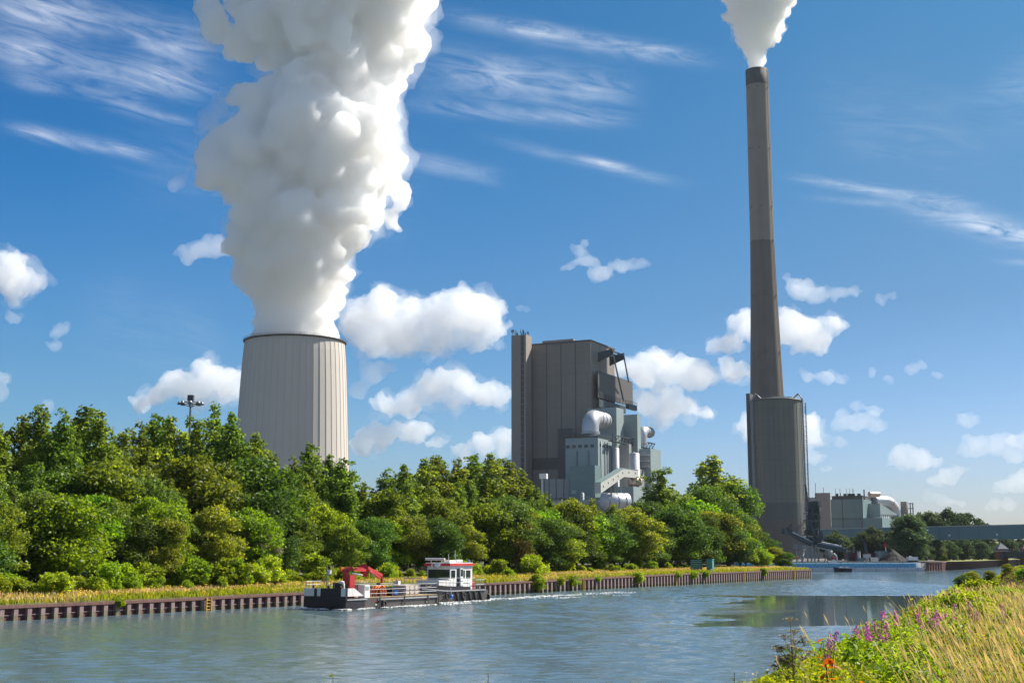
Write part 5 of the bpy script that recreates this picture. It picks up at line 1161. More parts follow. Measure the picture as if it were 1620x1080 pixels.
# trees beyond the basin
def fartree(px, pt, Y, key, var, wide, lab, grp='trees across the basin', z=GZ):
    x, zt = unproj(px, pt, Y); place(key, var, x, Y, z - .3, zt - z, lab, 'tree', 'broadleaf_tree', grp, wide)
far = [(1438, 812, 468, 'far', 0, 1.15, 'big round grey green willow beside the end of the conveyor bridge'), (1322, 838, 520, 'far', 1, 1.2, 'pale willow left of the derrick, below the stair tower'), (1352, 846, 530, 'far', 2, 1.3, 'low tree behind the maroon shed'),
       (1378, 832, 525, 'far', 1, 1.2, 'pale round tree in front of the power house annex'), (1404, 838, 515, 'far', 2, 1.1, 'tree between the power house annex and the big willow'), (1473, 808, 640, 'far', 0, 1.0, 'left dark tree standing above the conveyor bridge'),
       (1497, 804, 640, 'far', 1, 1.1, 'middle and tallest dark tree above the conveyor bridge'), (1528, 808, 640, 'far', 2, 1.1, 'right dark tree above the conveyor bridge'), (1453, 811, 660, 'far', 1, .8, 'small dark tree peeping out behind the big willow')]
for i, (px, pt, Y) in enumerate([(1458, 848, 500), (1478, 850, 520), (1500, 852, 540), (1522, 850, 560), (1546, 850, 600), (1566, 848, 640), (1590, 846, 680), (1612, 850, 690), (1632, 846, 690), (1440, 868, 480), (1570, 862, 620), (1425, 860, 480)]): far.append((px, pt, Y, 'far', i, 1.25, 'dark tree under the conveyor bridge, %s from the left' % ORD[i]))
for f in far: fartree(*f)
for i, (px, pt, Y, lab) in enumerate([(1492, 879, 506, 'round bush on the far quay wall left of the yellow post'), (1478, 886, 490, 'low bush hanging over the far quay wall'), (1540, 884, 560, 'light bush on the far verge under the bridge')]): x, zt = unproj(px, pt, Y); place('shrub', i, x, Y, GZ - .8, zt - GZ + .8, lab, 'bush', 'quay_bush', 'bushes on the far quay', 1.3)
yp = thing('marker_post', 'yellow marker post on the far verge under the conveyor bridge', 'post', (P(1498, 890, 507).x, 507, GZ)); m_ = MB(); x = P(1498, 890, 507).x; m_.b2(x - .2, x + .2, 506.8, 507.2, GZ, GZ + 2.6); m_.build('post', MATS['yellow_paint'], yp); m_ = MB(); m_.b2(x - .3, x + .3, 506.7, 507.3, GZ + 2.6, GZ + 2.8); m_.build('cap', MATS['yellow_paint'], yp)
# brick pavilion and low road bridge
bp_ = thing('brick_pavilion', 'small red brick pavilion with a pyramid slate roof under the conveyor bridge', 'pavilion', (P(1584, 880, 610).x, 612, GZ)); c = P(1584, 870, 612); hw_ = 7.4 / F * 612
m_ = MB(); m_.b2(c.x - hw_, c.x + hw_, 612 - hw_, 612 + hw_, -1, P(1584, 868, 612).z); m_.build('wall', MATS['brick_red'], bp_)
m_ = MB(); zz = P(1584, 867.8, 612).z; m_.b2(c.x - hw_ - .6, c.x + hw_ + .6, 612 - hw_ - .6, 612 + hw_ + .6, zz - 1.3, zz - .7); m_.build('ledge', MATS['clad_grey'], bp_)
m_ = MB(); zr = P(1584, 858, 612).z; q = [(c.x - hw_ - .4, 612 - hw_ - .4, zz), (c.x + hw_ + .4, 612 - hw_ - .4, zz), (c.x + hw_ + .4, 612 + hw_ + .4, zz), (c.x - hw_ - .4, 612 + hw_ + .4, zz), (c.x, 612, zr)]; m_.add(q, [(0, 1, 4), (1, 2, 4), (2, 3, 4), (3, 0, 4), (3, 2, 1, 0)]); m_.build('roof', MATS['slate'], bp_)
m_ = MB(); m_.b2(c.x - .6, c.x + .6, 612 - hw_ - .1, 612 - hw_ - .01, GZ + 1, GZ + 2.6); m_.build('window', MATS['blue_paint'], bp_)
rb = thing('road_bridge', 'low dark road bridge running right from the brick pavilion', 'bridge', (c.x, 616, 0)); m_ = MB(); a, b = P(1590, 877, 616), P(1690, 877, 560); m_.beam(a, b, 7, 2.6); m_.build('deck', MATS['steel_dark'], rb); m_ = MB(); m_.rail([a + Vector((0, -3.4, 1.3)), b + Vector((0, -3.4, 1.3))], 1.1, .06, 3); m_.build('railing', MATS['steel_grey'], rb)
p2_ = thing('brick_pavilion', 'second brick pavilion cut by the right edge beyond the low road bridge', 'pavilion', (P(1622, 880, 610).x, 608, GZ)); c = P(1623, 870, 612); m_ = MB(); m_.b2(c.x - hw_, c.x + hw_, 612 - hw_, 612 + hw_, -1, zz); m_.build('wall', MATS['brick_red'], p2_)
m_ = MB(); q = [(c.x - hw_ - .4, 612 - hw_ - .4, zz), (c.x + hw_ + .4, 612 - hw_ - .4, zz), (c.x + hw_ + .4, 612 + hw_ + .4, zz), (c.x - hw_ - .4, 612 + hw_ + .4, zz), (c.x, 612, zr)]; m_.add(q, [(0, 1, 4), (1, 2, 4), (2, 3, 4), (3, 0, 4), (3, 2, 1, 0)]); m_.build('roof', MATS['brick_red'], p2_)
wt_ = thing('white_storage_tank', 'white and blue striped tank far off at the right edge under the conveyor bridge', 'tank', (P(1614, 870, 760).x, 760, GZ)); c = P(1614, 870, 760); m_ = MB(); m_.lathe([(3.6, GZ), (3.6, P(1614, 855, 760).z), (.1, P(1614, 854, 760).z)], (c.x, 760, 0), 24); m_.build('shell', MATS['white_paint'], wt_)
m_ = MB(); 
for a0 in (-60, -100, -130): a = math.radians(a0); m_.beam((c.x + 3.65 * math.cos(a), 760 + 3.65 * math.sin(a), GZ), (c.x + 3.65 * math.cos(a), 760 + 3.65 * math.sin(a), P(1614, 855, 760).z), .9, .1)
m_.build('stripe', MATS['blue_paint'], wt_)

# floodlight mast among the trees
t, x, y = ray_wall(291, 38); fm = thing('floodlight_mast', 'tall floodlight mast rising from the trees left of the cooling tower', 'mast', (x, y, 2.5)); zt = unproj(291, 637, y)[1]
m_ = MB(); m_.cyl((x, y, 2.4), (x, y, zt), .22, .13, n=8); m_.build('pole', MATS['steel_grey'], fm)
m_ = MB(); m_.tube([(x + 1.3 * math.cos(a), y + 1.3 * math.sin(a), zt) for a in [2 * math.pi * i / 16 for i in range(17)]], .07, 6); 
for a in range(4): m_.beam((x, y, zt - .6), (x + 1.3 * math.cos(a * 1.57), y + 1.3 * math.sin(a * 1.57), zt), .09)
m_.build('lamp_ring', MATS['steel_dark'], fm)
for i in range(8):
    a = 2 * math.pi * i / 8 + .2; q = Vector((x + 1.45 * math.cos(a), y + 1.45 * math.sin(a), zt - .05)); m_ = MB(); m_.lathe([(.07, .22), (.2, .1), (.34, -.2), (.31, -.21)], q.to_tuple(), 12); m_.build('floodlight', MATS['steel_grey'], fm)
m_ = MB(); m_.box((x, y, zt + .65), (.75, .7, .75)); m_.cyl((x, y, zt), (x, y, zt + .4), .12, n=6); m_.build('winch_housing', MATS['steel_dark'], fm)
# teal cabinet and green fence on the far bank
t, x, y = ray_wall(1124, 1.6); z = land_z(t, 1.6); tb = thing('teal_cabinet', 'tall teal metal cabinet on the far bank at the end of the green fence', 'cabinet', (x, y, z), -math.radians(28.6)); h_ = unproj(1124, 884.5, y)[1] - z
m_ = MB(); m_.box((x, y, z + h_ / 2), (1.1, 1.0, h_), -math.radians(28.6)); m_.build('body', MATS['teal_paint'], tb); m_ = MB(); m_.box((x, y, z + h_ + .06), (1.25, 1.15, .12), -math.radians(28.6)); m_.build('lid', MATS['teal_paint'], tb)
fn = thing('mesh_fence', 'dark green mesh fence with a gate left of the teal cabinet', 'fence', (x, y, z)); m_ = MB(); m2 = MB()
tA = ray_wall(1088, 4)[0]; tB = ray_wall(1122, 2)[0]
for i in range(7): p = wpt(tA + (tB - tA) * i / 6, 3.4, land_z(t, 3)); m_.beam(p, p + Vector((0, 0, 2.3)), .12)
for i in range(60): p = wpt(tA + (tB - tA) * i / 60, 3.4, land_z(t, 3)); m2.beam(p, p + Vector((0, 0, 2.2)), .035)
for k in range(6): m2.beam(wpt(tA, 3.4, land_z(t, 3) + .4 * k + .2), wpt(tB, 3.4, land_z(t, 3) + .4 * k + .2), .05)
m_.build('post', MATS['green_fence'], fn); m2.build('mesh_panel', MATS['green_fence'], fn)

# ------------------------------------------------------------------ the work boats
BA = math.radians(30); BD = Vector((math.sin(BA), math.cos(BA), 0)); BN = Vector((math.cos(BA), -math.sin(BA), 0))   # towards the stern, towards the near side
cx, _ = unproj(547, 962, 123.0); BC = Vector((cx, 123.0, 0))
bg_ = thing('work_barge', 'flat dark work barge with folded red loader crane and white-panelled bow', 'barge', tuple(BC), -BA)
def lb(l, x=0.0, z=0.0): return BC + BD * l + BN * x + Vector((0, 0, z))      # along, outward (negative is across the deck), up
def bl(px, x=0.0, z=1.0):
    C = BC + BN * x; return along(C, BD, px, z)
def bz(px, py, x=0.0): p = lb(bl(px, x), x); return unproj(px, py, p.y)[1]
LB = bl(693); WB = -along(BC, -BN, 481, 1.0) * -1
def bbox(mb, l0, l1, x0, x1, z0, z1): mb.hexa([lb(l0, x0, z0), lb(l1, x0, z0), lb(l1, x1, z0), lb(l0, x1, z0)], [lb(l0, x0, z1), lb(l1, x0, z1), lb(l1, x1, z1), lb(l0, x1, z1)])
ZD = bz(600, 944.5)                          # deck edge
ZBW = bz(547, 930.5)
m_ = MB(); m_.hexa([lb(.9, -.05, -.6), lb(LB, 0, -.6), lb(LB, -WB, -.6), lb(.9, -WB + .05, -.6)], [lb(0, 0, ZD), lb(LB, 0, ZD), lb(LB, -WB, ZD), lb(0, -WB, ZD)]); m_.build('hull', MATS['hull_grey'], bg_)
m_ = MB(); l5 = bl(577); bbox(m_, -.03, l5, -WB - .02, .02, .22, ZD + .02); bbox(m_, .0, .22, -WB, 0, ZD + .02, ZBW); m_.build('bow_plate', MATS['hull_black'], bg_)
def bowpanel(mb, px0, px1, z0, z1):
    x0, x1 = along(BC, -BN, px0, 1.5), along(BC, -BN, px1, 1.5); mb.hexa([lb(-.05, -x0, z0), lb(-.05, -x1, z0), lb(-.0, -x1, z0), lb(0, -x0, z0)], [lb(-.05, -x0, z1), lb(-.05, -x1, z1), lb(0, -x1, z1), lb(0, -x0, z1)])
m_ = MB(); zb_ = bz(547, 943.2); 
for p0_, p1_ in ((481.5, 497), (502, 507), (540, 546.8)): m_ = MB(); bowpanel(m_, p0_, p1_, zb_, ZBW); m_.build('bow_panel', MATS['hull_white'], bg_)
m_ = MB(); la, lc = bl(560), bl(575); m_.extr([lb(.22, .03, zb_), lb(lc, .03, zb_), lb(la, .03, ZBW), lb(.22, .03, ZBW)], BN * -.15); m_.extr([lb(.22, -WB - .03, zb_), lb(lc, -WB - .03, zb_), lb(la, -WB - .03, ZBW), lb(.22, -WB - .03, ZBW)], BN * .15); m_.build('bulwark', MATS['hull_white'], bg_)
m_ = MB(); bbox(m_, .1, bl(580), .025, .10, bz(560, 949), bz(560, 947)); bbox(m_, bl(597), LB, .003, .14, bz(640, 946.5), bz(640, 944.6)); m_.build('rubbing_strake', MATS['rub_rail'], bg_)
m_ = MB(); 
for px in (598, 637, 674, 691): bbox(m_, bl(px), bl(px) + .22, .145, .17, -.2, ZD + .05)
m_.build('fender_bar', MATS['rubber'], bg_)
m_ = MB(); bbox(m_, bl(577), LB - .05, -WB + .1, -.1, ZD + .003, ZD + .05); m_.build('deck', MATS['wood_deck'], bg_)
m_ = MB(); bbox(m_, bl(576.5), bl(584.5), -.75, .03, bz(580, 945), bz(580, 924.5)); m_.build('locker', MATS['white_paint'], bg_)
m_ = MB(); bbox(m_, bl(577.5), bl(583), .035, .05, bz(580, 933), bz(580, 927)); m_.build('locker_vent', MATS['rub_rail'], bg_)
zr = bz(640, 924) - ZD
m_ = MB(); m_.rail([lb(bl(585), -.12, ZD), lb(LB - .1, -.12, ZD), lb(LB - .1, -WB + .2, ZD), lb(bl(585), -WB + .2, ZD)], zr, .024, 1.9, 3); m_.build('deck_railing', MATS['galvanised'], bg_)
m_ = MB(); bbox(m_, bl(606), bl(646), -WB + .3, -WB + .45, ZD + .05, ZD + zr * .95); bbox(m_, bl(617), bl(640), -2.2, -1.0, ZD + .05, ZD + zr * .8); bbox(m_, bl(584), LB - .2, -WB + .1, -WB + .2, ZD + zr, ZD + zr + .08); m_.build('cargo_coaming', MATS['hull_black'], bg_)
m_ = MB()
for x0, x1 in ((.5, 1.6), (2.2, 4.2)):
    p = [lb(.3, -x0, ZBW), lb(.3, -x0, ZBW + .6), lb(.3, -x1, ZBW + .6), lb(.3, -x1, ZBW)]; m_.tube(p, .025, 6)
m_.tube([lb(1.8, -.2, ZD + .1), lb(1.8, -.2, ZBW + .55), lb(3.6, -.2, ZBW + .55), lb(3.6, -.2, ZD)], .03, 6); m_.rail([lb(.3, -4.9, ZBW), lb(2.5, -4.9, ZBW)], .6, .03, 1); m_.build('bow_rail', MATS['galvanised'], bg_)
m_ = MB(); 
for x in (.4, 1.0, 2.6, 4.4): m_.cyl(lb(.7, -x, ZD), lb(.7, -x, ZBW + .25), .12, n=8)
bbox(m_, .6, 1.4, -2.0, -1.2, ZD, ZBW + .5); m_.build('bollard', MATS['hull_black'], bg_)
m_ = MB(); xm = along(BC + BD * .8, -BN, 517, 3); zt_ = unproj(517, 894, lb(.8, -xm).y)[1]; m_.cyl(lb(.8, -xm, ZD), lb(.8, -xm, zt_), .045, n=6); m_.build('flag_mast', MATS['steel_grey'], bg_)
m_ = MB(); fa = lb(.8, -xm, zt_ - .35); fbv = Vector((1, .15, 0)).normalized(); 
gx = 6; vs = []
for i in range(gx + 1): 
    w_ = .11 * math.sin(i * 1.3); vs += [fa + fbv * .42 * i / gx + Vector((0, w_, -.02 * i)), fa + fbv * .42 * i / gx + Vector((0, w_, -.62 + .035 * i))]
m_.add(vs, [(2 * i, 2 * i + 2, 2 * i + 3, 2 * i + 1) for i in range(gx)], True); m_.build('flag', MATS['white_paint'], bg_)
m_ = MB(); m_.tube([lb(bl(606), .16 + 0, .12 + .30) + BD * .26 * math.cos(t) + Vector((0, 0, .26 * math.sin(t))) for t in [2 * math.pi * k / 14 for k in range(15)]], .10, 8); m_.build('tyre_fender', MATS['rubber'], bg_)
for px in (594, 675):
    m_ = MB(); bbox(m_, bl(px), bl(px) + .32, .004, .02, .62, .74); m_.build('red_mark', MATS['red_bright'], bg_)
    m_ = MB(); bbox(m_, bl(px), bl(px) + .3, .004, .02, .30, .44); m_.build('white_mark', MATS['white_paint'], bg_)
# folded loader crane on the barge
kr = MB(); bbox(kr, 1.8, 2.6, -1.75, -.95, ZD, bz(546, 909, -1)); k0 = kr.build('loader_crane', MATS['red_paint'], bg_); tag(k0, 'red folded loader crane')
cl = lambda px, py, x=-.9, l=2.2: (lambda p: Vector((unproj(px, py, p)[0], p, unproj(px, py, p)[1])))(lb(l, x).y)
m_ = MB(); m_.extr([cl(547, 902), cl(552, 902), cl(551.2, 918), cl(551, 932), cl(547, 932)], -BN * .35); m_.build('pillar', MATS['red_bright'], k0)
m_ = MB(); m_.extr([cl(544, 901), cl(549, 898.5), cl(556, 895.5), cl(558.5, 897), cl(558, 901.5), cl(550, 904)], -BN * .4); m_.build('shoulder', MATS['red_bright'], k0)
Pa, Pb = cl(557, 900), cl(579, 901.5, -.9, 4.2); m_ = MB(); m_.beam(Pa, Pb, .26, .26); m_.beam(cl(562, 897), cl(576, 898, -.9, 4.0), .06, .06); m_.build('inner_boom', MATS['red_bright'], k0)
m_ = MB(); q = [cl(576, 899, -.75, 4.2), cl(577.5, 891.5, -.75, 4.2), cl(583, 895, -.75, 4.2), cl(582.5, 905, -.75, 4.2), cl(581, 912, -.75, 4.2), cl(578.5, 906, -.75, 4.2)]; m_.extr(q, -BN * .55); m_.build('knuckle', MATS['red_paint'], k0)
Pc, Pd = cl(581, 897.5, -.95, 4.4), cl(604, 910, -.95, 6.8); m_ = MB(); m_.beam(Pc, Pd, .24, .27); m_.beam(cl(584, 902, -.9, 4.6), cl(602, 914, -.9, 6.6), .16, .16); m_.build('outer_boom', MATS['red_bright'], k0)
m_ = MB(); Pe = cl(603.5, 926, -.95, 6.8); m_.beam(Pd + Vector((0, 0, .1)), Pd.lerp(Pe, .7), .22, .22); m_.build('boom_tip', MATS['red_paint'], k0)
m_ = MB(); m_.cyl(cl(556, 906), cl(573, 909.5, -.9, 3.8), .09, n=8); m_.cyl(cl(586, 902, -1.2, 4.6), cl(592, 912, -1.2, 5.4), .08, n=8); m_.build('hydraulic_ram', MATS['galvanised'], k0)
m_ = MB(); p = cl(539, 899, -1.3, 2.2); m_.cyl(p - Vector((0, 0, .25)), p + Vector((0, 0, .2)), .14, n=10); m_.build('beacon', MATS['orange_paint'], k0)
m_ = MB(); p = cl(540.5, 921, -.5, 1.2); m_.lathe([(.02, -.14), (.24, -.1), (.26, .1), (.02, .16)], tuple(p), 14); p = cl(543, 926.5, -.45, 1.3); m_.cyl(p - Vector((0, 0, .4)), p + Vector((0, 0, .25)), .15, n=10); m_.build('work_light', MATS['white_paint'], k0)
m_ = MB(); p = cl(549, 918, -.86, 2.2); m_.box(tuple(p), (.05, .22, .55), -BA); m_.build('warning_plate', MATS['yellow_paint'], k0)
# cargo on the deck
go = thing('orange_grapple', 'orange clamshell grapple lying on the barge deck under the crane tip', 'grapple', tuple(lb(bl(610), -.7, ZD + .05)), -BA); p = lb(bl(608), -.7, ZD + .06)
for sgn in (-1, 1):
    m_ = MB(); arc = [p + BD * sgn * (.08 + .75 * math.sin(t)) + Vector((0, 0, .95 * math.cos(t) + .05)) for t in [.1 + i * 1.5 / 6 for i in range(7)]]
    for dx in (-.3, 0, .3): m_.tube([a + BN * dx for a in arc], [.11, .12, .12, .11, .1, .08, .05], 6)
    m_.build('claw', MATS['orange_paint'], go)
m_ = MB(); m_.cyl(p + Vector((0, 0, .8)), p + Vector((0, 0, 1.25)), .2, n=10); m_.build('rotator', MATS['steel_dark'], go)
pc = thing('pale_crate', 'large pale beige crate on the barge deck near the tug', 'crate', tuple(lb(bl(658), -.9, ZD + .05)), -BA); m_ = MB(); bbox(m_, bl(647.5), bl(668.5), -2.0, -.45, ZD + .05, bz(658, 925.5)); m_.build('box', MATS['pale_crate'], pc)
m_ = MB()
for px in (647.5, 654, 661, 667.5): bbox(m_, bl(px), bl(px) + .12, -.449, -.41, ZD + .1, bz(658, 926))
m_.build('batten', MATS['pale_crate'], pc)
bd_ = thing('blue_drum_box', 'dark blue equipment box on the barge deck between the grapple and the pale crate', 'box', tuple(lb(bl(636), -.6, ZD + .05)), -BA); m_ = MB(); bbox(m_, bl(628), bl(643), -.95, -.5, ZD + .05, ZD + .9); m_.build('body', MATS['hull_black'], bd_); m_ = MB(); bbox(m_, bl(630), bl(636), -.49, -.45, ZD + .2, ZD + .6); m_.build('panel', MATS['blue_paint'], bd_)
for px, z_, mt_, lab in ((568, .5, 'blue_paint', 'small blue gear box by the white locker on the barge'), (572, .55, 'orange_paint', 'small orange canister by the white locker on the barge'), (649, 1.25, 'hull_white', 'white gear tray on top of the barge coaming')):
    p = lb(bl(px), -1.6, ZD + .05 + z_); o = thing('deck_gear', lab, 'gear', tuple(p)); m_ = MB(); m_.box((p.x, p.y, ZD + (zr + .1 if px < 600 else zr + .15)), (.55, .4, .36), -BA); m_.build('case', MATS[mt_], o); m_ = MB(); m_.cyl((p.x, p.y, ZD + zr + .2), (p.x, p.y, ZD + zr + .42), .1, n=8); m_.build('handle', MATS['steel_grey'], o)

# pusher tug
TY = 139.0; tx, _ = unproj(691, 952, TY); TC = Vector((tx, TY, 0)) + BN * -.25
tg = thing('pusher_tug', 'small pusher tug with white wheelhouse, red roof edge and black hull', 'tugboat', tuple(TC), -BA)
def tl(px, x=0.0, z=1.5): return along(TC + BN * x, BD, px, z)
def tb_(l, x=0.0, z=0.0): return TC + BD * l + BN * x + Vector((0, 0, z))
def tz(px, py, x=0.0): return unproj(px, py, tb_(tl(px, x), x).y)[1]
LT = tl(773); WT = 4.3
zg = tz(735, 933.5); zbw0, zbw1 = tz(697, 926), tz(760, 928.5)
def station(l):
    u = max(0, min(1, (l + 1.2) / 3.5)); return u ** .5
m_ = MB(); st_ = [-1.6, -.6, .6, 1.8, 3.2, 5, 7, LT - .8, LT]; vs = []
for l in st_:
    k = station(l); hw = WT / 2 * (.72 + .28 * k); ktop = 1 if l < LT - .5 else .96; rise = max(0, 2.5 - l) * .08
    for x, z in ((-.86, -.5), (-.97, .3), (-1.0, zg + rise), (1.0, zg + rise), (.97, .3), (.86, -.5)): vs.append(tb_(l, -WT / 2 + x * hw * ktop, z))
n = 6; fs = [(i * n + j, i * n + j + 1, (i + 1) * n + j + 1, (i + 1) * n + j) for i in range(len(st_) - 1) for j in range(n - 1)]
fs += [tuple(range(n)), tuple((len(st_) - 1) * n + j for j in range(n))]; m_.add(vs, fs); m_.build('hull', MATS['hull_grey'], tg)
m_ = MB(); pts = [(l, -WT / 2 + WT / 2 * (.72 + .28 * station(l)), zg + max(0, 2.5 - l) * .08) for l in st_[:-1]]
for (l0, x0, z0), (l1, x1, z1) in zip(pts, pts[1:]):
    for s_ in (0, 1):
        a_, b_ = (x0, x1) if s_ == 0 else (-WT - x0, -WT - x1); zz0 = zbw0 + (zbw1 - zbw0) * l0 / LT + max(0, 2.5 - l0) * .05; zz1 = zbw0 + (zbw1 - zbw0) * l1 / LT + max(0, 2.5 - l1) * .05
        if l1 < LT - .9: m_.extr([tb_(l0, a_, z0), tb_(l1, b_, z1), tb_(l1, b_, zz1), tb_(l0, a_, zz0)], BN * (-.1 if s_ == 0 else .1))
m_.build('bulwark', MATS['hull_black'], tg)
m_ = MB()
for (l0, x0, z0), (l1, x1, z1) in zip(pts, pts[1:]): m_.beam(tb_(l0, x0 + .04, z0), tb_(l1, x1 + .04, z1), .16, .12)
m_.build('rubbing_strake', MATS['rub_rail'], tg)
m_ = MB()
for px in (722.5, 731.5, 742, 750.5, 759.5): l = tl(px); m_.beam(tb_(l - .25, .06, zg - .12), tb_(l + .28, .02, .12), .26, .2)
m_.beam(tb_(tl(721), .06, .14), tb_(tl(764), .06, .14), .1, .1); m_.build('fender_bar', MATS['rubber'], tg)
ZK = zg + .08
m_ = MB(); m_.hexa([tb_(-.8, -.5, ZK - .1), tb_(LT - .2, -.15, ZK - .1), tb_(LT - .2, -WT + .15, ZK - .1), tb_(-.8, -WT + .5, ZK - .1)], [tb_(-.8, -.5, ZK), tb_(LT - .2, -.15, ZK), tb_(LT - .2, -WT + .15, ZK), tb_(-.8, -WT + .5, ZK)]); m_.build('deck', MATS['hull_black'], tg)
xc = -.55
def tbox(mb, l0, l1, x0, x1, z0, z1, rake=0): mb.hexa([tb_(l0, x0, z0), tb_(l1, x0, z0), tb_(l1, x1, z0), tb_(l0, x1, z0)], [tb_(l0 + rake, x0, z1), tb_(l1, x0, z1), tb_(l1, x1, z1), tb_(l0 + rake, x1, z1)])
l0, l1 = tl(712.5, xc, 3), tl(747, xc, 3); x1c = -(along(tb_(l0, xc), -BN, 676, 3) - xc); ztw = tz(730, 894.5, xc)
m_ = MB(); tbox(m_, l0, l1, x1c, xc, ZK - .05, ztw, 0); m_.build('wheelhouse', MATS['white_paint'], tg)
m_ = MB(); tbox(m_, l0 - 2.2, l0 - .003, x1c + .1, xc - .02, ZK - .05, tz(705, 917.5, xc)); m_.build('fore_cabin', MATS['white_paint'], tg)
m_ = MB(); tbox(m_, l0 - .35, l1 + .15, x1c - .25, xc + .2, ztw, ztw + .26); m_.build('roof_edge', MATS['red_bright'], tg)
m_ = MB(); tbox(m_, l0 - .2, l1, x1c - .1, xc + .05, ztw + .262, ztw + .34); m_.build('roof', MATS['white_paint'], tg)
def swin(name, px0, px1, py0, py1, mt='window_glass', out=.03):
    m_ = MB(); tbox(m_, tl(px0, xc, 3), tl(px1, xc, 3), xc + .003, xc + out, tz(px0, py1, xc), tz(px0, py0, xc)); return m_.build(name, MATS[mt], tg)
swin('side_window', 713.8, 720, 901.5, 914); swin('side_window', 732, 735.2, 901.5, 914); swin('side_window', 737.3, 744, 901.5, 914); swin('door_opening', 722.5, 726.5, 899, 927)
dd = swin('door', 727.2, 731.6, 898.5, 927, 'white_paint', .10); m_ = MB(); tbox(m_, tl(728, xc, 3), tl(731, xc, 3), xc + .103, xc + .12, tz(728, 911, xc), tz(728, 900, xc)); m_.build('door_window', MATS['window_glass'], dd)
m_ = MB(); zf0, zf1 = tz(712, 914, xc), tz(712, 900.5, xc); tbox(m_, l0 - .03, l0 - .003, x1c + .14, xc - .1, zf0, zf1); m_.build('front_window', MATS['window_glass'], tg)
m_ = MB(); tbox(m_, l0 - .36, l0 - .02, x1c + .1, xc + .0, zf0 - .16, zf0 - .06); m_.build('window_sill', MATS['white_paint'], tg)
m_ = MB(); zz = ztw + .72; m_.cyl(tb_(l0 - .2, xc - .6, zz), tb_(l0 - .2, x1c - .1, zz), .13, n=10)
for x in (xc - 1, x1c + .6): m_.cyl(tb_(l0 - .2, x, ztw + .2), tb_(l0 - .2, x, zz), .05, n=6)
m_.build('radar_bar', MATS['hull_white'], tg)
m_ = MB(); 
for x, s_ in ((xc - 1.25, .26), (xc - 1.5, .2)): p = tb_(l0 - .55, x, ztw + .1); m_.ball(tuple(p), s_)
m_.beam(tb_(l0 - .4, xc - 2.1, ztw - .35), tb_(l0 - .4, xc - 2.1, ztw + .35), .14); m_.build('searchlight', MATS['white_paint'], tg)
m_ = MB(); tbox(m_, l0 + .3, l0 + 1.5, xc - 1.0, xc - .3, ztw + .34, ztw + .62)
for i in range(4): p = tb_(l0 + 2.0 + i * .32, xc - .5, ztw + .5); m_.ball(tuple(p), .17)
m_.build('roof_vent', MATS['white_paint'], tg)
m_ = MB(); m_.beam(tb_(l1, xc - .4, ztw + .13), tb_(l1 + .9, xc - .4, ztw + .16), .07); m_.cyl(tb_(l1 + .7, xc - .4, ztw + .1), tb_(l1 + .7, xc - .4, ztw + .6), .04, n=6); m_.build('light_bracket', MATS['galvanised'], tg)
m_ = MB(); m_.ball(tuple(tb_(l1 - .3, xc - .3, ztw + .5)), .15); m_.build('blue_lamp', MATS['blue_paint'], tg)
m_ = MB(); m_.rail([tb_(l1 + .2, -.2, ZK), tb_(LT - .35, -.3, ZK), tb_(LT - .35, -WT + .3, ZK)], 1.0, .035, .8); m_.rail([tb_(l0 - 2.6, -.35, ZK + .3), tb_(l1, -.22, ZK + .25)], 1.0, .018, 1.4); m_.rail([tb_(-.9, -1.1, ZK), tb_(-.9, -WT + 1.1, ZK)], 1.3, .04, .8); m_.build('railing', MATS['galvanised'], tg)
m_ = MB(); tbox(m_, l1 + .15, l1 + .5, -1.2, -.6, ZK, ZK + .95); m_.build('fire_box', MATS['red_bright'], tg)
m_ = MB(); m_.ball(tuple(tb_(tl(712), .16, tz(712, 943))), .24, (1, 1, .9)); m_.build('buoy_fender', MATS['blue_paint'], tg)
m_ = MB(); m_.cyl(tb_(tl(712), .16, tz(712, 941)), tb_(tl(713), -.0, tz(713, 929)), .02, n=5); m_.build('fender_rope', MATS['white_paint'], tg)
m_ = MB(); c = tb_(LT + .1, -.35, .42); m_.tube([c + BN * .34 * math.cos(t) + Vector((0, 0, .38 * math.sin(t))) for t in [2 * math.pi * k / 14 for k in range(15)]], .15, 8); m_.build('tyre_fender', MATS['rubber'], tg)

# mooring ropes and hoses on the barge, aerials on the tug
m_ = MB(); m_.tube([lb(.4, -1.0, ZBW + .2), lb(1.2, -.6, ZD + .5), lb(2.0, -.3, ZD + .3)], .03, 5); m_.tube([lb(LB - .3, -1.2, ZD + .9), lb(LB + .3, -1.4, ZD + .75), lb(LB + .8, -1.3, ZD + .9)], .03, 5)
m_.build('mooring_rope', MATS['wood_deck'], bg_)
m_ = MB(); m_.tube([lb(bl(586), -.4, ZD + .1), lb(bl(592), -.25, ZD + .45), lb(bl(599), -.4, ZD + .1), lb(bl(604), -.3, ZD + .35)], .05, 6); m_.build('hose', MATS['rubber'], bg_)
m_ = MB(); m_.cyl(tb_(l1 - 1.0, xc - 1.6, ztw + .3), tb_(l1 - 1.0, xc - 1.6, ztw + 1.7), .02, n=5); m_.cyl(tb_(l1 - 1.4, xc - 2.2, ztw + .3), tb_(l1 - 1.4, xc - 2.2, ztw + 1.3), .02, n=5); m_.build('aerial', MATS['hull_white'], tg)
for i, l in enumerate((2.2, 5.4)):
    c = tb_(l, .12, .75); m_ = MB(); m_.tube([c + BD * .26 * math.cos(t) + Vector((0, 0, .28 * math.sin(t))) for t in [2 * math.pi * k / 14 for k in range(15)]], .09, 8); m_.build('tyre_fender', MATS['rubber'], tg)
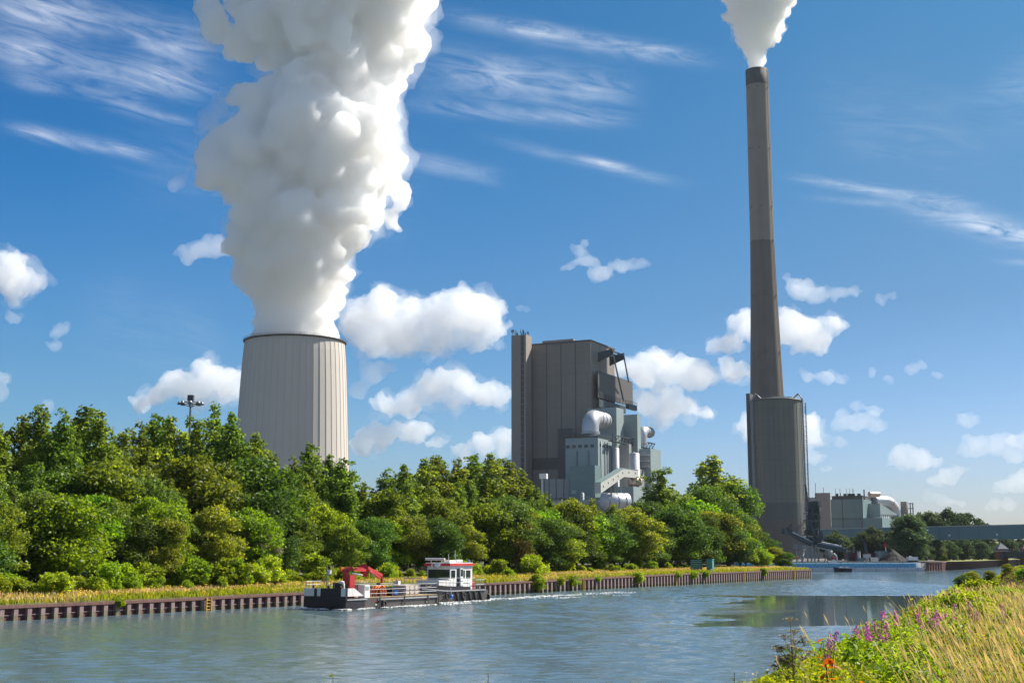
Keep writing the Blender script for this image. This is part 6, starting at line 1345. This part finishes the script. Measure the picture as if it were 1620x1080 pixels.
# foam and wake
FP, FS = [], []
def foam(pts, w, dens, size, spread_in=0.0, mod=3.0):
    for (a, b) in zip(pts, pts[1:]):
        a, b = Vector(a), Vector(b); L_ = (b - a).length; d = (b - a) / L_; nn = Vector((d.y, -d.x, 0))
        for k in range(int(L_ * dens)):
            u = R.random(); off = R.gauss(0, 1) * w; p = a + d * L_ * u + nn * off
            nz = mnoise.noise(Vector((p.x * .9, p.y * .45, 1.5))) + .5 * mnoise.noise(Vector((p.x * mod, p.y * mod, 4)))
            if nz + .25 - abs(off) / w * .18 < R.random() * .5: continue
            FP.append((p.x, p.y, .05 + R.random() * .05)); FS.append(size * R.uniform(.4, 1.4))
foam([lb(-.25, .35), lb(LB, .45)], .30, 420, .10); foam([lb(-.3, -WB - .8), lb(-.45, -WB / 2), lb(-.3, .5)], .22, 420, .10); foam([lb(-.8, -WB - 2.2), lb(.5, -WB - .4)], .18, 260, .09); foam([lb(LB, .5), lb(LB + 5, .9)], .35, 160, .10)
foam([tb_(0.2, .3), tb_(LT, .35)], .35, 150, .11); foam([tb_(LT, -1.6), tb_(LT + 9, -1.3), tb_(LT + 22, -1.0)], 1.0, 700, .08); foam([tb_(LT + 22, -1.0), tb_(LT + 38, -.7)], 1.6, 170, .07)
foam([tb_(LT + 6, 2.0), tb_(LT + 26, 5)], .7, 60, .06)
FP = np.array(FP); FS = np.array(FS)
o = quad_cloud('wake_foam', FP, np.tile([0, 0, 1.0], (len(FP), 1)) + rng.normal(size=FP.shape) * .45, FS * 1.9, .8, np.full(len(FP), .5), MATS['foam']); tag(o, 'white foam along the barge and tug and in the wake behind the tug', 'foam', kind='stuff')

# moored blue barge and the motor boat beside it
MA = Vector((131.5, 421.5, 0)); MBv = Vector((70, 412, 0)); md = (MA - MBv).normalized(); mn = Vector((md.y, -md.x, 0)); LM = (MA - MBv).length
mb_ = thing('cargo_barge', 'long moored cargo barge with a pale hull and bright blue hatch covers across the basin', 'barge', tuple(MBv))
def mp(l, x, z): return MBv + md * l + mn * x + Vector((0, 0, z))
zh, zc_ = 1.15, 2.35
m_ = MB(); m_.hexa([mp(0, 0, -.5), mp(LM - 1.5, 0, -.5), mp(LM - 1.5, -7, -.5), mp(0, -7, -.5)], [mp(-1, 0, zh), mp(LM, 0, zh), mp(LM, -7, zh), mp(-1, -7, zh)]); m_.build('hull', MATS['barge_pale'], mb_)
m_ = MB(); m_.hexa([mp(1, -.7, zh), mp(LM - 3, -.7, zh), mp(LM - 3, -6.3, zh), mp(1, -6.3, zh)], [mp(1, -1.0, zc_), mp(LM - 3, -1.0, zc_), mp(LM - 3, -6, zc_), mp(1, -6, zc_)]); m_.build('hatch_coaming', MATS['blue_hatch'], mb_)
for i in range(14):
    a_ = 1.2 + (LM - 4.4) * i / 14; m_ = MB(); m_.hexa([mp(a_, -.9, zc_ + .003), mp(a_ + (LM - 4.4) / 14 - .25, -.9, zc_ + .003), mp(a_ + (LM - 4.4) / 14 - .25, -6.1, zc_ + .003), mp(a_, -6.1, zc_ + .003)], [mp(a_, -1.1, zc_ + .35), mp(a_ + (LM - 4.4) / 14 - .25, -1.1, zc_ + .35), mp(a_ + (LM - 4.4) / 14 - .25, -5.9, zc_ + .35), mp(a_, -5.9, zc_ + .35)]); m_.build('hatch_cover', MATS['blue_hatch'], mb_)
m_ = MB()
for i in range(46): a_ = 1.3 + (LM - 4.6) * i / 46; m_.hexa([mp(a_, -.55, zh), mp(a_ + .22, -.55, zh), mp(a_ + .22, -.69, zh), mp(a_, -.69, zh)], [mp(a_, -.8, zh + .6), mp(a_ + .22, -.8, zh + .6), mp(a_ + .22, -1.0, zh + .6), mp(a_, -1.0, zh + .6)])
m_.build('coaming_stay', MATS['blue_paint'], mb_)
m_ = MB(); m_.rail([mp(LM - 3, -.2, zh), mp(LM - .1, -.3, zh), mp(LM - .1, -6.7, zh)], 1.2, .07, 1); m_.hexa([mp(LM - 2.4, -2, zh), mp(LM - .9, -2, zh), mp(LM - .9, -5, zh), mp(LM - 2.4, -5, zh)], [mp(LM - 2.4, -2, zh + 1.6), mp(LM - .9, -2, zh + 1.6), mp(LM - .9, -5, zh + 1.6), mp(LM - 2.4, -5, zh + 1.6)]); m_.build('bow_winch', MATS['white_paint'], mb_)
m_ = MB()
for i in range(9): a_ = 3 + i * (LM - 6) / 8; m_.hexa([mp(a_, .003, .2), mp(a_ + .35, .003, .2), mp(a_ + .35, .05, .2), mp(a_, .05, .2)], [mp(a_, .003, zh - .1), mp(a_ + .35, .003, zh - .1), mp(a_ + .35, .05, zh - .1), mp(a_, .05, zh - .1)])
m_.build('hull_fender', MATS['rub_rail'], mb_)
q = P(1333, 898.5, 408); mo = thing('motor_boat', 'small black and white motor boat lying against the blue cargo barge', 'boat', (q.x, 408, 0)); m_ = MB()
vs = []; 
for l, w_, zt_ in ((-2.8, .05, 1.5), (-1.8, .8, 1.25), (0, 1.1, 1.1), (2.8, 1.0, 1.05)): vs += [(q.x + l, 408 - w_, zt_), (q.x + l * .92, 408 - w_ * .7, -.1), (q.x + l * .92, 408 + w_ * .7, -.1), (q.x + l, 408 + w_, zt_)]
m_.add(vs, [(i * 4 + j, (i + 1) * 4 + j, (i + 1) * 4 + (j + 1) % 4, i * 4 + (j + 1) % 4) for i in range(3) for j in range(4)] + [(0, 1, 2, 3), (12, 15, 14, 13)]); m_.build('hull', MATS['hull_black'], mo)
m_ = MB(); m_.hexa([(q.x - 1, 407.3, 1.1), (q.x + 2.0, 407.3, 1.1), (q.x + 2.0, 408.7, 1.1), (q.x - 1, 408.7, 1.1)], [(q.x - .4, 407.4, 1.6), (q.x + 1.8, 407.4, 1.6), (q.x + 1.8, 408.6, 1.6), (q.x - .4, 408.6, 1.6)]); m_.build('cabin', MATS['hull_white'], mo)
m_ = MB(); m_.cyl((q.x + .4, 407.2, 0), (q.x + .4, 407.2, 2.0), .06, n=6); m_.build('mooring_pole', MATS['steel_dark'], mo)
q = P(1321, 896, 412); ws = thing('white_dinghy', 'small white boat bow between the lifebuoy and the blue cargo barge', 'boat', (q.x, 413, 2.7)); m_ = MB(); m_.box((q.x, 414.2, 2.9), (2.6, 1.2, .5)); m_.build('hull', MATS['hull_white'], ws); m_ = MB(); m_.box((q.x + .3, 414.2, 3.35), (1.0, .9, .4)); m_.build('cabin', MATS['hull_white'], ws)

# ------------------------------------------------------------------ steam and clouds: billowing bodies of real scattering vapour
def vapour(name, balls, voxel, disp, material, label, cat, group=None, seed=1, sub=2, warp=(), grow=0.0, base=None):
    """merge balls into one closed skin, roughen it with cauliflower noise and fill it with vapour"""
    bm = bmesh.new()
    for (x, y, z, r_) in balls: bmesh.ops.create_icosphere(bm, subdivisions=sub, radius=r_, matrix=Matrix.Translation((x, y, z)))
    me = bpy.data.meshes.new(name); bm.to_mesh(me); bm.free(); o = bpy.data.objects.new(name, me); COL.objects.link(o)
    md_ = o.modifiers.new('r', 'REMESH'); md_.mode = 'VOXEL'; md_.voxel_size = voxel
    dg = bpy.context.evaluated_depsgraph_get(); m2 = bpy.data.meshes.new_from_object(o.evaluated_get(dg)); o.modifiers.clear(); o.data = m2; bpy.data.meshes.remove(me); m2.name = name
    n = len(m2.vertices); co = np.empty(n * 3); m2.vertices.foreach_get('co', co); co = co.reshape(-1, 3); no = np.empty(n * 3); m2.vertices.foreach_get('normal', no); no = no.reshape(-1, 3)
    co0 = co.copy(); sd = Vector((seed * 13.7, seed * 5.1, seed * 3.3)); out = np.zeros(n)
    for i in range(n):
        p = Vector(co[i]); d = 0
        for fr, am in disp: d += am * (abs(mnoise.noise(p * fr + sd)) * 2.2 - .55)
        out[i] = d
    for fr, am in warp:                      # turbulent shear of the whole skin
        for i in range(n): co[i] += np.array(mnoise.noise_vector(Vector(co[i]) * fr + sd)) * am
    att = np.ones(n) if base is None else np.clip((co0[:, 2] - base[0]) / base[1], .04, 1)     # hardly any shear where the vapour leaves the rim
    co = co0 + (co - co0) * att[:, None] + no * ((out + grow) * att)[:, None]; m2.vertices.foreach_set('co', co.astype(np.float32).ravel()); m2.update()
    o.modifiers.new('r', 'REMESH').mode = 'VOXEL'; o.modifiers['r'].voxel_size = voxel * .8     # remove self-intersections, so that the vapour is one closed body
    dg = bpy.context.evaluated_depsgraph_get(); m3 = bpy.data.meshes.new_from_object(o.evaluated_get(dg)); o.modifiers.clear(); o.data = m3; bpy.data.meshes.remove(m2); m2 = m3; m2.name = name
    bm = bmesh.new(); bm.from_mesh(m2); seen = set(); keep = []          # drop inner bubbles: keep outer shells only
    for v in bm.verts:
        if v.index in seen: continue
        st = [v]; seen.add(v.index); comp = []
        while st:
            q = st.pop(); comp.append(q)
            for e in q.link_edges:
                w = e.other_vert(q)
                if w.index not in seen: seen.add(w.index); st.append(w)
        keep.append(comp)
    big = max(keep, key=len); kill = []
    for comp in keep:
        fs_ = {f for v in comp for f in v.link_faces}; vol_ = sum(f.verts[0].co.dot(f.verts[1].co.cross(f.verts[2].co)) + (f.verts[0].co.dot(f.verts[2].co.cross(f.verts[3].co)) if len(f.verts) > 3 else 0) for f in fs_)
        if comp is not big and (vol_ < 0 or len(comp) < 60): kill += comp
    bmesh.ops.delete(bm, geom=kill, context='VERTS'); bm.to_mesh(m2); bm.free()
    m2.materials.clear(); m2.materials.append(material); m2.polygons.foreach_set('use_smooth', [True] * len(m2.polygons))
    return tag(o, label, cat, group)
volmat('steam', .20, .15, (.945, .968, 1.0)); volmat('steam_veil', .011, .3); volmat('stack_smoke', .30, .15, (.965, .976, .995)); volmat('smoke_veil', .03, .3); volmat('cloud', .017, .2); volmat('small_cloud', .008, .2); volmat('cloud_veil', .004, .2); volmat('thin_cloud', .006, .35)
EXTRA_Y = YC
def column(rows, Yp, rnd, fill, small=.42, nsmall=2):
    """rows of (py, left px, right px); balls fill the outline, each with smaller balls bulging from it"""
    out = []
    for (py0, l0, r0), (py1, l1, r1) in zip(rows, rows[1:]):
        st = max(1, int(abs(py0 - py1) / fill))
        for i in range(st):
            u = i / st; py = py0 + (py1 - py0) * u; l, r_ = l0 + (l1 - l0) * u, r0 + (r1 - r0) * u; w = (r_ - l) / 2
            w *= .94; c = P((l + r_) / 2, py, Yp); wm_ = w / F * (Yp * CP + (c.z - CZ) * SP)
            out.append((c.x, c.y, c.z, wm_ * .88))
            m_ = 7
            for k in range(m_):
                a = 2 * math.pi * (k + rnd.random()) / m_; q = wm_ * rnd.uniform(.28, .42)
                px_ = c.x + math.cos(a) * (wm_ - q * 1.05); py_ = c.y + math.sin(a) * (wm_ - q * 1.05); pz_ = c.z + rnd.uniform(-1, 1) * fill / F * Yp
                out.append((px_, py_, pz_, q))
                for j in range(nsmall):
                    b = a + rnd.uniform(-.9, .9); q2 = q * rnd.uniform(.3, .6); e = rnd.uniform(-.6, .8)
                    out.append((px_ + math.cos(b) * q * .85, py_ + math.sin(b) * q * .85, pz_ + e * q, q2))
    return out
rp = random.Random(4)
rows = [(541, 398, 536), (530, 392, 540), (505, 389, 541), (472, 382, 545), (440, 368, 558), (405, 360, 572), (370, 354, 590), (335, 350, 606), (300, 345, 622), (262, 328, 636), (225, 345, 644), (190, 392, 642), (150, 418, 645), (120, 424, 652), (95, 420, 664), (60, 392, 672), (25, 360, 672), (-20, 340, 690), (-80, 350, 720), (-160, 380, 760), (-240, 420, 790)]
balls = column(rows, YC, rp, 24, nsmall=3)
def lump(px, py, r_px, dy=0): c = P(px, py, YC + dy); s = r_px / F * (YC * CP + (c.z - CZ) * SP); return (c.x, c.y, c.z, s)
balls += [lump(*a) for a in [(632, 318, 22), (645, 322, 14), (628, 360, 10), (612, 348, 16), (655, 20, 24), (660, 70, 20), (480, 130, 44, -25), (520, 165, 40, -28), (455, 155, 30, -22), (440, 120, 22, -10), (345, 262, 24), (335, 250, 16), (360, 225, 26), (470, 330, 30, -40), (455, 322, 18, -52), (478, 345, 16, -50), (520, 320, 24, -42),
                                 (330, 40, 34), (360, 75, 30), (320, 10, 26), (390, 60, 34), (580, 280, 30, -30), (560, 330, 22, -36), (600, 230, 34, -20), (405, 420, 26, -24)]]
pl = vapour('steam_plume', balls, 1.75, [(.035, 2.6), (.085, 2.2), (.20, 1.6), (.45, 1.0)], MATS['steam'], 'massive white steam plume billowing out of the cooling tower', 'steam', seed=2, warp=[(.014, 11), (.035, 7.5), (.08, 4.2), (.2, 1.6)], base=(ztop, 45))
ve = vapour('veil', balls, 2.4, [(.05, 3.5), (.12, 2.6), (.30, 1.6)], MATS['steam_veil'], None, None, seed=7, warp=[(.016, 9), (.04, 9), (.10, 5.5), (.25, 2.6)], grow=1.6, base=(ztop, 45)); ve.parent = pl
rows = [(114, 1183, 1210), (108, 1181, 1211), (95, 1177, 1214), (75, 1168, 1222), (50, 1158, 1234), (25, 1150, 1246), (0, 1140, 1258), (-30, 1128, 1275), (-80, 1110, 1300), (-150, 1090, 1335)]
sb = column(rows, YS, rp, 12, nsmall=3)
sp_ = vapour('smoke_plume', sb, .8, [(.10, 2.2), (.24, 1.5), (.6, .7)], MATS['stack_smoke'], 'white smoke plume fanning out of the smokestack top', 'smoke', seed=3, warp=[(.06, 3), (.16, 2.0), (.4, .9)], base=(ztp, 22))
ve = vapour('veil', sb, 1.2, [(.12, 1.6), (.3, 1.2)], MATS['smoke_veil'], None, None, seed=9, warp=[(.06, 3), (.14, 3.2), (.36, 1.6)], grow=.8, base=(ztp, 22)); ve.parent = sp_
# wisps torn off the big plume
for i, (bl_, lab) in enumerate([([(345, 175, 18), (330, 190, 20), (352, 160, 14), (370, 190, 12), (318, 205, 13)], 'thin blue grey steam wisp drifting left of the big plume'), ([(280, 295, 13), (285, 285, 11), (298, 270, 11), (310, 255, 10)], 'faint lower steam wisp left of the big plume')]):
    vapour('steam_wisp', [lump(a, b, c, 15) for a, b, c in bl_], 2.2, [(.05, 6), (.14, 2.4)], MATS['thin_wisp'] if 'thin_wisp' in MATS else volmat('thin_wisp', .028, .3), lab, 'steam', 'torn steam wisps', seed=5 + i)
# cumulus clouds far behind
YCL = 3200.0
def cumulus(name, bl_, lab, mt='cloud', thick=1.0, flat=.25, n=9, Yc=YCL, vox=4.0, seed=1):
    rc = random.Random(seed); out = []
    sm_ = sum(r_ for _, _, r_ in bl_) / len(bl_) < 15.6
    for px, py, r_ in bl_:
        r_ = r_ * 1.25 if sm_ else r_; c = P(px, py, Yc); s = r_ / F * (Yc * CP + (c.z - CZ) * SP); out.append((c.x, c.y + rc.uniform(-.3, .3) * s, c.z, s * .95))
        for k in range(n):
            a = rc.uniform(0, 6.28); e = rc.uniform(-flat, 1.0); q = s * rc.uniform(.22, .6); ce = math.sqrt(max(0, 1 - e * e))
            out.append((c.x + math.cos(a) * ce * s * 1.15, c.y + math.sin(a) * ce * s * .6, c.z + e * s * .72, q))
    q = min(1.0, max(.3, sum(r_ for _, _, r_ in bl_) / len(bl_) / 26)); big = q > .6
    o = vapour(name, out, vox, [(.03, 7 * q), (.075, 4.5 * q), (.16, 3.0), (.3, 1.2)], MATS[mt if big else 'small_cloud'], lab, 'cloud', 'cumulus clouds', seed, warp=[(.008, 22), (.02, 16 * max(q, .6)), (.055, 9 * max(q, .6)), (.13, 4.5)])
    if not big: return
    v = vapour('veil', out, vox * 1.3, [(.03, 9 * q), (.08, 6 * q)], MATS['cloud_veil'], None, None, None, seed + 50, warp=[(.008, 22), (.018, 30 * q), (.05, 17 * q), (.12, 8 * q)], grow=2.5); v.parent = o
CL = [([(570, 512, 34), (605, 495, 38), (650, 500, 34), (640, 535, 34), (690, 505, 34), (730, 490, 38), (760, 500, 34), (785, 520, 18), (700, 540, 28), (600, 545, 30), (755, 530, 22), (735, 462, 14)], 'biggest cumulus cloud, beside the foot of the big steam plume', 1.0),
      ([(225, 632, 18), (255, 622, 22), (290, 605, 26), (325, 598, 26), (355, 608, 26), (372, 625, 22), (310, 628, 20)], 'cumulus cloud behind the floodlight mast, left of the cooling tower', 1),
      ([(5, 430, 32), (25, 435, 28), (50, 448, 20), (20, 465, 22), (2, 408, 16)], 'cumulus cloud at the left edge, level with the middle of the steam plume', 1),
      ([(300, 404, 14), (320, 398, 16), (340, 394, 14)], 'small cumulus cloud just left of the steam plume', 1),
      ([(610, 640, 18), (650, 632, 24), (690, 615, 26), (730, 605, 26), (765, 622, 22), (792, 630, 18), (720, 635, 20)], 'cumulus cloud between the cooling tower and the lift tower of the boiler house', 1),
      ([(570, 700, 22), (610, 690, 22), (650, 680, 22), (600, 705, 16), (690, 705, 12)], 'low cumulus cloud right behind the foot of the cooling tower', 1), ([(585, 592, 16), (605, 588, 14), (560, 612, 12)], 'small cumulus cloud at the shoulder of the cooling tower', 1),
      ([(735, 715, 16), (770, 700, 18), (800, 692, 18), (800, 710, 16)], 'low cumulus cloud touching the lift tower of the boiler house', 1),
      ([(940, 440, 12), (930, 415, 12), (925, 395, 9), (935, 380, 6), (955, 438, 13), (985, 424, 12), (1010, 420, 9), (905, 425, 8)], 'ragged cumulus cloud above the boiler house', 1),
      ([(1010, 590, 30), (1045, 572, 24), (1065, 585, 24), (1095, 590, 24), (1105, 600, 18), (1150, 590, 22), (1180, 595, 14), (1040, 608, 18)], 'cumulus cloud right behind the roof hoist of the boiler house', 1),
      ([(1030, 640, 22), (1065, 645, 24), (1095, 648, 18), (1120, 655, 12), (1050, 665, 14)], 'cumulus cloud right of the silver ducts of the boiler house', 1),
      ([(1150, 545, 20), (1175, 520, 20), (1210, 530, 24), (1250, 515, 30), (1285, 530, 26), (1320, 515, 16), (1270, 545, 16)], 'cumulus cloud crossing behind the middle of the smokestack', 1),
      ([(1260, 452, 18), (1285, 460, 14), (1315, 464, 10), (1345, 463, 7)], 'cumulus cloud right of the smokestack with a flat tail', 1), ([(1280, 600, 10), (1310, 595, 13), (1335, 600, 9)], 'small cumulus cloud right of the smokestack foot', 1),
      ([(1185, 680, 22), (1270, 680, 24), (1290, 690, 14), (1230, 690, 22)], 'cumulus cloud behind the top of the silo', 1), ([(1335, 668, 13), (1360, 665, 14), (1385, 672, 9), (1270, 720, 16), (1295, 722, 10)], 'small cumulus cloud right of the silo', 1),
      ([(1430, 720, 16), (1455, 722, 16), (1480, 728, 10)], 'left cumulus cloud low over the power house duct', 1), ([(1500, 752, 14), (1480, 755, 10), (1520, 745, 10)], 'flat cumulus cloud over the conveyor bridge', 1), ([(1550, 712, 16), (1575, 712, 16), (1600, 722, 12), (1530, 718, 10)], 'cumulus cloud low at the right above the conveyor bridge', 1),
      ([(1618, 700, 14), (1610, 765, 16), (1590, 770, 12), (1625, 760, 14)], 'cumulus cloud at the right edge above the conveyor bridge', 1), ([(1525, 668, 10), (1535, 666, 8), (1515, 672, 6)], 'tiny cumulus cloud right of the power house sky', 1), ([(1440, 582, 8), (1455, 578, 6)], 'tiny round cumulus puff midway right of the smokestack', 1),
      ([(90, 520, 10), (85, 545, 9), (25, 495, 9)], 'faint small cumulus puffs at the left above the trees', 1), ([(2, 605, 14), (75, 640, 10), (0, 625, 12)], 'low cumulus behind the left poplars', 1),
      ([(1355, 640, 8), (1380, 646, 7), (1330, 700, 9), (1310, 740, 7)], 'small scattered cumulus shreds right of the silo', 1), ([(1490, 786, 8), (1470, 782, 7), (1510, 788, 6)], 'flat little cumulus just over the trees above the conveyor bridge', 1), ([(1575, 796, 9), (1600, 800, 9), (1560, 800, 6)], 'flat little cumulus at the right just over the conveyor bridge', 1),
      ([(1385, 592, 7), (1410, 600, 6), (1490, 590, 6)], 'tiny cumulus shreds midway between smokestack and right edge', 1), ([(820, 486, 5), (860, 600, 5), (830, 490, 4)], 'tiny cumulus shreds above the lift tower', 1), ([(1400, 470, 7), (1415, 466, 5)], 'tiny cumulus shred right of the flat-tailed cloud', 1)]
for i, (b_, lab, k) in enumerate(CL): cumulus('cumulus_cloud', b_, lab, seed=20 + i)

# ------------------------------------------------------------------ summer haze: one even box of air round the whole place
HZ = 0.000024
hm_ = bpy.data.materials.new('haze_air'); hm_.use_nodes = True; N_ = hm_.node_tree.nodes; L_ = hm_.node_tree.links; N_.clear()
ho = N_.new('ShaderNodeOutputMaterial'); hv = N_.new('ShaderNodeVolumePrincipled'); hv.inputs['Color'].default_value = (.80, .88, 1.0, 1); hv.inputs['Density'].default_value = HZ; hv.inputs['Anisotropy'].default_value = .2
L_.new(hv.outputs[0], ho.inputs['Volume'])
hb_ = MB(); hb_.b2(-2600, 2600, -320, 2680, -1.6, 560); tag(hb_.build('haze', hm_), kind='stuff')
